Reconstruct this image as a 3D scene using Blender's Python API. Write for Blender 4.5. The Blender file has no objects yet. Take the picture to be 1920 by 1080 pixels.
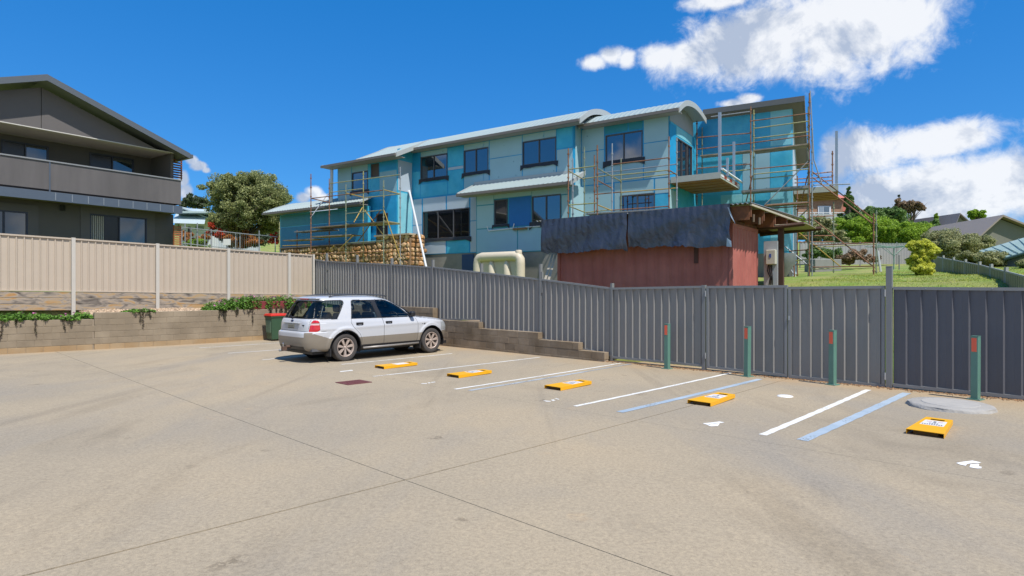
import bpy, bmesh, math, random
import numpy as np
from mathutils import Vector, Matrix
R = math.radians
rng = random.Random(7)
scene = bpy.context.scene
col = scene.collection

# ---------------------------------------------------------------- camera
FPX, CAMH, CX, CY = 1110.0, 1.595, 960.0, 540.0      # focal length in photo pixels, eye height, principal point
cam_d = bpy.data.cameras.new('camera'); cam = bpy.data.objects.new('camera', cam_d); col.objects.link(cam)
cam_d.sensor_width = 36.0; cam_d.lens = 36.0 * FPX / 1920.0
cam_d.clip_start = 0.05; cam_d.clip_end = 4000
cam.location = (0, 0, CAMH); cam.rotation_euler = (R(90), 0, 0)
scene.camera = cam

# ---------------------------------------------------------------- sun, sky, exposure
SUN_EL = R(60.0); SUN_H = Vector((0.579, -0.815)).normalized()
SUN_DIR = Vector((SUN_H.x * math.cos(SUN_EL), SUN_H.y * math.cos(SUN_EL), math.sin(SUN_EL)))
sl = bpy.data.lights.new('sun', 'SUN'); sl.energy = 4.3; sl.angle = R(0.53); sl.color = (1.0, 0.945, 0.86)
sun = bpy.data.objects.new('sun', sl); col.objects.link(sun); sun.location = (20, -20, 40)
sun.rotation_euler = SUN_DIR.to_track_quat('Z', 'Y').to_euler()
scene.view_settings.view_transform = 'Standard'; scene.view_settings.look = 'None'
scene.view_settings.exposure = 0.34; scene.view_settings.gamma = 1.0
scene.view_settings.use_curve_mapping = False
scene.render.engine = 'CYCLES'
scene.cycles.use_denoising = True
scene.cycles.max_bounces = 8; scene.cycles.transparent_max_bounces = 12
scene.cycles.caustics_reflective = False; scene.cycles.caustics_refractive = False

world = bpy.data.worlds.new('World'); scene.world = world; world.use_nodes = True
wn = world.node_tree; wn.nodes.clear()
def wnode(t, **kw):
    n = wn.nodes.new(t)
    for k, v in kw.items(): setattr(n, k, v)
    return n
def wlink(a, b): wn.links.new(a, b)
def wmath(op, a, b=None, c=None, clamp=False):
    n = wnode('ShaderNodeMath', operation=op, use_clamp=clamp)
    for i, x in enumerate((a, b, c)):
        if x is None: continue
        if isinstance(x, (int, float)): n.inputs[i].default_value = x
        else: wlink(x, n.inputs[i])
    return n.outputs[0]
sky = wnode('ShaderNodeTexSky'); sky.sky_type = 'NISHITA'; sky.sun_disc = False
sky.sun_elevation = SUN_EL; sky.sun_rotation = math.atan2(SUN_H.x, SUN_H.y)
sky.altitude = 900; sky.air_density = 1.0; sky.dust_density = 0.08; sky.ozone_density = 4.0
hs = wnode('ShaderNodeHueSaturation'); hs.inputs['Saturation'].default_value = 1.38; hs.inputs['Value'].default_value = 1.0
hs.inputs['Hue'].default_value = 0.506
wlink(sky.outputs[0], hs.inputs['Color'])
bg_sky = wnode('ShaderNodeBackground'); bg_sky.inputs['Strength'].default_value = 0.138
gm_ = wnode('ShaderNodeGamma'); gm_.inputs['Gamma'].default_value = 0.5; wlink(hs.outputs[0], gm_.inputs['Color'])
tint = wnode('ShaderNodeVectorMath', operation='MULTIPLY'); wlink(gm_.outputs[0], tint.inputs[0]); tint.inputs[1].default_value = (0.47, 1.20, 1.97)
wlink(tint.outputs[0], bg_sky.inputs['Color'])
# clouds: soft banks at fixed bearings / elevations, broken up by noise over the direction sphere
tc = wnode('ShaderNodeTexCoord')
nrm = wnode('ShaderNodeVectorMath', operation='NORMALIZE'); wlink(tc.outputs['Generated'], nrm.inputs[0])
sep = wnode('ShaderNodeSeparateXYZ'); wlink(nrm.outputs[0], sep.inputs[0])
az = wmath('ARCTAN2', sep.outputs[0], sep.outputs[1]); el = wmath('ARCSINE', sep.outputs[2])
comb = wnode('ShaderNodeCombineXYZ'); wlink(az, comb.inputs[0]); wlink(el, comb.inputs[1])
def bearing(px, py):
    dx = (px - CX) / FPX; dy = (CY - py) / FPX
    return math.atan(dx), math.atan(dy / math.sqrt(1 + dx * dx))
BANKS = [(1570, 62, 225, 92, 0), (1400, 92, 190, 62, 0), (1700, 35, 90, 62, 0), (1480, 60, 150, 70, 0), (1240, 106, 40, 24, 0), (1285, 104, 50, 30, 0), (1114, 116, 30, 15, 0), (1146, 104, 30, 20, 0), (1174, 110, 18, 17, 0),
         (1350, 0, 70, 16, 0), (1372, 193, 30, 9, 0), (1402, 186, 28, 11, 0),
         (1760, 262, 175, 38, 0), (1625, 285, 90, 48, 0), (1830, 350, 240, 75, 0), (1640, 370, 130, 62, 0), (1570, 300, 40, 60, 0),
         (360, 300, 13, 9, 0), (373, 311, 16, 10, 0), (386, 319, 9, 6, 0), (345, 337, 10, 15, 0), (350, 360, 13, 17, 0), (360, 374, 9, 9, 0), (570, 371, 16, 12, 0), (588, 363, 19, 14, 0), (604, 373, 15, 11, 0), (600, 400, 60, 25, 0)]
# like cloud carried on out of view; banks added for neutral fill light
for k in range(34):
    a = rng.uniform(58, 302); e = rng.choice([rng.uniform(5, 14), rng.uniform(14, 40)])
    s = rng.uniform(0.12, 0.30)
    if abs((a if a < 180 else a - 360) + 116) < 19 and e < 30: continue  # gap left so the facade windows reflect blue sky
    BANKS.append((math.radians(a if a < 180 else a - 360), math.radians(e), s * 1.5, s * 0.55, 1))
BANKS += [(math.radians(-104), math.radians(15), .10, .05, 1), (math.radians(-126), math.radians(11), .12, .05, 1)]  # small unseen clouds added for the window reflections
field = None
for b in BANKS:
    if b[4]: ca, ce, ra, re = b[0], b[1], b[2], b[3]
    else:
        ca, ce = bearing(b[0], b[1]); k = math.cos(ca) ** 2
        ra = b[2] / FPX * k * 1.1; re = b[3] / FPX * math.cos(ca) * 1.1
    sb = wnode('ShaderNodeVectorMath', operation='SUBTRACT'); wlink(comb.outputs[0], sb.inputs[0]); sb.inputs[1].default_value = (ca, ce, 0)
    ml = wnode('ShaderNodeVectorMath', operation='MULTIPLY'); wlink(sb.outputs[0], ml.inputs[0]); ml.inputs[1].default_value = (1 / ra, 1 / re, 0)
    ln = wnode('ShaderNodeVectorMath', operation='LENGTH'); wlink(ml.outputs[0], ln.inputs[0])
    f = wmath('SUBTRACT', 1.0, ln.outputs['Value'])
    field = f if field is None else wmath('SMOOTH_MAX', field, f, 0.18)
def wnoise(scale, detail, rough, vec=None, dist=0.0):
    n = wnode('ShaderNodeTexNoise'); n.inputs['Scale'].default_value = scale; n.inputs['Detail'].default_value = detail
    n.inputs['Roughness'].default_value = rough; n.inputs['Distortion'].default_value = dist
    wlink(vec or nrm.outputs[0], n.inputs['Vector']); return n.outputs[0]
n1 = wnoise(9.0, 9, 0.60, dist=0.3); n2 = wnoise(28.0, 8, 0.66, dist=0.4)
brk = wmath('ADD', wmath('MULTIPLY', wmath('SUBTRACT', n1, 0.5), 1.05), wmath('MULTIPLY', wmath('SUBTRACT', n2, 0.5), 1.15))
fld = wmath('ADD', field, brk)
mr = wnode('ShaderNodeMapRange', interpolation_type='SMOOTHSTEP'); wlink(fld, mr.inputs[0])
mr.inputs[1].default_value = -0.08; mr.inputs[2].default_value = 0.56
offs = wnode('ShaderNodeVectorMath', operation='ADD'); wlink(nrm.outputs[0], offs.inputs[0]); offs.inputs[1].default_value = (0.012, -0.006, 0.03)
n3 = wnoise(9.0, 7, 0.55, vec=offs.outputs[0], dist=0.3); n4 = wnoise(5.0, 4, 0.5)
relief = wmath('ADD', wmath('MULTIPLY', wmath('SUBTRACT', n1, n3), 3.0), wmath('ADD', wmath('MULTIPLY', n4, 1.25), wmath('MULTIPLY', wmath('SUBTRACT', wmath('MINIMUM', el, 0.30), 0.25), 1.1)))
cr = wnode('ShaderNodeValToRGB'); wlink(relief, cr.inputs[0])
cr.color_ramp.elements[0].position = 0.28; cr.color_ramp.elements[0].color = (0.44, 0.51, 0.64, 1)
cr.color_ramp.elements[1].position = 0.70; cr.color_ramp.elements[1].color = (0.88, 0.895, 0.92, 1)
bg_cl = wnode('ShaderNodeBackground'); bg_cl.inputs['Strength'].default_value = 0.86
wlink(cr.outputs[0], bg_cl.inputs['Color'])
mix = wnode('ShaderNodeMixShader'); wlink(wmath('MULTIPLY', mr.outputs[0], 0.93), mix.inputs[0]); wlink(bg_sky.outputs[0], mix.inputs[1]); wlink(bg_cl.outputs[0], mix.inputs[2])
wo = wnode('ShaderNodeOutputWorld'); wlink(mix.outputs[0], wo.inputs['Surface'])

# ---------------------------------------------------------------- helpers
def V(*a): return Vector(a)
MWORLD = {}
def mw(o): return MWORLD.get(o.name, Matrix.Identity(4)) if o else Matrix.Identity(4)
def tag(o, label=None, cat=None, group=None, kind=None):
    if label: o['label'] = label
    if cat: o['category'] = cat
    if group: o['group'] = group
    if kind: o['kind'] = kind
    return o
def thing(name, label, cat, loc=(0, 0, 0), rotz=0.0, group=None):
    o = bpy.data.objects.new(name, None); col.objects.link(o); o.empty_display_size = 0.2
    o.location = loc; o.rotation_euler = (0, 0, rotz)
    MWORLD[o.name] = Matrix.Translation(Vector(loc)) @ Matrix.Rotation(rotz, 4, 'Z')
    return tag(o, label, cat, group)
def link_mesh(name, me, parent=None, mat=None):
    o = bpy.data.objects.new(name, me); col.objects.link(o)
    if mat is not None and not me.materials: me.materials.append(mat)
    if parent: o.parent = parent
    MWORLD[o.name] = mw(parent)
    return o
def place(name, me, parent, M):
    """shared mesh at world matrix M under parent"""
    o = bpy.data.objects.new(name, me); col.objects.link(o)
    if parent: o.parent = parent
    o.matrix_basis = mw(parent).inverted() @ M
    MWORLD[o.name] = M
    return o
def mesh_np(name, verts, faces, smooth=False, mat=None):
    me = bpy.data.meshes.new(name)
    verts = np.asarray(verts, dtype=np.float32); faces = np.asarray(faces, dtype=np.int32)
    nf, k = faces.shape
    me.vertices.add(len(verts)); me.vertices.foreach_set('co', verts.ravel())
    me.loops.add(nf * k); me.loops.foreach_set('vertex_index', faces.ravel())
    me.polygons.add(nf); me.polygons.foreach_set('loop_start', np.arange(0, nf * k, k, dtype=np.int32))
    me.polygons.foreach_set('use_smooth', np.full(nf, smooth, dtype=bool))
    me.update(calc_edges=True); me.validate()
    if mat is not None: me.materials.append(mat)
    return me
class MB:
    def __init__(s): s.v = []; s.f = []
    def add(s, vs, fs):
        n = len(s.v); s.v += [tuple(p) for p in vs]; s.f += [tuple(i + n for i in f) for f in fs]; return s
    def hexa(s, p):           # 8 points: bottom 0-3 ccw, top 4-7
        return s.add(p, [(3, 2, 1, 0), (4, 5, 6, 7), (0, 1, 5, 4), (1, 2, 6, 5), (2, 3, 7, 6), (3, 0, 4, 7)])
    def box(s, c, size, M=None):
        hx, hy, hz = size[0] / 2, size[1] / 2, size[2] / 2
        p = [Vector((x, y, z)) for z in (-hz, hz) for x, y in ((-hx, -hy), (hx, -hy), (hx, hy), (-hx, hy))]
        if M is not None: p = [M @ q for q in p]
        c = Vector(c); return s.hexa([q + c for q in p])
    def tube(s, p, q, r, n=8, r2=None, caps=True):
        p = Vector(p); q = Vector(q); d = (q - p)
        if d.length < 1e-6: return s
        d.normalize(); a = d.orthogonal().normalized(); b = d.cross(a); r2 = r if r2 is None else r2
        vs = []
        for o, rr in ((p, r), (q, r2)):
            for i in range(n):
                t = 2 * math.pi * i / n; vs.append(o + (a * math.cos(t) + b * math.sin(t)) * rr)
        fs = [(i, (i + 1) % n, n + (i + 1) % n, n + i) for i in range(n)]
        if caps: fs += [tuple(range(n - 1, -1, -1)), tuple(range(n, 2 * n))]
        return s.add(vs, fs)
    def path(s, pts, r, n=8, closed=False):
        pts = [Vector(p) for p in pts]; m = len(pts); vs = []; ref = None
        for i, p in enumerate(pts):
            if closed: d = pts[(i + 1) % m] - pts[i - 1]
            else: d = pts[min(i + 1, m - 1)] - pts[max(i - 1, 0)]
            d.normalize()
            if ref is None: ref = d.orthogonal().normalized()
            a = (ref - d * ref.dot(d)).normalized(); ref = a; b = d.cross(a)
            rr = r[i] if isinstance(r, (list, tuple)) else r
            vs += [p + (a * math.cos(2 * math.pi * k / n) + b * math.sin(2 * math.pi * k / n)) * rr for k in range(n)]
        fs = []
        for i in range(m if closed else m - 1):
            j = (i + 1) % m
            fs += [(i * n + k, i * n + (k + 1) % n, j * n + (k + 1) % n, j * n + k) for k in range(n)]
        if not closed: fs += [tuple(range(n - 1, -1, -1)), tuple((m - 1) * n + k for k in range(n))]
        return s.add(vs, fs)
    def prism(s, poly, off):
        n = len(poly); off = Vector(off); a = [Vector(p) for p in poly]
        vs = a + [p + off for p in a]
        fs = [tuple(range(n - 1, -1, -1)), tuple(range(n, 2 * n))] + [(i, (i + 1) % n, n + (i + 1) % n, n + i) for i in range(n)]
        return s.add(vs, fs)
    def lathe(s, prof, M, n=32):       # prof: (r, h) about local z, M maps local to world
        vs = []
        for r_, h in prof:
            for i in range(n):
                t = 2 * math.pi * i / n; vs.append(M @ Vector((r_ * math.cos(t), r_ * math.sin(t), h)))
        fs = []
        for j in range(len(prof) - 1):
            fs += [(j * n + i, j * n + (i + 1) % n, (j + 1) * n + (i + 1) % n, (j + 1) * n + i) for i in range(n)]
        return s.add(vs, fs)
    def build(s, name, mat, parent=None, smooth=False, bevel=0.0, label=None, recalc=True):
        M = mw(parent).inverted()
        me = bpy.data.meshes.new(name)
        me.from_pydata([tuple(M @ Vector(p)) for p in s.v], [], s.f); me.update()
        if recalc or bevel:
            bm = bmesh.new(); bm.from_mesh(me)
            if recalc: bmesh.ops.recalc_face_normals(bm, faces=bm.faces)
            if bevel: bmesh.ops.bevel(bm, geom=bm.edges[:], offset=bevel, segments=1, affect='EDGES', profile=0.5)
            bm.to_mesh(me); bm.free()
        if smooth:
            me.polygons.foreach_set('use_smooth', [True] * len(me.polygons))
            if smooth == 'auto': me.set_sharp_from_angle(angle=R(35))
        me.materials.append(mat)
        o = link_mesh(name, me, parent)
        if label: o['label'] = label
        return o
class Frame:
    """plan frame: s along e1, t along e2 (away from the camera), z up"""
    def __init__(s, O, e1, e2=None):
        s.O = Vector(O); s.e1 = Vector(e1).normalized()
        s.e2 = Vector(e2).normalized() if e2 else Vector((-s.e1.y, s.e1.x))
    def w(s, a, t, z): p = s.O + s.e1 * a + s.e2 * t; return Vector((p.x, p.y, z))
    def s_at(s, px, t):
        dx = (px - CX) / FPX; q = s.O + s.e2 * t
        return (dx * q.y - q.x) / (s.e1.x - dx * s.e1.y)
    def t_at(s, px, a):
        dx = (px - CX) / FPX; q = s.O + s.e1 * a
        return (dx * q.y - q.x) / (s.e2.x - dx * s.e2.y)
    def z_at(s, px, py, t): p = s.w(s.s_at(px, t), t, 0); return CAMH + (CY - py) / FPX * p.y
    def at(s, px, py, t): return s.w(s.s_at(px, t), t, s.z_at(px, py, t))
    def box(s, mb, a0, a1, t0, t1, z0, z1):
        return mb.hexa([s.w(a, t, z) for z in (z0, z1) for a, t in ((a0, t0), (a1, t0), (a1, t1), (a0, t1))])
    def M(s, a, t, z):
        p = s.w(a, t, z)
        return Matrix(((s.e1.x, s.e2.x, 0, p.x), (s.e1.y, s.e2.y, 0, p.y), (0, 0, 1, p.z), (0, 0, 0, 1)))

# ---------------------------------------------------------------- materials
MATS = {}
def mat(name, c, rough=0.6, metal=0.0, var=0.0, scale=3.0, bump=0.0, bscale=40.0, spec=0.5, island=0.0, objvar=0.0, c2=None, detail=6, stretch=None, coat=0.0, bdist=0.01, ior=None):
    if name in MATS: return MATS[name]
    m = bpy.data.materials.new(name); m.use_nodes = True; MATS[name] = m
    nt = m.node_tree; p = nt.nodes['Principled BSDF']
    p.inputs['Roughness'].default_value = rough; p.inputs['Metallic'].default_value = metal
    p.inputs['Specular IOR Level'].default_value = spec
    if coat: p.inputs['Coat Weight'].default_value = coat; p.inputs['Coat Roughness'].default_value = 0.04
    if ior: p.inputs['IOR'].default_value = ior
    p.inputs['Base Color'].default_value = (*c, 1)
    geo = nt.nodes.new('ShaderNodeNewGeometry'); out = None
    vec = geo.outputs['Position']
    if stretch:
        mp = nt.nodes.new('ShaderNodeMapping'); mp.inputs['Scale'].default_value = stretch
        nt.links.new(vec, mp.inputs['Vector']); vec = mp.outputs[0]
    def noise(sc, d=6, ro=0.6):
        n = nt.nodes.new('ShaderNodeTexNoise'); n.inputs['Scale'].default_value = sc; n.inputs['Detail'].default_value = d; n.inputs['Roughness'].default_value = ro
        nt.links.new(vec, n.inputs['Vector']); return n.outputs[0]
    def mathn(op, a, b):
        n = nt.nodes.new('ShaderNodeMath'); n.operation = op
        for i, x in enumerate((a, b)):
            if isinstance(x, (int, float)): n.inputs[i].default_value = x
            else: nt.links.new(x, n.inputs[i])
        return n.outputs[0]
    base = None
    if c2 is not None:
        rp = nt.nodes.new('ShaderNodeValToRGB'); nt.links.new(noise(scale, detail), rp.inputs[0])
        rp.color_ramp.elements[0].position = 0.40; rp.color_ramp.elements[0].color = (*c, 1)
        rp.color_ramp.elements[1].position = 0.62; rp.color_ramp.elements[1].color = (*c2, 1)
        base = rp.outputs[0]
    k = None
    if var: k = mathn('ADD', mathn('MULTIPLY', mathn('SUBTRACT', noise(scale * 1.7, detail), 0.5), 2.4 * var), 1.0)
    if island:
        t = mathn('ADD', mathn('MULTIPLY', mathn('SUBTRACT', geo.outputs['Random Per Island'], 0.5), 2 * island), 1.0); k = t if k is None else mathn('MULTIPLY', k, t)
    if objvar:
        oi = nt.nodes.new('ShaderNodeObjectInfo')
        t = mathn('ADD', mathn('MULTIPLY', mathn('SUBTRACT', oi.outputs['Random'], 0.5), 2 * objvar), 1.0); k = t if k is None else mathn('MULTIPLY', k, t)
    if k is not None or base is not None:
        if k is not None:
            mx = nt.nodes.new('ShaderNodeVectorMath'); mx.operation = 'SCALE'
            if base is not None: nt.links.new(base, mx.inputs[0])
            else: mx.inputs[0].default_value = c
            nt.links.new(k, mx.inputs['Scale']); base = mx.outputs[0]
        nt.links.new(base, p.inputs['Base Color'])
    if bump:
        b = nt.nodes.new('ShaderNodeBump'); b.inputs['Strength'].default_value = bump; b.inputs['Distance'].default_value = bdist
        nt.links.new(noise(bscale, 5), b.inputs['Height']); nt.links.new(b.outputs[0], p.inputs['Normal'])
    return m
def leaf_mat(name, c, island=0.35, trans=0.35, c2=None):
    m = bpy.data.materials.new(name); m.use_nodes = True; nt = m.node_tree; p = nt.nodes['Principled BSDF']
    geo = nt.nodes.new('ShaderNodeNewGeometry'); rp = nt.nodes.new('ShaderNodeValToRGB')
    nt.links.new(geo.outputs['Random Per Island'], rp.inputs[0])
    lo = tuple(x * (1 - island) for x in c); hi = tuple(x * (1 + island) for x in (c2 or c))
    rp.color_ramp.elements[0].color = (*lo, 1); rp.color_ramp.elements[1].color = (*hi, 1)
    p.inputs['Roughness'].default_value = 0.55; p.inputs['Specular IOR Level'].default_value = 0.3
    nt.links.new(rp.outputs[0], p.inputs['Base Color'])
    tr = nt.nodes.new('ShaderNodeBsdfTranslucent'); nt.links.new(rp.outputs[0], tr.inputs['Color'])
    mx = nt.nodes.new('ShaderNodeMixShader'); mx.inputs[0].default_value = trans
    nt.links.new(p.outputs[0], mx.inputs[1]); nt.links.new(tr.outputs[0], mx.inputs[2])
    nt.links.new(mx.outputs[0], nt.nodes['Material Output'].inputs['Surface'])
    return m
# ================================================================ site geometry
# lot frame: s runs along the dark boundary fence (to the right / nearer), t runs away from the camera through it; t = 0 is the fence line
LOT = Frame((2.59, 15.14), (0.7165, -0.6976), (0.6976, 0.7165))
GC = (0.02787624, -0.00914611, -0.03364067, 0.00025866, 0.00066511, 0.00085840)
def g(X, Y):
    Xc = max(-16.0, min(12.0, X)); Yc = max(-2.0, min(23.0, Y))
    return GC[0] + GC[1] * Xc + GC[2] * Yc + GC[3] * Xc * Xc + GC[4] * Xc * Yc + GC[5] * Yc * Yc
def glot(s, t): p = LOT.w(s, t, 0); return g(p.x, p.y)
def gnd(px, py, dz=0.0):
    dx = (px - CX) / FPX; dy = (py - CY) / FPX; Z = 10.0
    for _ in range(60): Z = 0.5 * Z + 0.5 * (CAMH - g(dx * Z, Z)) / dy
    return Vector((dx * Z, Z, g(dx * Z, Z) + dz))
WALL_S = -13.15      # left retaining wall face
BEIGE_S = -15.7      # beige fence line

# ---- terrain: one sheet out to the horizon
def smooth(x): x = max(0.0, min(1.0, x)); return x * x * (3 - 2 * x)
def terrain(s, t):
    lot = glot(s, min(t, 0.0)) - 0.09
    p = LOT.w(s, t, 0); d = math.hypot(p.x, p.y)
    far = 0.045 * max(0.0, d - 62.0) if d < 190 else 0.045 * 128 - 0.012 * (d - 190)
    far = max(far, -4.0)
    if p.x < -4 and p.y > 0: far += 0.085 * max(0.0, min(d, 130.0) - 42.0) * smooth((-p.x - 4) / 12)
    wob = 0.06 * math.sin(p.x * 0.9) * math.cos(p.y * 0.7)
    if s < WALL_S - 0.12 and t < 0.02:
        if s > BEIGE_S - 0.12: return (0.52 if t < -8.55 else 0.70) + 0.02 * math.sin(t * 3) + 0.05 * (WALL_S - s)
        return 1.35 + min(0.9, 0.10 * (BEIGE_S - s)) + far
    if t <= 0.02: return lot if s > WALL_S - 0.12 else 1.35
    if t < 0.62 and s > -0.3: return glot(s, 0) - 0.09
    base = -0.24 if s > -0.2 else min(1.3, -0.24 + 0.13 * (-0.2 - s))
    prof = -0.24 + (0.275 * t if t < 7.4 else 0.275 * 7.4 + 0.045 * (t - 7.4))
    return max(base + 0.03 * t, prof) + far + (wob if t > 1 else 0)
def axis(lo, hi, marks, fine0, fine1, step):
    a = set(marks); x = fine0
    while x <= fine1: a.add(round(x, 3)); x += step
    x = fine1; k = step
    while x < hi: x += k; k *= 1.25; a.add(round(min(x, hi), 3))
    x = fine0; k = step
    while x > lo: x -= k; k *= 1.25; a.add(round(max(x, lo), 3))
    return sorted(a)
SS = axis(-900, 900, [-0.28, -0.34, WALL_S - 0.10, WALL_S - 0.14, BEIGE_S - 0.10, BEIGE_S - 0.16], -30, 40, 1.0)
TT = axis(-300, 1100, [0.0, 0.05, 0.6, 0.65, -8.5, -8.6], -14, 60, 1.0)
tv = []
for t in TT:
    for s in SS:
        p = LOT.w(s, t, 0); tv.append((p.x, p.y, terrain(s, t)))
nS = len(SS)
tf = [(j * nS + i, j * nS + i + 1, (j + 1) * nS + i + 1, (j + 1) * nS + i) for j in range(len(TT) - 1) for i in range(nS - 1)]
m_grass = mat('grass_ground', (0.17, 0.27, 0.035), 0.95, c2=(0.30, 0.29, 0.09), scale=0.55, var=0.30, bump=0.9, bscale=30, bdist=0.05)
terr = link_mesh('terrain', mesh_np('terrain', tv, tf, True, m_grass)); tag(terr, kind='structure')

# ---- concrete car park: slabs with open joints on a dark bed
m = bpy.data.materials.new('concrete'); m.use_nodes = True; MATS['concrete'] = m
nt = m.node_tree; P = nt.nodes['Principled BSDF']; L = nt.links.new
geo = nt.nodes.new('ShaderNodeNewGeometry')
def cn(scale, d=6, ro=0.6, stretch=None, dist=0.0):
    n = nt.nodes.new('ShaderNodeTexNoise'); n.inputs['Scale'].default_value = scale; n.inputs['Detail'].default_value = d; n.inputs['Roughness'].default_value = ro; n.inputs['Distortion'].default_value = dist
    if stretch:
        mp = nt.nodes.new('ShaderNodeMapping'); mp.inputs['Rotation'].default_value = (0, 0, R(-44)); mp.inputs['Scale'].default_value = stretch
        L(geo.outputs['Position'], mp.inputs[0]); L(mp.outputs[0], n.inputs['Vector'])
    else: L(geo.outputs['Position'], n.inputs['Vector'])
    return n.outputs[0]
def ramp(x, stops):
    r = nt.nodes.new('ShaderNodeValToRGB'); L(x, r.inputs[0]); e = r.color_ramp.elements
    e[0].position, e[0].color = stops[0][0], (*stops[0][1], 1); e[1].position, e[1].color = stops[-1][0], (*stops[-1][1], 1)
    for p_, c_ in stops[1:-1]:
        q = e.new(p_); q.color = (*c_, 1)
    return r.outputs[0]
def mixc(fac, a, b, mode='MIX'):
    n = nt.nodes.new('ShaderNodeMix'); n.data_type = 'RGBA'; n.blend_type = mode
    if isinstance(fac, float): n.inputs[0].default_value = fac
    else: L(fac, n.inputs[0])
    for i, x in ((6, a), (7, b)):
        if isinstance(x, tuple): n.inputs[i].default_value = (*x, 1)
        else: L(x, n.inputs[i])
    return n.outputs[2]
base = ramp(cn(0.22, 5, 0.55), [(0.34, (0.325, 0.275, 0.203)), (0.52, (0.372, 0.308, 0.219)), (0.68, (0.405, 0.325, 0.220))])
grey = ramp(cn(0.42, 6, 0.6, (1.0, 0.35, 1.0), 0.4), [(0.48, (0, 0, 0)), (0.70, (.8, .8, .8))])
c1 = mixc(grey, base, (0.285, 0.255, 0.212))
oil = ramp(cn(0.55, 7, 0.68, (1.0, 0.45, 1.0), 0.8), [(0.54, (1, 1, 1)), (0.76, (0.74, 0.735, 0.73))])
c2 = mixc(1.0, c1, oil, 'MULTIPLY')
tanp = ramp(cn(1.3, 8, 0.75), [(0.60, (0, 0, 0)), (0.70, (1, 1, 1))])
tanm = ramp(cn(0.28, 3, 0.5), [(0.47, (0, 0, 0)), (0.60, (0.75, 0.75, 0.75))])
tt_ = mixc(1.0, tanp, tanm, 'MULTIPLY')
c3 = mixc(tt_, c2, (0.47, 0.34, 0.205))
agg = ramp(cn(34.0, 4, 0.72), [(0.30, (0.80, 0.785, 0.765)), (0.5, (1.0, 0.995, 0.98)), (0.72, (1.22, 1.195, 1.135))])
c4 = mixc(1.0, c3, agg, 'MULTIPLY')
spk = ramp(cn(150.0, 2, 0.6), [(0.34, (0.72, 0.71, 0.70)), (0.46, (1.0, 1.0, 1.0))])
c5 = mixc(1.0, c4, spk, 'MULTIPLY')
vs_ = nt.nodes.new('ShaderNodeTexVoronoi'); vs_.inputs['Scale'].default_value = 0.75; vs_.inputs['Randomness'].default_value = 1.0
dv = nt.nodes.new('ShaderNodeVectorMath'); dv.operation = 'ADD'; L(geo.outputs['Position'], dv.inputs[0]); L(mixc(1.0, (0, 0, 0), cn(6.0, 4, 0.6)), dv.inputs[1]); L(dv.outputs[0], vs_.inputs['Vector'])
drip = ramp(vs_.outputs['Distance'], [(0.03, (0.66, 0.65, 0.64)), (0.085, (1, 1, 1))])
c6 = mixc(1.0, c5, drip, 'MULTIPLY')
trk = ramp(cn(0.9, 4, 0.55, (2.6, 0.10, 1.0), 0.25), [(0.60, (1, 1, 1)), (0.72, (0.86, 0.86, 0.865))])
c7 = mixc(1.0, c6, trk, 'MULTIPLY')
rel = nt.nodes.new('ShaderNodeVectorMath'); rel.operation = 'SUBTRACT'; L(geo.outputs['Position'], rel.inputs[0]); rel.inputs[1].default_value = (LOT.O.x, LOT.O.y, 0)
dt_ = nt.nodes.new('ShaderNodeVectorMath'); dt_.operation = 'DOT_PRODUCT'; L(rel.outputs[0], dt_.inputs[0]); dt_.inputs[1].default_value = (LOT.e2.x, LOT.e2.y, 0)
ds_ = nt.nodes.new('ShaderNodeVectorMath'); ds_.operation = 'DOT_PRODUCT'; L(rel.outputs[0], ds_.inputs[0]); ds_.inputs[1].default_value = (LOT.e1.x, LOT.e1.y, 0)
def dirt(src, lo, hi, k, inv=False):
    mr_ = nt.nodes.new('ShaderNodeMapRange'); mr_.interpolation_type = 'SMOOTHSTEP'; L(src, mr_.inputs[0]); mr_.inputs[1].default_value = lo; mr_.inputs[2].default_value = hi
    n_ = nt.nodes.new('ShaderNodeMath'); n_.operation = 'MULTIPLY'; L(mr_.outputs[0], n_.inputs[0]); L(ramp(cn(0.8, 5, 0.6), [(0.36, (0, 0, 0)), (0.62, (k, k, k))]), n_.inputs[1]); return n_.outputs[0]
c8 = mixc(dirt(dt_.outputs['Value'], -1.5, 0.0, 0.85), c7, (0.40, 0.275, 0.155))
c9 = mixc(dirt(ds_.outputs['Value'], WALL_S + 1.1, WALL_S, 0.7), c8, (0.42, 0.31, 0.195))
L(c9, P.inputs['Base Color']); P.inputs['Roughness'].default_value = 0.88; P.inputs['Specular IOR Level'].default_value = 0.3
bmp = nt.nodes.new('ShaderNodeBump'); bmp.inputs['Strength'].default_value = 0.35; bmp.inputs['Distance'].default_value = 0.006
L(cn(55.0, 5, 0.7), bmp.inputs['Height']); L(bmp.outputs[0], P.inputs['Normal'])
m_conc = m
m_bed = mat('joint_filler', (0.06, 0.05, 0.04), 0.95)

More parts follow.
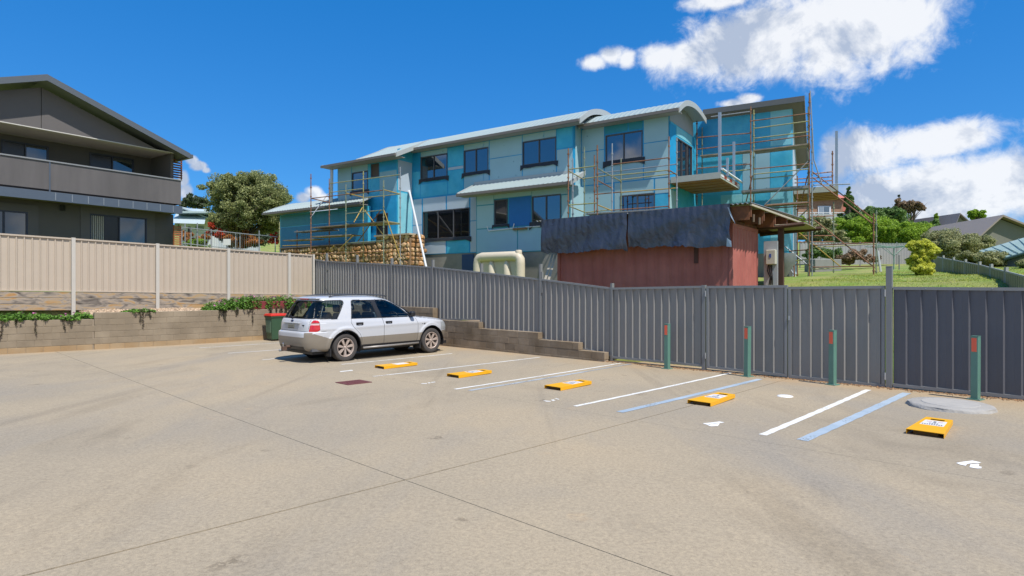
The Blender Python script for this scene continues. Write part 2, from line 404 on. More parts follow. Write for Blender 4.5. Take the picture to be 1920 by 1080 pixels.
park = thing('car_park', None, None); tag(park, kind='structure')
def slab(name, s0, s1, t0, t1, dz, mt, thick=0.0, step=0.6):
    ns = max(2, int((s1 - s0) / step) + 1); ntt = max(2, int((t1 - t0) / step) + 1)
    vs = []; fs = []
    for j in range(ntt):
        for i in range(ns):
            s = s0 + (s1 - s0) * i / (ns - 1); t = t0 + (t1 - t0) * j / (ntt - 1)
            p = LOT.w(s, t, 0); vs.append((p.x, p.y, g(p.x, p.y) + dz))
    fs = [(j * ns + i, j * ns + i + 1, (j + 1) * ns + i + 1, (j + 1) * ns + i) for j in range(ntt - 1) for i in range(ns - 1)]
    if thick:
        rim = [i for i in range(ns)] + [j * ns + ns - 1 for j in range(1, ntt)] + [(ntt - 1) * ns + i for i in range(ns - 2, -1, -1)] + [j * ns for j in range(ntt - 2, 0, -1)]
        n0 = len(vs); vs += [(vs[i][0], vs[i][1], vs[i][2] - thick) for i in rim]
        k = len(rim); fs += [(rim[i], n0 + i, n0 + (i + 1) % k, rim[(i + 1) % k]) for i in range(k)]
    mb = MB(); mb.add(vs, fs); return mb.build(name, mt, park, recalc=False)
slab('slab_bed', WALL_S - 0.05, 30, -34, 0.5, -0.035, m_bed, step=1.0)
JS, KA, KB = 4.33, -9.53, -5.78
J = 0.006
for (s0, s1) in ((WALL_S - 0.04, JS - J * 1.7), (JS + J * 1.7, 30)):
    for (t0, t1) in ((-34, KA - J * .7), (KA + J * .7, KB - J * 0.4), (KB + J * 0.4, -0.62 if s1 > 10 else -0.62)):
        slab('slab', s0, s1, t0, t1, 0.0, m_conc, 0.03)
for (s0, s1) in ((WALL_S - 0.04, 0.55), (0.562, JS - J), (JS + J, 30)):
    slab('slab', s0, s1, -0.612, 0.02 if s1 < 1 else 0.5, -0.004, m_conc, 0.03)

# painted bay lines
m_white = mat('white_line_paint', (0.66, 0.65, 0.60), 0.75, c2=(0.74, 0.73, 0.69), scale=2.2, var=0.10, bump=0.3, bscale=60)
m_blue = mat('blue_line_paint', (0.30, 0.375, 0.445), 0.8, c2=(0.37, 0.445, 0.515), scale=1.5, var=0.10)
m_blue_f = mat('faded_blue_line_paint', (0.33, 0.355, 0.365), 0.85, c2=(0.37, 0.41, 0.44), scale=1.8, var=0.08)
def worn(m, lo, hi):
    nt = m.node_tree; out = nt.nodes['Material Output']; src = out.inputs['Surface'].links[0].from_socket; geo = nt.nodes.new('ShaderNodeNewGeometry')
    a = nt.nodes.new('ShaderNodeTexNoise'); a.inputs['Scale'].default_value = 30; a.inputs['Detail'].default_value = 6; a.inputs['Roughness'].default_value = .7; nt.links.new(geo.outputs['Position'], a.inputs['Vector'])
    b = nt.nodes.new('ShaderNodeTexNoise'); b.inputs['Scale'].default_value = 1.1; b.inputs['Detail'].default_value = 3; nt.links.new(geo.outputs['Position'], b.inputs['Vector'])
    s_ = nt.nodes.new('ShaderNodeMath'); s_.operation = 'ADD'; nt.links.new(a.outputs[0], s_.inputs[0]); nt.links.new(b.outputs[0], s_.inputs[1])
    r_ = nt.nodes.new('ShaderNodeMapRange'); nt.links.new(s_.outputs[0], r_.inputs[0]); r_.inputs[1].default_value = lo; r_.inputs[2].default_value = hi
    tr_ = nt.nodes.new('ShaderNodeBsdfTransparent'); mx_ = nt.nodes.new('ShaderNodeMixShader'); nt.links.new(r_.outputs[0], mx_.inputs[0]); nt.links.new(src, mx_.inputs[1]); nt.links.new(tr_.outputs[0], mx_.inputs[2]); nt.links.new(mx_.outputs[0], out.inputs['Surface'])
worn(m_white, 1.10, 1.30); worn(m_blue, 1.12, 1.34); worn(m_blue_f, .98, 1.22)
def lot_st(p): q = Vector((p.x, p.y)) - LOT.O; return q.dot(LOT.e1), q.dot(LOT.e2)
def strip(name, s_a, t_a, s_b, t_b, w, mt, dz=0.004):
    n = 24; mb = MB(); vs = []
    d = Vector((s_b - s_a, t_b - t_a)).normalized(); nx, ny = -d.y * w / 2, d.x * w / 2
    for i in range(n + 1):
        k = i / n; s = s_a + (s_b - s_a) * k; t = t_a + (t_b - t_a) * k
        jig = 0.006 * math.sin(i * 2.7 + s_a)
        for q in (-1, 1):
            p = LOT.w(s + q * nx + jig, t + q * ny, 0); vs.append((p.x, p.y, g(p.x, p.y) + dz))
    mb.add(vs, [(2 * i, 2 * i + 1, 2 * i + 3, 2 * i + 2) for i in range(n)]); return mb.build(name, mt, park, recalc=False)
for (a, b, mt, w) in [((700, 706), (1012, 670), m_white, 0.075), ((853, 730), (1165, 681), m_white, 0.08), ((1078, 762), (1372, 699), m_white, 0.08),
                      ((1430, 816), (1628, 731), m_white, 0.095), ((880, 732.5), (1185, 682), m_blue_f, 0.10), ((1162, 773), (1425, 711), m_blue, 0.12), ((1504, 826), (1700, 737), m_blue, 0.13),
                      ((640, 683.5), (848, 663), m_white, 0.07), ((492, 675), (700, 654), m_white, 0.07)]:
    sa, ta = lot_st(gnd(*a)); sb, tb = lot_st(gnd(*b)); strip('bay_line', sa, ta, sb, tb, w, mt)
for s in (-9.15, -11.53): strip('bay_line', s, -6.1, s, -0.7, 0.07, m_white)
# stencilled bay numbers, flat paint
def paint(name, polys, org, sc, mt=m_white):
    mb = MB()
    for poly in polys:
        pts = [gnd(org[0] + x / sc, org[1] + y / sc, 0.004) for x, y in poly]
        mb.add(pts, [tuple(range(len(pts)))])
    return mb.build(name, mt, park, recalc=True)
m_num = mat('white_stencil_paint', (0.80, 0.80, 0.79), 0.7, var=0.05)
paint('bay_number', [[(1015, 888), (1130, 868), (1290, 848), (1440, 880), (1380, 896), (1290, 890), (1200, 906), (1175, 935), (1080, 915)],
                     [(1260, 906), (1405, 908), (1395, 945), (1445, 955), (1440, 978), (1370, 981), (1240, 960)]], (1680, 770), 9, m_num)
paint('bay_number', [[(645, 835), (820, 820), (1000, 797), (1110, 815), (1010, 831), (900, 828), (820, 845), (760, 869), (700, 852)],
                     [(850, 842), (1010, 834), (985, 866), (965, 891), (830, 898), (760, 881)]], (1260, 720), 11.25, m_num)
paint('bay_number', [[(215, 733), (300, 740), (390, 750), (390, 764), (290, 760)], [(385, 722), (450, 712), (500, 735), (440, 747)], [(470, 690), (520, 688), (585, 705), (570, 717)]], (1000, 690), 12)
paint('bay_number', [[(160, 253), (340, 235), (345, 228), (402, 231), (395, 245), (345, 249), (180, 266)]], (620, 670), 9.6)
paint('bay_number', [[(1625, 473), (1730, 467), (1735, 479), (1640, 482)], [(1745, 459), (1790, 453), (1795, 468), (1760, 473)], [(1800, 450), (1880, 441), (1885, 451), (1820, 460)]], (620, 670), 9.6)

# ---- concrete inspection cover, white cap, drain grate
m_cover = mat('cover_concrete', (0.34, 0.325, 0.30), 0.9, var=0.18, scale=3, bump=0.6, bscale=25, bdist=0.02)
def gp(s, t, dz=0.0): p = LOT.w(s, t, 0); return Vector((p.x, p.y, g(p.x, p.y) + dz))
c = gp(7.20, -1.55)
o = thing('inspection_cover', 'large round raised concrete cover beside the rightmost green bollard', 'manhole cover', c)
mb = MB(); mb.lathe([(0.0, 0.062), (0.50, 0.062), (0.535, 0.052), (0.545, 0.035), (0.56, 0.012), (0.57, -0.02)], Matrix.Translation(c), 48)
for i, p in enumerate(mb.v):
    r_ = math.hypot(p[0] - c.x, p[1] - c.y)
    if r_ > 0.53:
        k = 1 + 0.018 * math.sin(i * 1.7) + 0.012 * math.sin(i * 0.61); mb.v[i] = (c.x + (p[0] - c.x) * k, c.y + (p[1] - c.y) * k, p[2])
mb.build('rim', m_cover, o, smooth='auto')
mb = MB(); mb.lathe([(0.0, 0.071), (0.36, 0.071), (0.37, 0.064), (0.37, 0.055)], Matrix.Translation(c), 40); mb.build('lid', mat('cover_lid', (0.37, 0.355, 0.33), 0.9, var=0.15, scale=5, bump=0.4, bscale=40), o, smooth='auto')
c = gnd(1472, 743)
mb = MB(); mb.lathe([(0.0, 0.016), (0.10, 0.014), (0.125, 0.006), (0.13, -0.01)], Matrix.Translation(c), 32)
tag(mb.build('inspection_disc', mat('white_plastic', (0.78, 0.78, 0.76), 0.4, var=0.04), smooth=True), 'small round white plastic cap set in the concrete', 'cap')
s0, t0 = -1.72, -6.84; o = thing('drain_grate', 'dark red steel drain grate set flush in the concrete near the car', 'drain grate', gp(s0 + .22, t0 + .26))
m_grate = mat('red_oxide_steel', (0.15, 0.045, 0.042), 0.6, var=0.25, scale=8, bump=0.3)
mb = MB()
def gbox(mb, s0, s1, t0, t1, z0, z1):
    return mb.hexa([gp(s, t, z) for z in (z0, z1) for s, t in ((s0, t0), (s1, t0), (s1, t1), (s0, t1))])
gbox(mb, s0, s0 + .46, t0, t0 + .03, .001, .012); gbox(mb, s0, s0 + .46, t0 + .50, t0 + .53, .001, .012)
gbox(mb, s0, s0 + .03, t0 + .03, t0 + .5, .001, .012); gbox(mb, s0 + .43, s0 + .46, t0 + .03, t0 + .5, .001, .012); mb.build('frame', m_grate, o)
for i in range(12): mb = MB(); gbox(mb, s0 + .04 + i * .0325, s0 + .06 + i * .0325, t0 + .03, t0 + .5, .003, .011); mb.build('bar', m_grate, o)
mb = MB(); gbox(mb, s0 + .03, s0 + .43, t0 + .03, t0 + .5, .0005, .002); mb.build('pit_shade', mat('pit_shade_sheet', (0.02, 0.012, 0.012), 0.9), o)  # thin near-black sheet standing in for the shade below the bars

# ---- fold-down parking barriers
m_yel = mat('yellow_powder_coat', (0.80, 0.40, 0.008), 0.42, var=0.08, scale=6, bump=0.05)
m_yel_in = mat('barrier_underside', (0.10, 0.055, 0.01), 0.8)
m_lab = mat('barrier_label', (0.70, 0.70, 0.70), 0.4, var=0.05); m_ink = mat('barrier_print', (0.05, 0.05, 0.07), 0.5); m_inkr = mat('barrier_print_red', (0.45, 0.06, 0.05), 0.5)
def barrier(s, t, label, full):
    c = gp(s, t); M = Matrix.Rotation(math.atan2(LOT.e1.y, LOT.e1.x), 4, 'Z')
    o = thing('parking_barrier', label, 'parking barrier', c, math.atan2(LOT.e1.y, LOT.e1.x), 'fold-down parking barriers')
    T = mw(o); mb = MB()
    W0, W1, LN, HT = 0.19, 0.145, 0.98, 0.062      # half widths near / far, length, height
    def P_(x, y, z): return T @ Vector((x, y, z))
    hw = lambda y: W0 + (W1 - W0) * y / LN
    th = 0.006
    # top plate with a hand slot, built of strips
    ys = [0, 0.80, 0.885, LN]
    for (y0, y1, parts) in ((0, 0.80, [(-1, 1)]), (0.80, 0.885, [(-1, -0.5), (0.5, 1)]), (0.885, LN, [(-1, 1)])):
        for (k0, k1) in parts:
            mb.hexa([P_(k * hw(y), y, z) for z in (HT - th, HT) for k, y in ((k0, y0), (k1, y0), (k1, y1), (k0, y1))])
    mb.build('plate', m_yel, o)
    for sg in (-1, 1):
        mb = MB(); mb.hexa([P_(sg * (hw(y)) - (0.004 if sg > 0 else -0.004) * e, y, z) for z in (0.004, HT - th) for e, y in ((0, 0), (1, 0), (1, LN), (0, LN))]); mb.build('side_flange', m_yel, o)
    mb = MB(); mb.hexa([P_(x, y, z) for z in (0.004, HT - th) for x, y in ((-hw(LN) + .006, LN - .006), (hw(LN) - .006, LN - .006), (hw(LN) - .006, LN - .001), (-hw(LN) + .006, LN - .001))]); mb.build('end_flange', m_yel, o)
    mb = MB(); mb.hexa([P_(x, y, z) for z in (0.001, HT - 0.02) for x, y in ((-W1 + .02, .05), (W1 - .02, .05), (W1 - .03, LN - .03), (-W1 + .03, LN - .03))]); mb.build('base_frame', m_yel_in, o)
    mb = MB(); mb.hexa([P_(x, y, z) for z in (HT, HT + .0015) for x, y in ((-.125, .42), (.125, .42), (.115, .76), (-.115, .76))]); lb = mb.build('label', m_lab, o)
    if full:   # the print on the label
        mb = MB()
        def ch(x0, x1, y0, y1): mb.hexa([P_(x, y, z) for z in (HT + .0015, HT + .0025) for x, y in ((x0, y0), (x1, y0), (x1, y1), (x0, y1))])
        for k in range(9): ch(-.108 + k * .0245, -.094 + k * .0245, .455, .50)
        for k in range(4): ch(-.045 + k * .026, -.028 + k * .026, .535, .575)
        ch(-.014, .014, .62, .70); mb.build('print', m_ink, lb)
        mb = MB(); ch(-.085, -.03, .655, .672); ch(.03, .085, .655, .672); mb.build('print', m_inkr, lb)
    return o
barrier(7.30, -4.12, 'yellow fold-down parking barrier nearest the camera, beside the round concrete cover', True)
barrier(4.40, -4.10, 'yellow fold-down parking barrier just right of the wide blue line', True)
barrier(1.80, -4.52, 'yellow fold-down parking barrier just right of the faded blue line', True)
barrier(-0.71, -4.74, 'yellow fold-down parking barrier between two white lines, second from the car', True)
barrier(-3.05, -4.98, 'yellow fold-down parking barrier nearest to the white car', False)

# ================================================================ walls of concrete block
m_block = mat('concrete_block', (0.235, 0.188, 0.130), 0.92, c2=(0.285, 0.232, 0.165), scale=1.2, var=0.18, objvar=0.07, bump=0.5, bscale=45)
m_block_low = mat('clay_stained_block', (0.34, 0.225, 0.115), 0.92, c2=(0.37, 0.27, 0.16), scale=1.3, var=0.14, objvar=0.07, bump=0.5, bscale=45)
m_mortar = mat('mortar', (0.32, 0.26, 0.19), 0.95, var=0.15, bump=0.4)
def block_mesh(name, L_, D_, H_, mt):
    bm = bmesh.new(); bmesh.ops.create_cube(bm, size=1.0)
    bmesh.ops.scale(bm, vec=(L_, D_, H_), verts=bm.verts); bmesh.ops.bevel(bm, geom=bm.edges[:], offset=0.006, segments=1, affect='EDGES')
    me = bpy.data.meshes.new(name); bm.to_mesh(me); bm.free(); me.materials.append(mt); return me
BL, BH = 0.392, 0.187
blkA = block_mesh('block', BL, 0.19, BH, m_block); blkB = block_mesh('block_half', BL / 2 - .004, 0.19, BH, m_block)
blkC = block_mesh('block_low', BL, 0.19, BH, m_block_low); blkD = block_mesh('block_low_half', BL / 2 - .004, 0.19, BH, m_block_low)
LW = thing('retaining_wall', 'long low concrete block retaining wall below the beige fence', 'retaining wall', gp(WALL_S, -7))
wr = random.Random(3)
def zw(t): return glot(WALL_S, t)
rot_u = math.atan2(LOT.e2.y, LOT.e2.x)
slope = (zw(-2) - zw(-12)) / 10.0
for part, (ta, tb, nc) in enumerate(((-14.6, -8.58, 5), (-8.577, -0.26, 6))):
    for k in range(nc):
        t = ta + (0 if k % 2 else -0.0); first = True
        while t < tb - 0.1:
            ln = BL; me = blkC if k == 0 else blkA
            if first and k % 2: ln = BL / 2 - .004; me = blkD if k == 0 else blkB
            first = False
            if t + ln > tb + 0.2: break
            z = zw(t + ln / 2) - 0.03 + (k + .5) * (BH + .007)
            p = LOT.w(WALL_S - 0.095 + wr.uniform(-.002, .002), t + ln / 2, z)
            place('block', me, LW, Matrix.Translation(p) @ Matrix.Rotation(rot_u, 4, 'Z') @ Matrix.Rotation(-math.atan(slope), 4, 'Y'))
            t += ln + .007
    mb = MB(); mb.hexa([LOT.w(s, t, zw(t) - .04 + (nc * (BH + .007) - .002 if top else 0)) for top in (0, 1) for s, t in ((WALL_S - .18, ta + .01), (WALL_S - .009, ta + .01), (WALL_S - .009, tb - .01), (WALL_S - .18, tb - .01))])
    mb.build('mortar', m_mortar, LW)
# stepped wall under the dark fence
m_blk_d = mat('weathered_block', (0.195, 0.145, 0.093), 0.92, c2=(0.265, 0.21, 0.15), scale=1.4, var=0.2, objvar=0.16, bump=0.5, bscale=45)
blkE = block_mesh('block_dark', BL, 0.19, BH, m_blk_d); blkF = block_mesh('block_dark_half', BL / 2 - .004, 0.19, BH, m_blk_d)
SW = thing('stepped_wall', 'stepped concrete block wall running down under the dark fence', 'retaining wall', gp(-3, -0.25))
ends = [-0.10, -0.93, -2.36, -4.82, -7.1]; z0 = -0.235
for k, e in enumerate(ends):
    for zz in ([k] if k < 4 else [4, 5]):
        s = e; first = True
        while s > -12.9:
            ln = BL / 2 - .004 if (first and zz % 2) else BL
            first = False; s1 = s - ln
            p = LOT.w(s - ln / 2, -0.145 + wr.uniform(-.003, .003), z0 + (zz + .5) * (BH + .007))
            place('block', blkF if ln < .3 else blkE, SW, Matrix.Translation(p) @ Matrix.Rotation(math.atan2(LOT.e1.y, LOT.e1.x), 4, 'Z'))
            s = s1 - .007
    mb = MB(); LOT.box(mb, -12.95, e - .01, -0.232, -0.06, z0 + k * (BH + .007) - (.25 if k == 0 else 0), z0 + (k + (1 if k < 4 else 2)) * (BH + .007) - .004); mb.build('mortar', m_mortar, SW)
# bottom footing course that follows the falling ground to the left
s = -0.30
while s > -12.9:
    p = LOT.w(s - BL / 2, -0.148, z0 - .5 * (BH + .007)); place('block', blkE, SW, Matrix.Translation(p) @ Matrix.Rotation(math.atan2(LOT.e1.y, LOT.e1.x), 4, 'Z')); s -= BL + .007
# ================================================================ sheet-metal fences
def profile_sheet(fr, s0, s1, t, pitch=0.205, depth=0.035, flat=0.42, slope=0.10, along='s'):
    """list of (s, dt) along a trapezoid sheet, pans at the back, ribs towards the camera (-t)"""
    pts = []; n = max(1, int(round((s1 - s0) / pitch))); p = (s1 - s0) / n
    for i in range(n):
        a = s0 + i * p
        pts += [(a, 0.0), (a + p * flat, 0.0), (a + p * (flat + slope), -depth), (a + p * (1 - slope), -depth)]
    pts.append((s1, 0.0)); return pts
def saw_sheet(s0, s1, pitch=0.205, depth=0.042):
    pts = []; n = max(1, int(round((s1 - s0) / pitch))); p = (s1 - s0) / n
    for i in range(n):
        a = s0 + i * p; pts += [(a, 0.0), (a + p * .45, -depth * .35), (a + p * .86, -depth), (a + p * .965, 0.0)]
    pts.append((s1, 0.0)); return pts
def sheet(name, W, prof, zb, zt, mt, parent, th=0.003):
    """W(a, d, z)->world; prof (a, d); zb/zt functions of a"""
    mb = MB(); n = len(prof); vs = []
    for (a, d) in prof: vs += [W(a, d, zb(a)), W(a, d, zt(a)), W(a, d + th, zt(a)), W(a, d + th, zb(a))]
    fs = []
    for i in range(n - 1):
        q, r_ = 4 * i, 4 * (i + 1)
        fs += [(q, r_, r_ + 1, q + 1), (q + 2, r_ + 2, r_ + 3, q + 3), (q + 1, r_ + 1, r_ + 2, q + 2), (q + 3, r_ + 3, r_, q)]
    fs += [(0, 1, 2, 3), (4 * n - 4, 4 * n - 1, 4 * n - 2, 4 * n - 3)]
    mb.add(vs, fs); return mb.build(name, mt, parent, recalc=True)
m_fence = mat('slate_fence_steel', (0.245, 0.240, 0.230), 0.38, var=0.07, scale=1.2, spec=0.5)
m_fence_rail = mat('slate_fence_rail', (0.225, 0.23, 0.232), 0.42, var=0.06)
m_fence_post = mat('slate_fence_post', (0.195, 0.20, 0.202), 0.42, var=0.06)
m_fence_dk = mat('charcoal_fence_steel', (0.105, 0.108, 0.125), 0.45, var=0.07, scale=1.2)
def lin(a0, a1, z0_, z1_): return lambda a: z0_ + (z1_ - z0_) * (a - a0) / (a1 - a0)
DF = thing('dark_fence', 'slate grey ribbed steel fence rising to the left above the stepped wall', 'fence', gp(-7, 0))
px_p = [588, 613, 670, 735, 812, 903, 1014, 1148]; top_y = [486.5, 489.5, 492, 495.5, 500.5, 510, 523, 539.5]; post_y = [486, 475, 478, 484, 487, 494, 495, 531]
sp = [LOT.s_at(x, 0) for x in px_p]; zt_ = [LOT.z_at(x, y, 0) for x, y in zip(px_p, top_y)]; zp = [LOT.z_at(x, y, 0) for x, y in zip(px_p, post_y)]
sp[0] += 0.12
bot = {6: (LOT.z_at(1014, 636, 0), LOT.z_at(1148, 668, 0)), 5: (LOT.z_at(903, 619, 0), LOT.z_at(1014, 624.5, 0)), 4: (LOT.z_at(812, 599, 0), LOT.z_at(903, 600, 0))}
for i in range(len(sp)):
    mb = MB(); z_b = (bot[i][0] if i in bot else zt_[i] - 1.85) - 0.25
    LOT.box(mb, sp[i] - .03, sp[i] + .03, -.045, .045, z_b, zp[i]); mb.build('post', m_fence_post, DF)
    if i and zp[i] - zt_[i] > .3:
        mb = MB(); LOT.box(mb, sp[i] + .034, sp[i] + .075, -.03, .03, zt_[i] - .4, zp[i] - .22); mb.build('post', m_fence_post, DF)
for i in range(len(sp) - 1):
    a0, a1 = sp[i] + .032, sp[i + 1] - .032; b0, b1 = bot.get(i, (zt_[i] - 1.82, zt_[i + 1] - 1.82))
    zb, zt = lin(a0, a1, b0, b1), lin(a0, a1, zt_[i], zt_[i + 1])
    sheet('panel', lambda a, d, z: LOT.w(a, d + .012, z), saw_sheet(a0, a1), lambda a: zb(a) + .01, lambda a: zt(a) - .01, m_fence, DF)
    for nm, f, h0, h1 in (('top_rail', zt, -.045, .004), ('bottom_rail', zb, -.004, .042)):
        mb = MB(); mb.hexa([LOT.w(a, t, f(a) + h) for h in (h0, h1) for a, t in ((a0, -.034), (a1, -.034), (a1, .03), (a0, .03))]); mb.build(nm, m_fence_rail, DF)
# the level panel between the stepped wall and the gates
def flat_panel(parent, a0, a1, zt0, zt1, zb0, zb1, mt=m_fence, rail=m_fence_rail, pitch=.205, frame=False, depth=.035):
    zb, zt = lin(a0, a1, zb0, zb1), lin(a0, a1, zt0, zt1); e = .045 if frame else 0
    sheet('panel', lambda a, d, z: LOT.w(a, d + .012, z), saw_sheet(a0 + e, a1 - e, pitch), lambda a: zb(a) + .02, lambda a: zt(a) - .02, mt, parent)
    for nm, f, h0, h1 in (('top_rail', zt, -.05, .004), ('bottom_rail', zb, -.004, .05)):
        mb = MB(); mb.hexa([LOT.w(a, t, f(a) + h) for h in (h0, h1) for a, t in ((a0, -.036), (a1, -.036), (a1, .03), (a0, .03))]); mb.build(nm, rail, parent)
    if frame:
        for a in (a0, a1 - .055):
            mb = MB(); mb.hexa([LOT.w(a + k * .055, t, (zb(a) + .052) if not z else (zt(a) - .052)) for z in (0, 1) for k, t in ((0, -.036), (1, -.036), (1, .03), (0, .03))]); mb.build('stile', rail, parent)
s1, s2, s3, s4 = [LOT.s_at(x, 0) for x in (1148, 1325, 1478, 1668)]
zz = lambda x, y: LOT.z_at(x, y, 0)
flat_panel(DF, s1 + .032, s2 - .10, zz(1148, 539.5), zz(1325, 536), zz(1148, 671), zz(1325, 688))
mb = MB(); LOT.box(mb, s2 - .10, s2 - .02, -.045, .045, glot(s2, 0) - .1, zz(1325, 534.5)); mb.build('post', m_fence_post, DF)
for lab, a0, a1, x0, x1, yt, yb in (('slate grey steel gate leaf next to the brick red container end', s2 + .01, s3 - .010, 1325, 1478, (536.5, 535), (689.5, 706)),
                                   ('slate grey steel gate leaf hinged to the tallest gate post', s3 + .010, s4 - .07, 1478, 1668, (538, 536), (707, 726.5))):
    G = thing('metal_gate', lab, 'gate', gp((a0 + a1) / 2, 0), 0, 'double gate leaves')
    flat_panel(G, a0, a1, zz(x0, yt[0]), zz(x1, yt[1]), zz(x0, yb[0]), zz(x1, yb[1]), frame=True, pitch=.215)
    hs_ = a0 - .018 if x0 == 1325 else a1 + .005
    for zq in (zz(x0 if x0 == 1325 else x1, 556), zz(x0 if x0 == 1325 else x1, 672 if x0 == 1325 else 712)):
        mb = MB(); mb.tube(LOT.w(hs_ + .004, -.055, zq), LOT.w(hs_ + .004, -.055, zq + .13), .014, 8); mb.build('hinge', mat('galvanised', (0.45, 0.46, 0.47), 0.4, 0.6, var=0.1), G)
    if x0 == 1478:
        mb = MB(); LOT.box(mb, a0 + .01, a0 + .045, -.062, -.04, zz(1478, 600), zz(1478, 592)); mb.build('latch', MATS['galvanised'], G)
GPs = thing('gate_post', 'tall square steel gate post standing above the fence line', 'post', gp(s4, 0))
mb = MB(); LOT.box(mb, s4 - .05, s4 + .045, -.05, .05, glot(s4, 0) - .1, zz(1668, 500)); mb.build('shaft', m_fence_post, GPs)
mb = MB(); LOT.box(mb, s4 - .053, s4 + .048, -.053, .053, zz(1668, 500), zz(1668, 499)); mb.build('cap', m_fence_rail, GPs)
RF = thing('charcoal_fence', 'charcoal ribbed steel fence panel at right behind the rightmost bollard', 'fence', gp(8, 0))
s5 = s4 + .06; s6 = s5 + 2.75; s7 = s6 + 2.75
for (a0, a1) in ((s5, s6 - .03), (s6 + .03, s7)):
    z1 = lambda a: zz(1676, 538) + (a - s5) * (zz(1900, 539.5) - zz(1676, 538)) / (LOT.s_at(1900, 0) - s5)
    z2 = lambda a: zz(1676, 724) + (a - s5) * (zz(1900, 746) - zz(1676, 724)) / (LOT.s_at(1900, 0) - s5)
    flat_panel(RF, a0, a1, z1(a0), z1(a1), z2(a0), z2(a1), mt=m_fence_dk, pitch=.228)
    mb = MB(); LOT.box(mb, a1, a1 + .06, -.045, .045, -.4, z1(a1) + .01); mb.build('post', m_fence_post, RF)
for s in (s5 + .5, s5 + .96, s5 + 1.42, s5 + 1.88):
    mb = MB(); mb.tube(LOT.w(s, -.037, zz(1760, 541)), LOT.w(s, -.043, zz(1760, 541)), .009, 8); mb.build('screw', MATS['galvanised'], RF)

# ---- bollards
m_bol = mat('green_powder_coat', (0.115, 0.245, 0.195), 0.35, var=0.10, scale=4)
m_refl = mat('red_reflector', (0.85, 0.14, 0.075), 0.35)
for px, lab, ht in ((1251, 'green steel bollard with red reflector in front of the leftmost flat fence panel', 1.03), (1401, 'green steel bollard in front of the gate leaf by the red container', 1.04),
                (1561, 'green steel bollard in front of the gate leaf beside the tall gate post', 1.03), (1829, 'green steel bollard beside the round concrete cover, rightmost', 1.03)):
    t = -0.33 if px < 1800 else -0.45; s = LOT.s_at(px, t); c = gp(s, t)
    B_ = thing('bollard', lab, 'bollard', c, 0, 'green bollards along the fence')
    w = .052; ztop = c.z + ht; yaw = math.atan2(LOT.e1.y, LOT.e1.x) + R(-14 if px > 1300 else -4); FB = Frame((c.x, c.y), (math.cos(yaw), math.sin(yaw)))
    tilt = 0.012 if px == 1401 else 0.004
    mb = MB(); mb.hexa([FB.w(a * w + tilt * (z > 0), b * w, c.z + .01 if z == 0 else ztop) for z in (0, 1) for a, b in ((-1, -1), (1, -1), (1, 1), (-1, 1))]); mb.build('shaft', m_bol, B_, bevel=.006)
    mb = MB(); FB.box(mb, -w - .002 + tilt, w + .002 + tilt, -w - .002, w + .002, ztop, ztop + .008); mb.build('cap', m_bol, B_)
    mb = MB(); FB.box(mb, -.040 + tilt, .030 + tilt, -w - .004, -w + .001, ztop - .25, ztop - .025); mb.build('reflector', m_refl, B_)
    mb = MB(); FB.box(mb, -.095, .095, -.095, .095, c.z - .003, c.z + .012); mb.build('base_plate', m_bol, B_)
    for a in (-.075, .075):
        for b in (-.075, .075):
            mb = MB(); p = FB.w(a, b, c.z + .012); mb.tube(p, p + V(0, 0, .014), .009, 6); mb.build('bolt', MATS['galvanised'], B_)

# ---- beige fence on the left with timber sleepers under it
BF = thing('beige_fence', 'beige ribbed steel fence with pale posts above the timber sleepers', 'fence', LOT.w(BEIGE_S, -7, 0.8))
m_bei = mat('beige_fence_steel', (0.48, 0.405, 0.325), 0.5, var=0.05, scale=1.0); m_bei_p = mat('beige_fence_post', (0.52, 0.49, 0.44), 0.5, var=0.05)
tp = [-16.18, -13.67, -11.18, -8.69, -6.185, -3.69, -1.205, -0.10]
ztop = lambda t: 3.31 - .0248 * (t + 10.56); zbot = lambda t: 1.51 - .021 * (t + 10.56)
def WB(a, d, z): return LOT.w(BEIGE_S - d, a, z)
for i, t in enumerate(tp):
    mb = MB(); hw_ = .055 if i < len(tp) - 1 else .04
    mb.hexa([WB(t + a, d, z) for z in (.55, ztop(t) + .02) for a, d in ((-hw_, -.05), (hw_, -.05), (hw_, .05), (-hw_, .05))]); mb.build('post', m_bei_p, BF)
for i in range(len(tp) - 1):
    a0, a1 = tp[i] + .057, tp[i + 1] - .057
    sheet('panel', lambda a, d, z: WB(a, d + .018, z), profile_sheet(LOT, a0, a1, 0, .205, .03, .70, .09), lambda a: zbot(a) + .012, lambda a: ztop(a) - .012, m_bei, BF)
    for nm, f, h0, h1 in (('top_rail', ztop, -.05, .0), ('bottom_rail', zbot, .0, .035)):
        mb = MB(); mb.hexa([WB(a, d, f(a) + h) for h in (h0, h1) for a, d in ((a0, -.03), (a1, -.03), (a1, .034), (a0, .034))]); mb.build(nm, m_bei, BF)
SLW = thing('sleeper_wall', 'weathered grey and orange timber sleepers under the beige fence', 'retaining wall', LOT.w(BEIGE_S, -7, 0.7))
ms = bpy.data.materials.new('weathered_sleeper'); ms.use_nodes = True; nt = ms.node_tree; P = nt.nodes['Principled BSDF']; L = nt.links.new
geo = nt.nodes.new('ShaderNodeNewGeometry'); mp = nt.nodes.new('ShaderNodeMapping'); mp.inputs['Rotation'].default_value = (0, 0, -rot_u); mp.inputs['Scale'].default_value = (0.45, 2, 4.2)
L(geo.outputs['Position'], mp.inputs[0]); oi = nt.nodes.new('ShaderNodeObjectInfo'); ad = nt.nodes.new('ShaderNodeVectorMath'); ad.operation = 'ADD'; L(mp.outputs[0], ad.inputs[0])
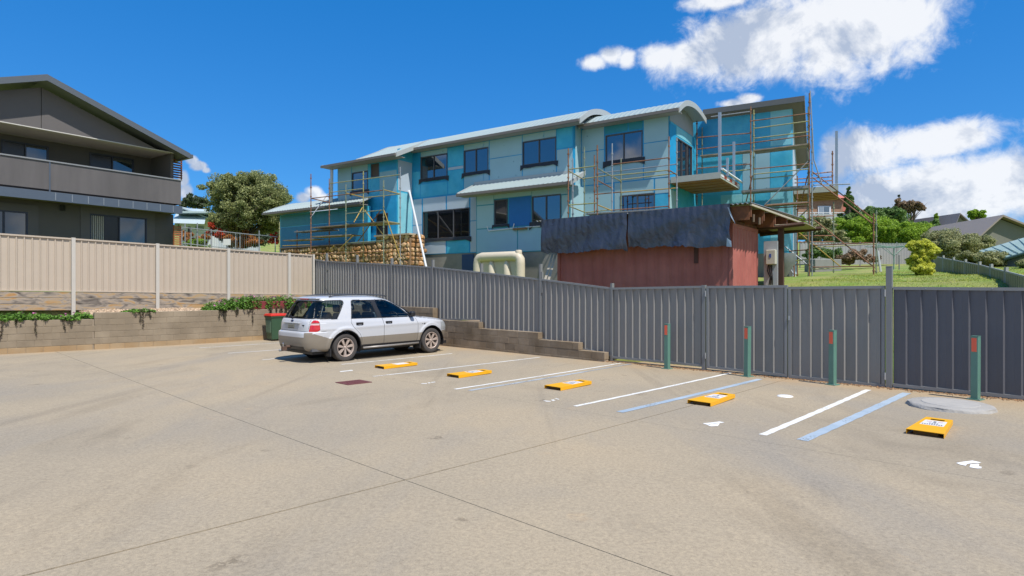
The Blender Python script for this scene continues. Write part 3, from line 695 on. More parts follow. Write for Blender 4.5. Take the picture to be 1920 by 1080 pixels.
cb = nt.nodes.new('ShaderNodeCombineXYZ'); L(oi.outputs['Random'], cb.inputs[2]); sc_ = nt.nodes.new('ShaderNodeVectorMath'); sc_.operation = 'SCALE'; L(cb.outputs[0], sc_.inputs[0]); sc_.inputs['Scale'].default_value = 40; L(sc_.outputs[0], ad.inputs[1])
nz = nt.nodes.new('ShaderNodeTexNoise'); nz.inputs['Scale'].default_value = 1.6; nz.inputs['Detail'].default_value = 6; nz.inputs['Distortion'].default_value = .8; L(ad.outputs[0], nz.inputs['Vector'])
rp = nt.nodes.new('ShaderNodeValToRGB'); L(nz.outputs[0], rp.inputs[0]); e = rp.color_ramp.elements
e[0].position = .30; e[0].color = (.07, .058, .05, 1); e[1].position = .72; e[1].color = (.42, .20, .06, 1)
for p_, c_ in ((.42, (.22, .19, .16)), (.52, (.36, .30, .24)), (.60, (.40, .28, .15))): q = e.new(p_); q.color = (*c_, 1)
L(rp.outputs[0], P.inputs['Base Color']); P.inputs['Roughness'].default_value = .85
bp = nt.nodes.new('ShaderNodeBump'); bp.inputs['Strength'].default_value = .6; bp.inputs['Distance'].default_value = .01; L(nz.outputs[0], bp.inputs['Height']); L(bp.outputs[0], P.inputs['Normal'])
for i in range(len(tp) - 1):
    a0, a1 = tp[i] + .06, tp[i + 1] - .06
    for k in range(3):
        o_ = wr.uniform(-.012, .012); mb = MB(); h = .198; zt = lambda t: zbot(t) - .012 - k * (h + .008)
        mb.hexa([WB(a, d, zt(a) + z) for z in (-h, 0) for a, d in ((a0, -.025 + o_), (a1, -.025 + o_), (a1, .05), (a0, .05))]); mb.build('sleeper', ms, SLW, bevel=.008)

# ---- gravel bed and ground-cover plants above the wall
m_peb = mat('gravel', (0.46, 0.34, 0.23), 0.85, island=0.35)
pv = []; pf = []; gr = random.Random(11)
octf = [(0, 2, 4), (2, 1, 4), (1, 3, 4), (3, 0, 4), (2, 0, 5), (1, 2, 5), (3, 1, 5), (0, 3, 5)]
for _ in range(9000):
    t = gr.uniform(-14.5, -0.3); s = gr.uniform(WALL_S - 2.4, WALL_S - 0.2); z = terrain(s, t) + gr.uniform(.0, .03)
    r_ = gr.uniform(.016, .04); p = LOT.w(s, t, z); n = len(pv); a = gr.uniform(0, 3); ca, sa = math.cos(a) * r_, math.sin(a) * r_
    pv += [(p.x + ca, p.y + sa, z), (p.x - ca, p.y - sa, z), (p.x - sa, p.y + ca, z), (p.x + sa, p.y - ca, z), (p.x, p.y, z + r_ * .7), (p.x, p.y, z - r_ * .7)]
    pf += [tuple(n + i for i in f) for f in octf]
slab_g = MB(); nn = 48
slab_g.add([LOT.w(s, -14.6 + 14.3 * i / nn, terrain(s, -14.6 + 14.3 * i / nn) + .012) for i in range(nn + 1) for s in (WALL_S - .16, WALL_S - 1.3, BEIGE_S + .0)], [(3 * i + j, 3 * i + j + 1, 3 * i + j + 4, 3 * i + j + 3) for i in range(nn) for j in (0, 1)])
tag(slab_g.build('garden_bed', mat('garden_soil', (.30, .22, .145), .95, var=.25, scale=5, bump=.8, bscale=40), recalc=False), kind='structure')
slab_g = MB(); LOT.box(slab_g, -12.9, -.3, -.058, .75, -.3, -.05)
for k, e in enumerate(ends): LOT.box(slab_g, -12.85, e - .05, -.055, .7, -.05 + k * .001, z0 + (k + (1 if k < 4 else 2)) * (BH + .007) - .012)
tag(slab_g.build('soil_strip', MATS['garden_soil'], recalc=False), kind='structure')
gv = link_mesh('gravel', mesh_np('gravel', pv, pf, False, m_peb)); tag(gv, 'tan gravel on the garden bed above the block wall', 'gravel', kind='stuff')

def leaves(rn, centers, n, size, squash=1.0, up=0.0, asp=1.8):
    """centers: list of (x,y,z,rx,ry,rz); leaf quads scattered in each; returns verts, faces"""
    out = np.empty((len(centers) * n, 4, 3), np.float32); k = 0
    R_ = np.random.RandomState(rn.randint(0, 10**6))
    for (x, y, z, rx, ry, rz) in centers:
        d = R_.normal(size=(n, 3)); d /= np.linalg.norm(d, axis=1)[:, None]; rad = R_.uniform(.25, 1, size=(n, 1)) ** .5
        c = d * rad * np.array([rx, ry, rz]) + np.array([x, y, z])
        nrm_ = d * .7 + R_.normal(size=(n, 3)) * .6; nrm_[:, 2] += up; nrm_ /= np.linalg.norm(nrm_, axis=1)[:, None]
        a = np.cross(nrm_, R_.normal(size=(n, 3))); a /= np.linalg.norm(a, axis=1)[:, None]; b = np.cross(nrm_, a)
        sz = size * R_.uniform(.6, 1.3, size=(n, 1))
        out[k:k + n, 0] = c - a * sz * asp * .5; out[k:k + n, 1] = c + b * sz * .5 - a * sz * .05; out[k:k + n, 2] = c + a * sz * asp * .5; out[k:k + n, 3] = c - b * sz * .5 - a * sz * .05
        k += n
    v = out.reshape(-1, 3); f = np.arange(len(v)).reshape(-1, 4); return v, f
m_gc = leaf_mat('ground_cover_leaf', (0.085, 0.19, 0.025), .4, .3, c2=(0.13, 0.26, 0.04)); m_pink = leaf_mat('pink_petal', (0.50, 0.14, 0.33), .3, .3); m_twig = mat('dry_twig', (0.10, 0.065, 0.05), .9, var=.2)
def ground_cover(label, t0, t1, s0, s1, h, n, flowers, hang, seed):
    rn = random.Random(seed); c = LOT.w((s0 + s1) / 2, (t0 + t1) / 2, 0); c.z = terrain((s0 + s1) / 2, (t0 + t1) / 2)
    o = thing('ground_cover', label, 'plant', c, 0, 'ground cover on the garden bed'); cs = []
    for _ in range(n):
        t = rn.uniform(t0, t1); s = rn.uniform(s0, s1); e = 1 - (2 * (t - t0) / (t1 - t0) - 1) ** 4
        p = LOT.w(s, t, 0); zb_ = max(terrain(s, t), zw(t) + (5 if t < -8.57 else 6) * .194 - .06) if s > WALL_S - .3 else terrain(s, t)
        hh = h * (.35 + .65 * e) * rn.uniform(.5, 1)
        cs.append((p.x, p.y, zb_ + hh * .55, rn.uniform(.08, .16), rn.uniform(.08, .16), hh * .6))
    v, f = leaves(rn, cs, 70, .045, up=.5); me = mesh_np('foliage', v - np.array(c), f, False, m_gc); link_mesh('foliage', me, o)
    if flowers:
        fc = [(x, y, z + rz * .8, .10, .10, .05) for (x, y, z, rx, ry, rz) in rn.sample(cs, min(flowers, len(cs)))]
        v, f = leaves(rn, fc, 5, .05, up=1.0, asp=1.1); link_mesh('flowers', mesh_np('flowers', v - np.array(c), f, False, m_pink), o)
    if hang:
        mb = MB(); lv = []
        for _ in range(hang):
            t = rn.uniform(t0 + .1, t1 - .1); zt = zw(t) + (5 if t < -8.57 else 6) * .194; ln = rn.uniform(.1, .5) * (1 if rn.random() < .7 else 1.3)
            p = [LOT.w(WALL_S - .12, t, zt + .06), LOT.w(WALL_S + .03, t + rn.uniform(-.03, .03), zt + .01), LOT.w(WALL_S + .035, t + rn.uniform(-.06, .06), zt - ln)]
            mb.path(p, .006, 4)
            for k in range(5): q = p[1].lerp(p[2], k / 5); lv.append((q.x, q.y, q.z, .035, .035, .05))
        mb.build('hanging_stems', m_twig, o)
        v, f = leaves(rn, lv, 8, .03); link_mesh('hanging_leaves', mesh_np('hanging_leaves', v - np.array(c), f, False, leaf_mat('dry_leaf', (.09, .085, .05), .4, .2)), o)
    return o
ground_cover('dense flowering green ground cover spilling over the wall behind the white car', -5.1, -1.2, WALL_S - 1.3, WALL_S + .06, .52, 260, 60, 26, 1)
ground_cover('green ground cover hanging over the wall at the far left edge', -11.6, -9.0, WALL_S - 1.0, WALL_S + .02, .24, 120, 14, 6, 2)
ground_cover('tuft of green ground cover in front of the leftmost full fence post', -9.05, -8.62, WALL_S - .75, WALL_S - .2, .26, 26, 8, 0, 3)
ground_cover('small isolated patch of green ground cover on the middle of the wall', -7.75, -6.95, WALL_S - .5, WALL_S + .0, .13, 26, 0, 3, 4)
# dark red trough
TR = thing('planter_trough', 'dark red trough planter under the flowers behind the bin', 'planter', LOT.w(WALL_S - .3, -2.7, .8))
m_trough = mat('dark_red_paint', (0.20, 0.032, 0.035), .6, var=.15)
for (t0, t1) in ((-4.0, -2.9), (-2.88, -1.4)):
    mb = MB(); zt = zw(-2.7) + 6 * .194
    mb.hexa([LOT.w(s, t, z) for z in (zt - .03, zt + .26) for s, t in ((WALL_S - .42, t0), (WALL_S - .09, t0), (WALL_S - .09, t1), (WALL_S - .42, t1))]); mb.build('trough_side', m_trough, TR, bevel=.012)
# grit and leaf litter that has blown against the foot of the fence
lv_ = []; lf_ = []; lr_ = random.Random(77)
for _ in range(2600):
    s = lr_.uniform(-.3, 9.5); t = -abs(lr_.gauss(0, .09)) - .0; r_ = lr_.uniform(.006, .02) * (1.6 if lr_.random() < .06 else 1); p = gp(s, t, .002); n = len(lv_); a = lr_.uniform(0, 3); ca, sa = math.cos(a) * r_, math.sin(a) * r_
    lv_ += [(p.x + ca, p.y + sa, p.z), (p.x - ca, p.y - sa, p.z), (p.x - sa, p.y + ca, p.z), (p.x + sa, p.y - ca, p.z), (p.x, p.y, p.z + r_ * .6), (p.x, p.y, p.z - r_ * .5)]; lf_ += [tuple(n + i for i in f) for f in octf]
tag(link_mesh('leaf_litter', mesh_np('leaf_litter', lv_, lf_, False, mat('litter', (.26, .15, .075), .9, island=.5))), 'brown grit and leaf litter along the foot of the gates', 'litter', kind='stuff')
# ---- wheelie bin
c = gp(-12.62, -3.14); BN = thing('wheelie_bin', 'dark green wheelie bin with red lid behind the white car', 'bin', c)
m_bin = mat('green_bin_plastic', (0.035, 0.085, 0.045), .5, var=.15, scale=5); m_lid = mat('red_bin_lid', (.60, .035, .02), .4, var=.08)
T = LOT.M(-12.62, -3.14, c.z)
def tb(mb, x0, x1, y0, y1, z0, z1, k=1.0):     # taper: bottom scaled by k
    mb.hexa([T @ Vector((x * (k if z == z0 else 1), y * (k if z == z0 else 1), z)) for z in (z0, z1) for x, y in ((x0, y0), (x1, y0), (x1, y1), (x0, y1))])
mb = MB(); tb(mb, -.28, .28, -.30, .30, .05, .90, .82); tb(mb, -.30, .30, -.32, .32, .84, .90); mb.build('body', m_bin, BN, bevel=.02)
mb = MB(); tb(mb, -.20, .20, -.306, -.28, .30, .74, .95); mb.build('front_panel', mat('bin_front', (.10, .17, .11), .6, var=.2, scale=6), BN, bevel=.01)
mb = MB(); tb(mb, -.31, .31, -.335, .30, .90, .945); tb(mb, -.27, .27, -.29, .27, .945, .985, 1.08); mb.build('lid', m_lid, BN, bevel=.012)
mb = MB(); mb.tube(T @ V(-.24, .36, .93), T @ V(.24, .36, .93), .016); mb.build('handle', m_bin, BN)
for x in (-.27, .27):
    mb = MB(); mb.tube(T @ V(x - .025, .20, .10), T @ V(x + .025, .20, .10), .10, 20); mb.build('wheel', mat('black_rubber', (.02, .02, .02), .7, var=.2), BN)
# ================================================================ the unfinished two-storey house
BD = Frame((1.28, 28.5), (0.831, -0.556), (0.556, 0.831))
m_wrapd = mat('blue_wall_wrap', (0.015, 0.28, 0.56), 0.42, c2=(0.025, 0.34, 0.64), scale=0.9, var=0.12, bump=0.35, bscale=6, bdist=0.02)
m_wrapm = mat('mid_blue_wrap', (0.04, 0.38, 0.61), 0.42, c2=(0.07, 0.45, 0.66), scale=1.1, var=0.12, bump=0.35, bscale=6, bdist=0.02)
m_wrapl = mat('pale_blue_wrap', (0.20, 0.54, 0.65), 0.45, c2=(0.26, 0.58, 0.68), scale=1.0, var=0.10, bump=0.3, bscale=6, bdist=0.02)
m_wrapk = mat('royal_blue_sheet', (0.012, 0.14, 0.42), 0.45, var=0.10, bump=0.2, bscale=6)
m_teal = mat('teal_wrap', (0.03, 0.27, 0.37), 0.5, var=0.12, scale=1.2, bump=0.2, bscale=6)
def board(name, c):
    """pale cement board with a sparse pattern of fixing heads"""
    m = mat(name, c, 0.7, var=0.06, scale=0.8, bump=0.08, bscale=8)
    nt = m.node_tree; p = nt.nodes['Principled BSDF']; src = p.inputs['Base Color'].links[0].from_socket
    geo = nt.nodes.new('ShaderNodeNewGeometry'); vo = nt.nodes.new('ShaderNodeTexVoronoi'); vo.inputs['Scale'].default_value = 2.3; vo.inputs['Randomness'].default_value = 0.55
    nt.links.new(geo.outputs['Position'], vo.inputs['Vector']); cmp = nt.nodes.new('ShaderNodeMath'); cmp.operation = 'LESS_THAN'; nt.links.new(vo.outputs['Distance'], cmp.inputs[0]); cmp.inputs[1].default_value = 0.085
    fac = nt.nodes.new('ShaderNodeMath'); fac.operation = 'MULTIPLY'; nt.links.new(cmp.outputs[0], fac.inputs[0]); fac.inputs[1].default_value = 0.55
    mx = nt.nodes.new('ShaderNodeMix'); mx.data_type = 'RGBA'; nt.links.new(fac.outputs[0], mx.inputs[0]); nt.links.new(src, mx.inputs[6]); mx.inputs[7].default_value = (c[0] * .3, c[1] * .38, c[2] * .45, 1)
    nt.links.new(mx.outputs[2], p.inputs['Base Color']); return m
m_bg = board('green_cement_board', (0.315, 0.495, 0.555)); m_bl = board('lavender_cement_board', (0.42, 0.50, 0.59)); m_bb = board('blue_grey_board', (0.26, 0.45, 0.56))
m_roof = mat('pale_roof_steel', (0.31, 0.375, 0.375), 0.42, var=0.04, scale=0.5, spec=0.5)
m_gut = mat('brown_grey_gutter', (0.16, 0.14, 0.125), 0.5, var=0.06); m_barge = mat('grey_barge', (0.40, 0.43, 0.43), 0.5, var=0.04); m_soff = mat('grey_soffit', (0.27, 0.265, 0.26), 0.7, var=0.05)
m_frame = mat('dark_window_frame', (0.075, 0.075, 0.085), 0.4); m_flap = mat('black_flashing', (0.022, 0.022, 0.026), 0.55, var=.2)
m_pane = mat('window_glass', (0.012, 0.018, 0.03), 0.03, spec=1.0, ior=2.0)
m_dark = mat('dark_interior', (0.012, 0.011, 0.011), 0.8)  # opaque pane colour standing in for an unlit room
m_bblk = mat('grey_blockwork', (0.20, 0.195, 0.185), 0.9, c2=(.26, .25, .23), scale=1.0, var=0.12, bump=0.4, bscale=30)
UH = thing('unfinished_house', 'two-storey house under construction clad in blue wrap and pale boards', 'house', BD.w(0, 0, 2))
def split(rect, holes):
    s0, s1, z0, z1 = rect; out = []
    ss = sorted({s0, s1, *[h for r in holes for h in r[:2] if s0 < h < s1]}); zs = sorted({z0, z1, *[h for r in holes for h in r[2:] if z0 < h < z1]})
    for a0, a1 in zip(ss, ss[1:]):
        for b0, b1 in zip(zs, zs[1:]):
            if not any(h[0] < (a0 + a1) / 2 < h[1] and h[2] < (b0 + b1) / 2 < h[3] for h in holes): out.append((a0, a1, b0, b1))
    return out
def wall(name, fr, s0, s1, t0, t1, z0, z1, mt, parent, holes=()):
    mb = MB()
    for a0, a1, b0, b1 in split((s0, s1, z0, z1), holes): fr.box(mb, a0, a1, t0, t1, b0, b1)
    return mb.build(name, mt, parent)
def panel(fr, t, s0, s1, z0, z1, mt, parent, holes=(), th=.012, name='panel'):
    mb = MB()
    for a0, a1, b0, b1 in split((s0, s1, z0, z1), holes): fr.box(mb, a0, a1, t - th, t, b0, b1)
    if mb.v: return mb.build(name, mt, parent)
def window(fr, t, s0, s1, z0, z1, parent, n=2, flap=True, mt_f=None, pane=None, depth=.07, fl=.16):
    mt_f = mt_f or m_frame; fw = .05; mb = MB(); f0, f1 = t - .03, t + depth
    fr.box(mb, s0, s1, f0, f1, z0, z0 + fw); fr.box(mb, s0, s1, f0, f1, z1 - fw, z1)
    for i in range(n + 1):
        a = s0 + (s1 - s0 - fw) * i / n; fr.box(mb, a, a + fw, f0 + .004, f1 - .004, z0 + fw, z1 - fw)
    w = mb.build('window', mt_f, parent)
    for i in range(n):
        a = s0 + fw + (s1 - s0 - fw) * i / n; b = s0 + (s1 - s0 - fw) * (i + 1) / n
        mb = MB(); fr.box(mb, a, b, t + .022, t + .03, z0 + fw, z1 - fw); mb.build('pane', pane or m_pane, w)
    if flap:
        mb = MB(); rn = random.Random(int(s0 * 100)); k = 9; e = .12
        top = [fr.w(s0 - e + (s1 - s0 + 2 * e) * i / k, t - .034, z0 + .03) for i in range(k + 1)]
        bot_ = [fr.w(s0 - e + (s1 - s0 + 2 * e) * i / k, t - .045 - rn.uniform(0, .05), z0 - fl * rn.uniform(.75, 1.0) - (.12 if i in (0, k) else 0)) for i in range(k + 1)]
        vs = top + bot_ + [p + Vector((fr.e2.x, fr.e2.y, 0)) * .004 for p in top + bot_]; n_ = k + 1; m2 = 2 * n_
        fs = [(i, i + 1, n_ + i + 1, n_ + i) for i in range(k)] + [(m2 + i, m2 + n_ + i, m2 + n_ + i + 1, m2 + i + 1) for i in range(k)]
        fs += [(n_ + i, n_ + i + 1, m2 + n_ + i + 1, m2 + n_ + i) for i in range(k)]
        mb.add(vs, fs); mb.build('sill_flap', m_flap, w)
    return w
def catmull(pts, n=6):
    out = []; P_ = [pts[0]] + list(pts) + [pts[-1]]
    for i in range(1, len(P_) - 2):
        for k in range(n):
            u_ = k / n; a, b, c_, d = P_[i - 1], P_[i], P_[i + 1], P_[i + 2]
            out.append(tuple(.5 * (2 * b[j] + (c_[j] - a[j]) * u_ + (2 * a[j] - 5 * b[j] + 4 * c_[j] - d[j]) * u_ ** 2 + (3 * b[j] - a[j] - 3 * c_[j] + d[j]) * u_ ** 3) for j in range(2)))
    out.append(tuple(pts[-1])); return out
def roof(fr, s0, s1, prof, parent, th=.06, mt=None, gutter=True, barge=(0, 0), wall_t=None, rib=.25, name='roof'):
    """sheet roof extruded along s; real ribs every `rib` metres"""
    mt = mt or m_roof; pr = catmull(prof) if len(prof) > 2 else prof; mb = MB(); n = len(pr)
    ss = []; a = s0
    while a < s1 - .01:
        ss += [(a, 0), (a + rib * .62, 0), (a + rib * .72, .03), (a + rib * .9, .03)]; a += rib
    ss = [q for q in ss if q[0] < s1] + [(s1, 0)]; m_ = len(ss); vs = []
    for (s, h) in ss:
        for (t, z) in pr: vs.append(fr.w(s, t, z + h))
    fs = [(i * n + j, i * n + j + 1, (i + 1) * n + j + 1, (i + 1) * n + j) for i in range(m_ - 1) for j in range(n - 1)]
    b0 = len(vs); ends = [s0, s1]
    for s in ends:
        for (t, z) in pr: vs.append(fr.w(s, t, z - th))
    fs += [(b0 + j, b0 + n + j, b0 + n + j + 1, b0 + j + 1) for j in range(n - 1)]
    fs += [(j, j + 1, b0 + j + 1, b0 + j) for j in range(n - 1)]; q = (m_ - 1) * n
    fs += [(q + j + 1, q + j, b0 + n + j, b0 + n + j + 1) for j in range(n - 1)]
    mb.add(vs, fs); r_ = mb.build(name, mt, parent, recalc=False)
    t0, z0 = pr[0]
    if gutter:
        mb = MB(); fr.box(mb, s0 - .02, s1 + .02, t0 - .11, t0 - .01, z0 - .14, z0 - .012); mb.build('gutter', m_gut, r_)
    if wall_t is not None:
        mb = MB(); fr.box(mb, s0 + .01, s1 - .01, t0 - .005, wall_t - .015, z0 - .13, z0 - .10); mb.build('soffit', m_soff, r_)
    for k, s in ((barge[0], s0), (barge[1], s1)):
        if not k: continue
        mb = MB(); sg = -1 if s == s0 else 1; vs = []
        for (t, z) in pr: vs += [fr.w(s + sg * .003, t, z + .05), fr.w(s + sg * .05, t, z + .05), fr.w(s + sg * .05, t, z - k), fr.w(s + sg * .003, t, z - k)]
        fs = [(4 * j + a, 4 * j + (a + 1) % 4, 4 * j + 4 + (a + 1) % 4, 4 * j + 4 + a) for j in range(n - 1) for a in range(4)] + [(0, 1, 2, 3), tuple(4 * n - 4 + a for a in (3, 2, 1, 0))]
        mb.add(vs, fs); mb.build('barge', m_barge, r_)
    return r_
S, ZP = BD.s_at, BD.z_at
def wr_(fr, t, x0, x1, y0, y1):     # window rectangle from its photo extent
    xm = (x0 + x1) / 2; return (fr.s_at(x0, t), fr.s_at(x1, t), fr.z_at(xm, y1, t), fr.z_at(xm, y0, t))
# --- main facade, t = 0
a0, a1 = S(765, 0), S(1075, 0)
W1 = wr_(BD, 0, 789, 839, 291, 334); W2 = wr_(BD, 0, 870, 916, 279, 323); W3 = wr_(BD, 0, 980, 1043, 261, 307); W4 = wr_(BD, 0, 793, 881, 393, 447)
H0 = [W1, W2, W3, W4]
wall('wall', BD, a0, a1, 0, .2, 3.42, 9.16, m_wrapd, UH, H0)
wall('base_wall', BD, a0, a1 + .0, .03, .2, 1.2, 3.42, m_bblk, UH)
for w in (W1, W2, W3): window(BD, 0, *w, UH)
window(BD, 0, *W4, UH, n=3, pane=mat('clear_dark_glass', (.01, .01, .012), .03, spec=.6))  # opaque dark panes; the unlit room behind is put into the colour
def pn(x0, x1, z0, z1, mt, t=0, holes=H0): panel(BD, t, S(x0, t) + .012, S(x1, t) - .012, z0, z1, mt, UH, holes)
pn(767, 788, 6.62, 8.05, m_wrapm); pn(767, 788, 8.12, 9.05, m_wrapd); pn(789, 839, 8.62, 9.08, m_bg); pn(840, 869, 8.05, 9.05, m_wrapm); pn(840, 869, 6.62, 7.85, m_wrapm); pn(840, 869, 7.88, 8.02, m_bl)
pn(789, 839, 6.62, 7.3, m_wrapm)
pn(870, 907, 8.0, 9.08, m_bg); pn(907, 917, 8.0, 9.08, m_bg); pn(870, 907, 6.62, 7.97, m_bb); pn(907, 917, 6.62, 7.97, m_bb)
pn(918, 979, 8.17, 9.08, m_bg); pn(918, 979, 6.62, 8.13, m_bg); pn(980, 1020, 8.17, 9.08, m_bg); pn(1020, 1043, 8.17, 9.08, m_bg); pn(980, 1043, 6.62, 8.13, m_bg)
pn(1044, 1074, 6.62, 8.1, m_bg); pn(1044, 1074, 8.17, 9.08, m_wrapm)
for (x0, x1) in ((767, 791), (793, 836), (838, 880), (882, 905), (907, 960)):
    pn(x0, x1, 5.1, 6.52, m_bl); pn(x0, x1, 3.46, 5.06, m_bl) if x0 != 838 else pn(x0, x1, 3.46, 5.06, m_wrapm)
# --- return at the right end of the main facade and the set-back right section, t = 0.8
def side_wall(s, t0, t1, z0, z1, mt, name='return_wall', th=.2):
    mb = MB(); BD.box(mb, s - th, s, t0, t1, z0, z1); return mb.build(name, mt, UH)
side_wall(a1, .2, 1.0, 3.0, 9.16, m_bg)
b0, b1 = S(1090, .8) - .15, S(1255, .8)
W5 = wr_(BD, .8, 1135.5, 1205, 249, 300); W6 = wr_(BD, .8, 1163, 1228, 364, 402)
H8 = [W5, W6]
wall('wall', BD, b0, b1, .8, 1.0, 2.6, 9.16, m_wrapd, UH, H8)
window(BD, .8, *W5, UH, fl=.22); window(BD, .8, *W6, UH, n=2, flap=False)
q = lambda x0, x1, z0, z1, mt: pn(x0, x1, z0, z1, mt, .8, H8)
q(1091, 1133, 8.05, 9.08, m_bg); q(1091, 1133, 6.45, 8.01, m_bg); q(1091, 1150, 4.2, 6.4, m_bg); q(1134, 1177, 8.72, 9.08, m_teal); q(1179, 1205, 8.72, 9.08, m_teal); q(1134, 1206, 6.45, 7.5, m_bg)
q(1207, 1254, 8.05, 9.08, m_bg); q(1207, 1254, 6.45, 8.01, m_bg); q(1152, 1226, 4.2, 6.4, m_bg); q(1228, 1254, 5.75, 6.4, m_bg); q(1228, 1254, 3.6, 5.7, m_wrapm)
# --- end wall of that section, facing right
ED = Frame(BD.w(b1, 0, 0).xy, (0.556, 0.831), (-0.831, 0.556))
D1 = (ED.s_at(1268, 0), ED.s_at(1297, 0), 6.35, 8.35); D2 = (ED.s_at(1268, 0), ED.s_at(1295, 0), 3.0, 5.2)
wall('end_wall', ED, .8, 4.8, .0, .2, 1.5, 8.9, m_wrapm, UH, [D1, D2])
window(ED, 0, *D1, UH, n=3, flap=False); window(ED, 0, *D2, UH, n=3, flap=False)
panel(ED, 0, .82, D1[0] - .06, 6.3, 8.8, m_wrapd, UH); panel(ED, 0, D1[1] + .06, 4.75, 6.3, 8.8, m_wrapm, UH); panel(ED, 0, D1[0], D1[1], 8.45, 8.85, m_wrapl, UH); panel(ED, 0, .82, D1[0] - .06, 3.2, 5.9, m_bg, UH)
prof2 = [(.28, 9.2), (1.2, 9.70), (2.3, 9.90), (3.3, 9.86), (4.3, 9.66)]
pr = catmull(prof2, 5); mb = MB(); poly = [ED.w(.8, -.01, 8.9)] + [ED.w(t, -.01, z - .06) for t, z in pr if .8 < t < 4.25] + [ED.w(4.25, -.01, 8.9)]
mb.prism(poly, ED.e2.to_3d() * .2); mb.build('gable', mat('grey_gable_board', (.33, .33, .36), .7, var=.05), UH)
roof(BD, S(1087, .28), S(1272, .28), prof2, UH, barge=(.2, .2), wall_t=.8)
# --- projecting lower bay, t = -0.8
c0, c1 = S(893, -.8), S(1066, -.8)
W7 = wr_(BD, -.8, 927, 952, 374, 422); W8 = wr_(BD, -.8, 997.5, 1052, 366, 416)
H7 = [W7, W8]
wall('bay_wall', BD, c0, c1, -.8, -.6, 3.3, 6.33, m_teal, UH, H7); wall('base_wall', BD, c0, c1, -.77, -.6, 1.2, 3.3, m_bblk, UH)
side_wall(c1, -.6, .75, 3.3, 6.33, m_bg); side_wall(c0 + .2, -.6, 0, 1.2, 6.33, m_bl)
window(BD, -.8, *W7, UH, n=1, fl=.1); window(BD, -.8, *W8, UH, n=2, fl=.25)
q = lambda x0, x1, z0, z1, mt: pn(x0, x1, z0, z1, mt, -.8, H7)
q(894, 926, 5.72, 6.25, m_bg); q(926, 997, 5.95, 6.25, m_bg); q(997, 1065, 5.85, 6.25, m_bg); q(894, 926, 4.55, 5.67, m_bg); q(954, 996, 4.55, 5.92, m_wrapk); q(1053, 1065, 4.55, 5.8, m_bg)
q(894, 970, 3.34, 4.5, m_bb); q(971, 1065, 3.34, 4.5, m_bb)
roof(BD, S(858, -1.4), S(1069, -1.4), [(-1.4, 6.28), (0.0, 6.92)], UH, barge=(.16, .16), wall_t=-.8)
mb = MB(); BD.box(mb, S(890, 0), a1 - .01, -.05, -.013, 6.86, 7.06); mb.build('flashing', m_barge, UH)
# white packing strips and a timber batten hanging under the bay windows
m_wstrip = mat('white_strip', (.7, .72, .75), .6)
for (x0, y0, x1, y1) in ((913, 424, 916, 433), (916, 433, 962, 428), (962, 428, 964, 419), (985, 426, 1013, 424)):
    mb = MB(); mb.tube(BD.at(x0, y0, -.86), BD.at(x1, y1, -.86), .022, 5); mb.build('loose_strip', m_wstrip, UH)
mb = MB(); mb.tube(BD.at(962, 430, -.88), BD.at(988, 428, -.88), .06, 4); mb.build('batten', mat('timber_batten', (.22, .13, .06), .8), UH)
# --- main vaulted roof, with the lower front on the left
prof1 = [(-.5, 9.24), (.75, 9.92), (2.35, 10.22), (3.9, 10.0), (5.3, 9.4)]
roof(BD, S(764, -.5), S(1086, -.5), prof1, UH, barge=(0, .22), wall_t=0)
prof1b = [(-1.9, 8.70), (-.5, 9.34), (.75, 9.92), (2.35, 10.22), (3.9, 10.0), (5.3, 9.4)]
e0, e1 = S(668, -1.9), S(742, -1.9)
roof(BD, e0, e1, prof1b, UH, barge=(.05, .2), wall_t=-1.2)
roof(BD, S(604, -1.9), e0 - .01, [(-1.9, 8.70), (1.2, 8.98)], UH, wall_t=-1.2, barge=(.08, 0))
pr = [p for p in catmull(prof1, 5)]; mb = MB(); poly = [BD.w(a1 - .1, .2, 9.16)] + [BD.w(a1 - .1, t, z - .06) for t, z in pr if .2 < t < 5.0] + [BD.w(a1 - .1, 5.0, 9.16)]
mb.prism(poly, BD.e1.to_3d() * -.15); mb.build('gable', MATS['grey_gable_board'], UH)
# --- left block standing forward, t = -1.2
d0, d1 = S(633, -1.2), S(745, -1.2)
V1 = wr_(BD, -1.2, 660, 690, 322, 358); V2 = wr_(BD, -1.2, 696, 711, 307, 332); V3 = wr_(BD, -1.2, 706, 728, 400, 441)
HL = [V1, V2, V3]
wall('wall', BD, d0, d1, -1.2, -1.0, 1.6, 8.62, m_wrapm, UH, HL); side_wall(d1, -1.0, .0, 1.6, 9.2, m_wrapm)
mb = MB(); BD.box(mb, d1 + .002, d1 + .014, -1.15, -.08, 6.9, 8.55); mb.build('panel', m_bl, UH)
mb = MB(); BD.box(mb, d1 + .002, d1 + .014, -1.15, -.08, 4.3, 6.8); mb.build('panel', m_wrapl, UH)
window(BD, -1.2, *V1, UH, n=1); window(BD, -1.2, *V2, UH, n=1, flap=False, pane=mat('brown_backing', (.10, .075, .06), .7)); window(BD, -1.2, *V3, UH, n=1, flap=False, pane=m_dark)
q = lambda x0, x1, z0, z1, mt: pn(x0, x1, z0, z1, mt, -1.2, HL)
q(634, 659, 7.35, 8.58, m_bg); q(634, 659, 5.9, 7.31, m_bg); q(660, 690, 7.35, 8.58, m_bg); q(660, 690, 5.9, 7.2, m_bb); q(712, 744, 8.05, 8.58, m_wrapd); q(712, 744, 6.75, 8.0, m_bb); q(691, 695, 6.75, 8.58, m_wrapm)
q(691, 744, 4.35, 6.7, m_wrapd)
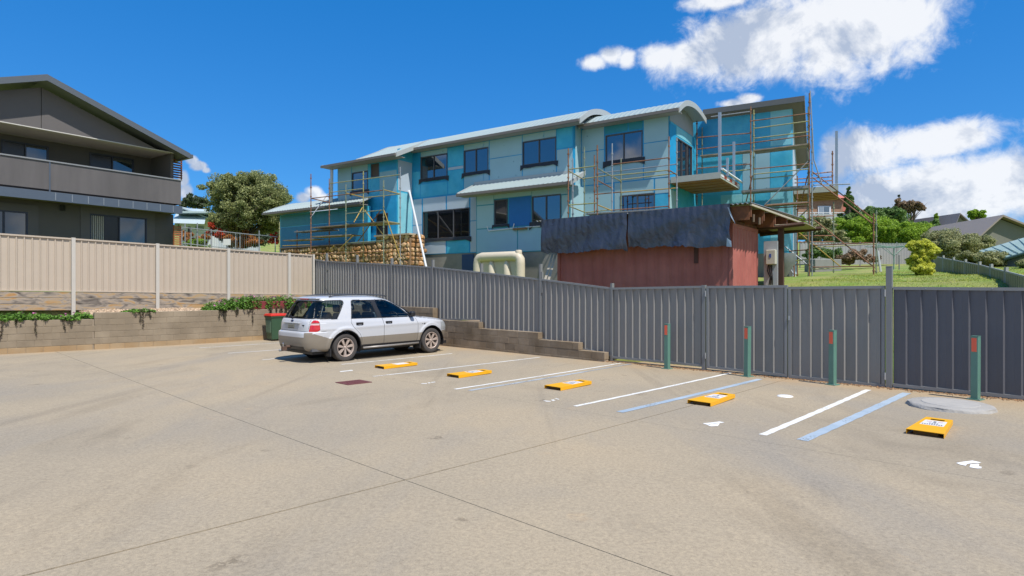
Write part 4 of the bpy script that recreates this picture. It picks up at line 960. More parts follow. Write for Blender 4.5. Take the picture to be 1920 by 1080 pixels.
# white downpipes
m_pvc = mat('white_pvc', (.58, .60, .63), .35)
mb = MB(); mb.path([BD.at(622, 318, -1.75), BD.at(622, 335, -1.6), BD.at(621, 378, -1.6)], .09, 10); mb.build('downpipe', m_pvc, UH, smooth=True)
mb = MB(); mb.tube(BD.at(766, 356, -.12), BD.at(768, 362, -.5), .075, 10); mb.tube(BD.at(768, 360, -.5), BD.at(800, 505, -2.2), .06, 12); 
LP = mb.build('white_pipe', m_pvc, None, smooth='auto'); tag(LP, 'long white plastic pipe leaning from the house wall behind the dark fence', 'pipe')
# --- lower left wing with its own curved roof
wt = -1.55; f0, f1 = S(525, wt), S(690, wt)
wall('wing_wall', BD, f0, f1, wt, wt + .2, 1.6, 6.16, m_wrapm, UH); 
mb = MB(); BD.box(mb, f0, f0 + .2, wt + .2, 2.8, 1.6, 6.6); mb.build('wing_wall', m_wrapm, UH)
m_teal2 = mat('deep_teal_wrap', (0.03, 0.24, 0.34), 0.45, var=.1, bump=.3, bscale=6, bdist=.02); m_wing = mat('deep_blue_wrap', (0.02, 0.22, 0.42), 0.45, var=.12, bump=.3, bscale=6, bdist=.02)
for i in range(6):
    x0 = 527 + i * 27; pn(x0, x0 + 27.9, 5.42, 6.1, m_teal2, wt, []); pn(x0, x0 + 27.9, 4.15, 5.36, m_wing, wt, [])
roof(BD, S(494, -2.1), S(676, -2.1), [(-2.1, 6.32), (-1.3, 6.68)], UH, wall_t=wt, barge=(.05, .05))
roof(BD, S(494, -2.1), d0 - .05, [(-1.3, 6.68), (.0, 7.12), (1.6, 7.35), (3.2, 7.2)], UH, gutter=False, barge=(.05, 0))
# --- right-hand block
CD = Frame((9.06, 29.0), (0.88, -0.4755), (0.4755, 0.88))
r1 = CD.s_at(1486, 0)
def zc(x, y): return CD.z_at(x, y, 0)
wall('wall', CD, -.3, r1, 0, .2, 3.2, 9.86, m_wrapm, UH); wall('base_wall', CD, -.3, r1, .02, .2, 1.0, 3.2, m_bblk, UH)
xs = [1307, 1351, 1392, 1416, 1444, 1485]; tone = [[m_wrapd, m_wrapm, m_wrapm], [m_wrapm, m_wrapm, m_wrapl], [m_wrapm, m_bb, m_wrapl], [m_wrapm, m_bb, m_wrapm], [m_wrapl, m_wrapm, m_wrapl]]  # wrap panel blues: sheet tones plus lit and shaded tones put into colour
for i in range(5):
    for k, (z0, z1) in enumerate(((8.15, 9.82), (6.1, 8.1), (3.3, 6.05))):
        panel(CD, 0, CD.s_at(xs[i], 0) + .015, CD.s_at(xs[i + 1], 0) - .015, z0, z1, tone[i][k], UH)
mb = MB(); poly = [CD.w(r1, .2, 1.0), CD.w(r1, 4.2, 1.0), CD.w(r1, 4.2, 7.75), CD.w(r1, .2, 9.7)]; mb.prism(poly, CD.e1.to_3d() * -.2); mb.build('end_wall', m_bl, UH)
m_soffb = mat('taupe_soffit', (.20, .175, .15), .7, var=.05); m_fasc = mat('charcoal_fascia', (.10, .105, .11), .5, var=.05)
rz0, rz1 = 9.98, 7.75; t0_, t1_ = -.45, 4.1; sR = CD.s_at(1507, t0_); sL = CD.s_at(1318, t0_)
mb = MB(); mb.hexa([CD.w(s, t, (rz0 if t < 0 else rz1) + h) for h in (.03, .14) for s, t in ((sL, t0_), (sR, t0_), (sR, t1_), (sL, t1_))]); rr = mb.build('roof', m_roof, UH)
mb = MB(); mb.hexa([CD.w(s, t, (rz0 if t < 0 else rz1) + h) for h in (-.01, .028) for s, t in ((sL + .02, t0_ + .02), (sR - .02, t0_ + .02), (sR - .02, t1_), (sL + .02, t1_))]); mb.build('soffit', m_soffb, rr)
mb = MB(); CD.box(mb, sL, sR + .03, t0_ - .05, t0_ - .003, rz0 - .08, rz0 + .17); mb.build('fascia', m_fasc, rr)
mb = MB(); mb.hexa([CD.w(s, t, (rz0 if t < 0 else rz1) + h) for h in (-.04, .16) for s, t in ((sR + .002, t0_), (sR + .04, t0_), (sR + .04, t1_), (sR + .002, t1_))]); mb.build('fascia', m_soffb, rr)
mb = MB(); mb.hexa([CD.w(s, t, z) for z in (10.05, 10.3) for s, t in ((sL - .1, .6), (sL + .35, .2), (sL + .5, 2.2), (sL - .1, 2.4))]); mb.build('roof_upstand', m_fasc, UH)
# --- balconies (slab with timber formwork under it)
m_form = mat('formwork_timber', (.26, .115, .025), .7, c2=(.36, .18, .05), scale=2.5, var=.3, stretch=(1, 6, 6)); m_slab = mat('balcony_edge', (.38, .40, .36), .8, var=.08)
def balcony(fr, s0, s1, t0, t1, z1, lab_under=True):
    mb = MB(); fr.box(mb, s0, s1, t0, t1, z1 - .26, z1); sl_ = mb.build('balcony', m_slab, UH)
    n = 9
    for i in range(n):
        a = t0 + .05 + (t1 - t0 - .1) * i / n; mb = MB(); fr.box(mb, s0 + .04, s1 - .04, a, a + (t1 - t0 - .1) / n - .02, z1 - .30 - .02 * (i % 2), z1 - .262); mb.build('formwork_board', m_form, sl_)
    return sl_
bz = BD.z_at(1268, 331, .9); sb1 = BD.s_at(1351, .9)
bl_ = balcony(BD, b1 + .02, sb1, .9, 4.3, bz)
for i in range(7):     # red and white edge tape
    a = 1.0 + i * .46; mb = MB(); BD.box(mb, sb1 + .002, sb1 + .012, a, a + .44, bz - .17, bz - .05); mb.build('edge_tape', mat('red_tape', (.55, .10, .05), .6) if i % 2 else m_wstrip, bl_)
mb = MB(); mb.tube(BD.w(sb1 + .06, .9, bz + .12), BD.w(sb1 + .10, 4.4, bz + .05), .05, 6); mb.build('edge_rail', m_wstrip, bl_)
bz2 = CD.z_at(1572, 347.5, .5); balcony(CD, r1 + .03, CD.s_at(1572, .5), .5, 3.2, bz2)
m_steel = mat('blue_grey_steel', (.25, .32, .42), .45, var=.06)
for (fr, x, y0, y1, t, w) in ((BD, 1349.5, 211, 326, 1.0, .055), (BD, 1363.8, 296, 330, 1.6, .045), (BD, 1376, 266, 352, 3.6, .05), (CD, 1568.5, 246, 349, .6, .055)):
    p = fr.at(x, y1, t); z1 = fr.z_at(x, y0, t); mb = MB(); mb.box((p.x, p.y, (p.z + z1) / 2), (2 * w, 2 * w, z1 - p.z), Matrix.Rotation(R(-32), 3, 'Z')); mb.build('steel_column', m_steel, UH)
# --- rubble stone plinth at the left, stone by stone
SPW = thing('stone_wall', 'orange and brown rubble stone wall below the scaffold at the left of the house', 'stone wall', BD.w(S(650, -1.8), -1.8, 2))
m_stone = mat('sandstone', (.46, .23, .09), .88, c2=(.56, .42, .27), scale=2.2, var=.3, objvar=.35, bump=.8, bscale=9, bdist=.04)
m_smort = mat('stone_mortar', (.22, .14, .08), .95, var=.2)
srn = random.Random(21); st = -1.75
def stone_mesh(k):
    bm = bmesh.new(); bmesh.ops.create_icosphere(bm, subdivisions=1, radius=1.0)
    for v_ in bm.verts:
        v_.co *= srn.uniform(.82, 1.12); m_ = max(abs(v_.co.x), abs(v_.co.z)); v_.co.x *= 1.12; v_.co.z *= 1.12
        v_.co.x = max(-1, min(1, v_.co.x)); v_.co.z = max(-1, min(1, v_.co.z)); v_.co.y = max(-.7, min(.7, v_.co.y))
    me = bpy.data.meshes.new('stone'); bm.to_mesh(me); bm.free(); me.materials.append(m_stone); return me
stones = [stone_mesh(k) for k in range(9)]
sA, sM, sZ = S(526, st), S(705, st), S(768, st)
mb = MB(); BD.box(mb, sA, sM, st, -1.56, 1.6, 4.02); mb.build('mortar', m_smort, SPW); mb = MB(); BD.box(mb, sM, sZ, st, -.6, 1.6, 4.36); mb.build('mortar', m_smort, SPW)
z = 2.05; row = 0
while z < 4.3:
    h = srn.uniform(.2, .30); s = sA + srn.uniform(0, .2)
    while s < sZ - .1:
        if z + h * .5 > 4.05 and s < sM: s = sM + .02
        w = srn.uniform(.18, .42); w = min(w, sZ - s)
        if not (s < sM - .4 and z < 2.75) and z > 2.2:
            M_ = BD.M(s + w / 2, st - .015, z + h / 2 + srn.uniform(-.05, .05)) @ Matrix.Rotation(srn.uniform(-.5, .5), 4, 'Y') @ Matrix.Diagonal((w / 2 * srn.uniform(.9, 1.1), srn.uniform(.05, .10), h / 2 * srn.uniform(.9, 1.2), 1))
            place('stone', srn.choice(stones), SPW, M_)
        s += w + .01
    s = st + .1                                  # the end face, round the corner
    while s < -.7:
        w = srn.uniform(.26, .4); M_ = BD.M(sZ + .01, s + w / 2, z + h / 2) @ Matrix.Rotation(R(90), 4, 'Z') @ Matrix.Diagonal((w / 2, .1, h / 2, 1)); place('stone', srn.choice(stones), SPW, M_); s += w + .01
    z += h * .96
mb = MB(); BD.box(mb, sM - .03, sZ + .08, st - .12, -.9, 4.37, 4.45); mb.build('cap', mat('stone_cap', (.5, .40, .29), .85, var=.15), SPW)
mb = MB(); BD.box(mb, sA - .03, sM - .04, st - .08, -1.57, 4.03, 4.10); mb.build('cap', mat('dark_cap', (.16, .13, .11), .85, var=.15), SPW)
# --- slimline cream water tank
wt_ = -1.95; tx0, tx1 = S(889, wt_), S(983, wt_); zt = BD.z_at(937, 472, wt_); TK = thing('water_tank', 'cream slimline plastic water tank with arched recesses by the house wall', 'water tank', BD.w((tx0 + tx1) / 2, wt_, 1.2))
m_tank = mat('cream_poly', (.60, .53, .41), .5, var=.05, scale=1.5)
r_ = .22; mb = MB(); zb_ = 1.0
def cap_path(pts, rr): mb.path([BD.w(*p) for p in pts], rr, 16)
arc = [(tx0 + r_, wt_, zb_), (tx0 + r_, wt_, zt - .55), (tx0 + r_ + .03, wt_, zt - .36), (tx0 + r_ + .12, wt_, zt - .26), (tx0 + r_ + .3, wt_, zt - r_), (tx1 - r_ - .3, wt_, zt - r_), (tx1 - r_ - .1, wt_, zt - .26), (tx1 - r_ - .01, wt_, zt - .38), (tx1 - r_, wt_, zt - .6), (tx1 - r_, wt_, zb_)]
cap_path(arc, r_); mb.build('body', m_tank, TK, smooth='auto')
for k in (1, 2):
    s = tx0 + (tx1 - tx0) * (.06 + .30 * k); mb = MB(); mb.path([BD.w(s, wt_, zt - .38), BD.w(s + .02, wt_, zt - .62), BD.w(s + .06, wt_, zt - 1.1), BD.w(s + .1, wt_, zb_)], [.07, .16, .21, .24], 14); mb.build('leg', m_tank, TK, smooth=True)
mb = MB(); BD.box(mb, tx0 + .25, tx1 - .25, wt_ + .02, wt_ + .12, zb_, zt - .35); mb.build('back_panel', m_tank, TK)
mb = MB(); M_ = BD.M(tx1 - .3, wt_, zt - .06); mb.lathe([(0, .10), (.13, .10), (.15, .06), (.15, -.1)], M_, 20); mb.build('inlet', m_tank, TK, smooth='auto')
mb = MB(); BD.box(mb, S(866, -.02), S(888, -.02), -.02, .02, 1.8, 3.35); mb.build('side_door', mat('navy_door', (.02, .06, .16), .4), UH)
# ================================================================ scaffolds
m_rust = mat('rusty_tube', (.20, .085, .045), .7, .2, c2=(.30, .16, .09), scale=5, var=.3); m_galv = mat('galvanised_tube', (.33, .35, .37), .45, .4, var=.15, scale=5); m_ygreen = mat('yellow_green_tube', (.30, .30, .10), .55, c2=(.36, .33, .20), scale=4, var=.2); m_grn = mat('green_tube', (.14, .20, .13), .6, c2=(.26, .27, .2), scale=5, var=.2)
m_yell = mat('yellow_tube', (.42, .28, .06), .55, var=.25, scale=5); m_plank = mat('scaffold_plank', (.22, .17, .12), .85, c2=(.31, .26, .2), scale=2, var=.2); m_plg = mat('grey_plank', (.25, .25, .24), .7, var=.15)
TM = {'r': m_rust, 'g': m_galv, 'y': m_ygreen, 'n': m_grn, 'Y': m_yell}
class Scaf:
    def __init__(s, label, loc): s.o = thing('scaffold', label, 'scaffold', loc, 0, 'scaffolds around the unfinished house')
    def std(s, fr, x, y0, y1, t, m, r=.027, zbot=None):
        p = fr.at(x, y0, t); zb = fr.z_at(x, y1, t) if zbot is None else zbot; q = Vector((p.x, p.y, zb)); mb = MB(); mb.tube(q, p, r, 8); o = mb.build('standard', TM[m], s.o, smooth='auto')
        mb = MB(); z = zb + .4; k = 0
        while z < p.z - .1: mb.tube((p.x, p.y, z - .03), (p.x, p.y, z + .03), r * 1.75, 8); z += .5
        if mb.v: tag(mb.build('cups', TM[m], o, smooth='auto'), kind='stuff')
    def bar(s, fr, a, b, m, nm='ledger', r=.025): mb = MB(); mb.tube(fr.at(*a), fr.at(*b), r, 8); mb.build(nm, TM[m], s.o, smooth='auto')
    def deck(s, fr, x0, x1, y0, t0, t1, mt, n=3, th=.05, y1=None):
        a0, a1 = fr.s_at(x0, t0), fr.s_at(x1, t0); z = fr.z_at(x0, y0, t0); z1 = z if y1 is None else fr.z_at(x1, y1, t0)
        for k in range(n):
            u0, u1 = t0 + (t1 - t0) * k / n + .008, t0 + (t1 - t0) * (k + 1) / n - .008; mb = MB()
            mb.hexa([fr.w(a, t, (z if a == a0 else z1) + h) for h in (-th, 0) for a, t in ((a0, u0), (a1, u0), (a1, u1), (a0, u1))]); mb.build('plank', mt, s.o)
# left scaffold, in front of the stone plinth
F_, K_ = -3.6, -2.45
sc = Scaf('yellow and rusty tube scaffold in front of the stone wall and lower left wing', BD.w(S(660, -3), -3, 1.8))
for x, y, m in ((583, 326, 'r'), (648.5, 346, 'n'), (719.3, 338, 'n')): sc.std(BD, x, y, 0, F_, m, zbot=1.7)
for x, y, m in ((617.4, 335, 'r'), (681.3, 321, 'y'), (750.4, 313, 'g')): sc.std(BD, x, y, 0, K_, m, zbot=1.8)
for a, b, m in (((617.4, 344.4, K_), (750, 327.4, K_), 'y'), ((617, 361, K_), (681, 353.7, K_), 'y'), ((584, 371.9, F_), (719, 356.5, F_), 'r'), ((683, 370.7, K_), (750, 363.9, K_), 'y'), ((650, 400.6, F_), (718, 394, F_), 'n'),
                ((650, 455.6, F_), (719, 451.5, F_), 'n'), ((584, 477, F_), (719, 471.3, F_), 'r'), ((684, 424, K_), (750, 420, K_), 'y'), ((530, 461, F_ + .3), (583, 459, F_), 'Y')): sc.bar(BD, a, b, m)
for a, b, m in (((583.5, 371.9, F_), (617, 379.6, K_), 'r'), ((719.3, 355.6, F_), (750.2, 363.9, K_), 'Y'), ((648.5, 362, F_), (681, 370, K_), 'Y'), ((648.5, 420, F_), (681, 424, K_), 'y'), ((719, 414, F_), (750, 419, K_), 'y')): sc.bar(BD, a, b, m, 'transom')
for a, b, m in (((720, 394.4, F_), (750.7, 484, F_ + .5), 'Y'), ((679.5, 389, K_), (663.7, 416.7, F_), 'Y'), ((684, 394, K_), (717.5, 439, F_), 'Y'), ((615.5, 363, K_), (581.5, 409, F_ + .1), 'g'), ((714, 394, F_), (671, 453, K_), 'r'), ((662, 442, F_ - .05), (638, 466, F_ - .1), 'Y'), ((626, 461, F_ - .1), (617, 471, F_ - .1), 'Y')): sc.bar(BD, a, b, m, 'brace')
sc.deck(BD, 584, 719, 426, F_ + .1, K_ - .1, m_plank, 4, y1=414.5); sc.deck(BD, 584, 657, 443, F_ + .1, K_ - .3, m_plank, 3, y1=439); sc.deck(BD, 551, 618, 434, F_ + .5, K_, m_plg, 2, y1=429); sc.deck(BD, 530, 590, 450, F_ + .5, K_, m_plank, 2, y1=447)
sc.std(BD, 557, 432, 0, F_ + .7, 'r', zbot=1.7); sc.std(BD, 524, 416, 0, F_ + .7, 'y', zbot=1.7)
# middle scaffold, in front of the right-hand section
sc = Scaf('multi-coloured tube scaffold behind the black tarpaulin', BD.w(S(1160, -1), -1, 2)); A_, B2, C_, D_ = -2.1, -1.0, -1.1, .15
for x, y, t, m in ((1065.6, 278, A_, 'r'), (1120, 272, A_, 'r'), (1074, 297, -1.6, 'g'), (1095.6, 275.6, B2, 'n'), (1114.7, 291, B2, 'r'), (1147.8, 269, C_, 'g'), (1254.4, 256, C_, 'r'), (1164.4, 297, D_, 'n'), (1269, 258, D_, 'g')): sc.std(BD, x, y, 0, t, m, zbot=1.9)
for a, b, m in (((1067, 317.5, A_), (1119, 311, A_), 'y'), ((1096, 334.8, B2), (1147, 328, B2), 'y'), ((1067, 384.4, A_), (1119, 380.7, A_), 'y'), ((1098, 398.5, B2), (1147, 393, B2), 'y'), ((1149, 308, C_), (1254, 295.6, C_), 'r'), ((1149, 329.3, C_), (1254, 319, C_), 'y'),
                ((1121, 325, D_), (1268, 308, D_), 'g'), ((1163, 337, D_), (1268, 325, D_), 'y'), ((1165, 360.7, D_), (1268, 352.6, D_), 'Y'), ((1116, 364.4, B2), (1164, 360, B2), 'r'), ((1149, 394, C_), (1254, 386.7, C_), 'r')): sc.bar(BD, a, b, m)
for a, b, m in (((1066, 320.7, A_), (1095.6, 336.7, B2), 'y'), ((1120, 315.6, A_), (1148, 331, C_), 'n'), ((1148, 331, C_), (1164.4, 340, D_), 'y'), ((1120, 338, A_), (1147, 352.6, C_), 'r'), ((1120, 384, A_), (1147, 394.8, C_), 'Y'), ((1254.4, 319, C_), (1269, 328, D_), 'r'), ((1066, 386, A_), (1096, 398, B2), 'y')): sc.bar(BD, a, b, m, 'transom')
sc.deck(BD, 1098, 1254, 400, C_ - .6, D_ - .1, m_plg, 3, y1=390)
# right scaffold, round the right-hand block
sc = Scaf('tall rusty tube scaffold around the right-hand block of the unfinished house', CD.w(3, -1, 1.5)); E_, G_ = -1.3, -.55
for x, y, t, m, zb in ((1306.7, 224.6, G_, 'r', 5.6), (1316.5, 239, -.2, 'n', 5.6), (1407.5, 199.6, E_, 'r', 1.2), (1413.3, 205.8, G_, 'y', 1.2), (1517.5, 174.6, E_, 'r', 1.2), (1522.7, 229, G_, 'g', 1.2), (1515.5, 200, E_ + .25, 'n', 1.2), (1560.8, 283, 1.3, 'r', 5.9), (1563, 379, 2.2, 'n', 2.0), (1638, 400, -1.2, 'r', 1.4), (1643, 394, -.2, 'n', 1.4), (1495, 330, .35, 'r', 1.8)): sc.std(CD, x, y, 0, t, m, zbot=zb)
for a, b, m in (((1333, 219, G_), (1408, 209, G_), 'g'), ((1308, 258, G_), (1408, 249.6, G_), 'r'), ((1308, 279.8, G_), (1408, 268, G_), 'r'), ((1308, 315.8, G_), (1408, 307.5, G_), 'r'), ((1365, 321.5, G_), (1408, 318, G_), 'y'),
                ((1408, 227, E_), (1517.5, 212.5, E_), 'r'), ((1413, 241, E_), (1517.5, 227, E_), 'y'), ((1413, 259.6, E_), (1517.5, 247, E_), 'y'), ((1408, 268, E_), (1517.5, 254, E_), 'r'), ((1413, 316.9, E_), (1517.5, 307, E_), 'r'), ((1413, 326.7, E_), (1517.5, 317, E_), 'y'), ((1413, 336, G_), (1490, 328.8, G_), 'y'),
                ((1433, 385.6, E_), (1517, 380, E_), 'r'), ((1433, 391, G_), (1517, 386, G_), 'r'), ((1524, 460, G_), (1638, 454.8, -1.2), 'r'), ((1524, 464, G_), (1643, 457, -.2), 'y'), ((1524, 501, G_), (1638, 499, -1.2), 'r'), ((1524, 504.5, G_), (1643, 501.5, -.2), 'y'),
                ((1498, 442, .4), (1563, 442, 2.2), 'r'), ((1498, 454, .4), (1563, 453, 2.2), 'r'), ((1524, 406.5, G_), (1563, 404.5, 2.2), 'r'), ((1524, 326, G_), (1561, 322, 1.3), 'r'), ((1490, 336, .4), (1561, 331.5, 1.3), 'r'), ((1490, 343, .4), (1561, 338.5, 1.3), 'r'), ((1463, 492, G_), (1518, 486, E_), 'y'), ((1463, 499, G_), (1518, 495, E_), 'g'), ((1523, 347, -.5), (1594, 345, -.5), 'g'), ((1500, 414, G_), (1518, 412, E_), 'r'), ((1480, 471, G_), (1518, 468, E_), 'r')): sc.bar(CD, a, b, m)
for a, b, m in (((1434, 384, E_), (1516, 301.7, E_), 'g'), ((1522, 321, G_), (1643, 414.7, -.2), 'r'), ((1524, 333, G_), (1638, 421, -1.2), 'r'), ((1527, 412.6, G_), (1640, 502, -1.2), 'r'), ((1489.6, 415.7, G_), (1516, 391, E_), 'g'), ((1498, 436, .4), (1575, 499, 1.5), 'Y'), ((1463, 455, G_), (1522, 503, G_), 'g'), ((1463, 477, G_), (1498, 528, -1.5), 'g'), ((1411, 329, G_), (1399, 378, G_), 'r'), ((1514, 330, E_), (1502, 382, .3), 'r'), ((1519, 170, E_), (1526, 300, E_ + .1), 'g'), ((1526, 300, E_ + .1), (1541, 345, E_ + .2), 'g')): sc.bar(CD, a, b, m, 'brace')
sc.deck(CD, 1313, 1408, 291, G_ - .1, -.12, m_plank, 2, y1=281); sc.deck(CD, 1413, 1519, 281, E_, G_, m_plank, 3, y1=268); sc.deck(CD, 1390, 1516, 357, E_ + .2, G_, m_plg, 2, th=.12, y1=347); sc.deck(CD, 1433, 1516, 383, E_, G_, m_plank, 2, y1=377)

# ================================================================ shipping container with its lean-to
KD = Frame((1.59, 20.75), (0.78, -0.62), (0.62, 0.78)); kz0, kz1 = .85, 3.46; LN_, WD = 6.06, 2.44
m_cont = mat('brick_red_container', (.36, .105, .088), .6, c2=(.42, .135, .112), scale=1.2, var=.14)
m_corr = mat('zinc_sheet', (.24, .24, .24), .5, .3, var=.15); m_rbeam = mat('rusty_beam', (.13, .05, .025), .85, c2=(.24, .09, .035), scale=3, var=.35)
KC = thing('shipping_container', 'brick red corrugated shipping container under the black tarpaulin', 'container', KD.w(LN_ / 2, 0, kz0))
def psheet(name, W, a0, a1, z0, z1, mt, parent, pitch=.278, depth=.036): return sheet(name, W, profile_sheet(None, a0, a1, 0, pitch, depth, .26, .24), lambda a: z0, lambda a: z1, mt, parent)
psheet('side_panel', lambda a, d, z: KD.w(a, d + .045, z), .1, LN_ - .1, kz0 + .12, kz1 - .1, m_cont, KC, .40, .022)
psheet('end_panel', lambda a, d, z: KD.w(LN_ - d - .045, a, z), .1, WD - .1, kz0 + .12, kz1 - .08, m_cont, KC, .28, .05)
psheet('end_panel', lambda a, d, z: KD.w(d + .045, a, z), .1, WD - .1, kz0 + .12, kz1 - .08, m_cont, KC, .28, .05)
psheet('side_panel', lambda a, d, z: KD.w(a, WD - d - .045, z), .1, LN_ - .1, kz0 + .12, kz1 - .1, m_cont, KC)
mb = MB(); KD.box(mb, .1, LN_ - .1, .1, WD - .1, kz1 - .05, kz1 - .01); mb.build('roof', m_cont, KC)
for s in (0, LN_ - .1):
    for t in (0, WD - .1): mb = MB(); KD.box(mb, s, s + .1, t, t + .1, kz0, kz1); mb.build('corner_post', m_cont, KC)
for z0, z1 in ((kz0 + .0, kz0 + .12), (kz1 - .10, kz1)):
    for t in (.005, WD - .065): mb = MB(); KD.box(mb, .1, LN_ - .1, t, t + .06, z0, z1); mb.build('side_rail', m_cont, KC)
    for s in (.005, LN_ - .065): mb = MB(); KD.box(mb, s, s + .06, .1, WD - .1, z0, z1); mb.build('end_rail', m_cont, KC)
for px, py, w, h in ((1305, 470, .13, .5),): mb = MB(); s = KD.s_at(px, 0); z = KD.z_at(px, 478, 0); KD.box(mb, s - w / 2, s + w / 2, -.004, .02, z - h / 2, z + h / 2); mb.build('placard', mat('dark_placard', (.10, .035, .03), .7), KC)
LT = thing('lean_to', 'rough rusty lean-to roof over the container end with a dark timber post', 'shelter', KD.w(LN_, 1, 1))
zr = 3.93
def corr(name, W, a0, a1, b0, b1, zf, mt, parent, pitch=.076, amp=.009):
    n = int((a1 - a0) / pitch * 4); vs = []; 
    for i in range(n + 1):
        a = a0 + (a1 - a0) * i / n; h = amp * math.sin(2 * math.pi * a / pitch)
        for b in (b0, (b0 + b1) / 2, b1): vs.append(W(a, b, zf(a, b) + h))
    k = len(vs); vs += [p - V(0, 0, .004) for p in vs]
    fs = [(i * 3 + j, i * 3 + j + 1, i * 3 + j + 4, i * 3 + j + 3) for i in range(n) for j in (0, 1)]; fs += [tuple(k + q for q in f[::-1]) for f in fs]
    fs += [(i * 3, i * 3 + 3, k + i * 3 + 3, k + i * 3) for i in range(n)]
    mb = MB(); mb.add(vs, fs); return mb.build(name, mt, parent, recalc=False)
corr('roof_sheet', KD.w, -.62, 6.70, -.42, 5.6, lambda a, b: zr + .02 + .02 * b, m_corr, LT, .13, .022)
for t in (-.25, 1.0, 2.2, 3.6, 5.2): mb = MB(); KD.box(mb, -.4, 6.63, t, t + .09, kz1 + .115, zr - .03 + .02 * t); mb.build('beam', m_rbeam, LT)
for s in (.3, 2.2, 4.1, 5.9): mb = MB(); KD.box(mb, s, s + .08, -.2, 2.6, kz1 + .01, kz1 + .11); mb.build('bearer', m_rbeam, LT)
aw = lambda a, b: zr - .03 - (a - 6.4) * .30
mat('fibro_awning', (.36, .32, .23), .8, var=.2)
mb = MB(); KD.box(mb, 6.635, 6.69, -.35, 5.5, zr - .06, zr - .005); mb.build('edge_batten', mat('pale_timber', (.45, .40, .32), .8, var=.15), LT)
for t in (-.25, 1.0, 2.2): mb = MB(); KD.box(mb, 6.10, 6.60, t - .045, t - .005, kz1 + .03, zr - .04); mb.build('fascia_board', m_rbeam, LT)
m_dpost = mat('dark_timber_post', (.075, .035, .022), .85, var=.25)
for (x, y0, y1) in ((1399, 396, 404), (1413, 402, 408), (1424, 408, 413)): mb = MB(); mb.tube(KD.at(x, y0, -.22), KD.at(x, y1 + 8, -.22), .03, 6); mb.build('hanger', mat('pale_hanger', (.16, .11, .07), .8), LT)
pX = KD.s_at(1464, 2.7); mb = MB(); KD.box(mb, pX - .08, pX + .08, 2.65, 2.8, .9, KD.z_at(1464, 424, 2.6) - .02); mb.build('post', m_dpost, LT)
zl = KD.z_at(1500, 418, .4)
for (x0, x1, y0, y1, t) in ((1425, 1508, 429, 419.5, 2.6), (1425, 1540, 440, 428, 4.1)): mb = MB(); mb.tube(KD.at(x0, y0, t), KD.at(x1, y1, t), .07, 5); mb.build('low_beam', m_dpost, LT)
corr('low_awning_sheet', lambda a, b, z: KD.w(b, a, z), 2.55, 4.3, KD.s_at(1425, 2.6), KD.s_at(1512, 2.6), lambda a, b: KD.z_at(1470, 423, 2.6) + .09 - .03 * (a - .5), MATS['fibro_awning'], LT, .15, .02)
# temporary power board
PBs = KD.s_at(1432, 2.5); PB = thing('power_board', 'pale temporary power board with meter box behind the container end', 'power board', KD.w(PBs, 2.5, 1))
m_pw = mat('pale_board', (.40, .42, .45), .7, var=.1); mb = MB(); s1_ = KD.s_at(1458, 2.5); KD.box(mb, PBs, s1_, 2.5, 2.56, .9, KD.z_at(1445, 452, 2.5)); mb.build('backboard', m_pw, PB)
mb = MB(); KD.box(mb, KD.s_at(1439, 2.5), KD.s_at(1457, 2.5), 2.3, 2.498, KD.z_at(1445, 496, 2.5), KD.z_at(1445, 469, 2.5)); bx_ = mb.build('meter_box', mat('cream_box', (.52, .50, .42), .5), PB, bevel=.015)
mb = MB(); KD.box(mb, KD.s_at(1442, 2.3), KD.s_at(1446, 2.3), 2.29, 2.298, KD.z_at(1445, 483, 2.3), KD.z_at(1445, 476, 2.3)); mb.build('sticker', mat('blue_sticker', (.05, .10, .35), .5), bx_)
for k in range(3): mb = MB(); mb.path([KD.at(1441 + 3 * k, 497, 2.45), KD.at(1439 + 4 * k, 508, 2.42), KD.at(1444 + 2 * k, 520, 2.42), KD.at(1442 + 3 * k, 534, 2.45)], .018, 6); mb.build('cable', mat('black_cable', (.02, .02, .022), .6), PB, smooth=True)
# ---- tarpaulins
mt_ = bpy.data.materials.new('black_plastic_sheet'); mt_.use_nodes = True; nt = mt_.node_tree; P = nt.nodes['Principled BSDF']; L = nt.links.new
P.inputs['Base Color'].default_value = (.046, .054, .082, 1); P.inputs['Roughness'].default_value = .30; P.inputs['Specular IOR Level'].default_value = .6
geo = nt.nodes.new('ShaderNodeNewGeometry'); hh = []
for sc__, st_, d_ in ((1.6, (1, 1, .4), 3), (3.6, (1, 1, .7), 4)):
    mp = nt.nodes.new('ShaderNodeMapping'); mp.inputs['Scale'].default_value = st_; L(geo.outputs['Position'], mp.inputs[0])
    nz = nt.nodes.new('ShaderNodeTexNoise'); nz.inputs['Scale'].default_value = sc__; nz.inputs['Detail'].default_value = d_; nz.inputs['Distortion'].default_value = .45; L(mp.outputs[0], nz.inputs['Vector']); hh.append(nz.outputs[0])
ad = nt.nodes.new('ShaderNodeMath'); L(hh[0], ad.inputs[0]); L(hh[1], ad.inputs[1]); bp = nt.nodes.new('ShaderNodeBump'); bp.inputs['Strength'].default_value = .6; bp.inputs['Distance'].default_value = .08; L(ad.outputs[0], bp.inputs['Height']); L(bp.outputs[0], P.inputs['Normal'])
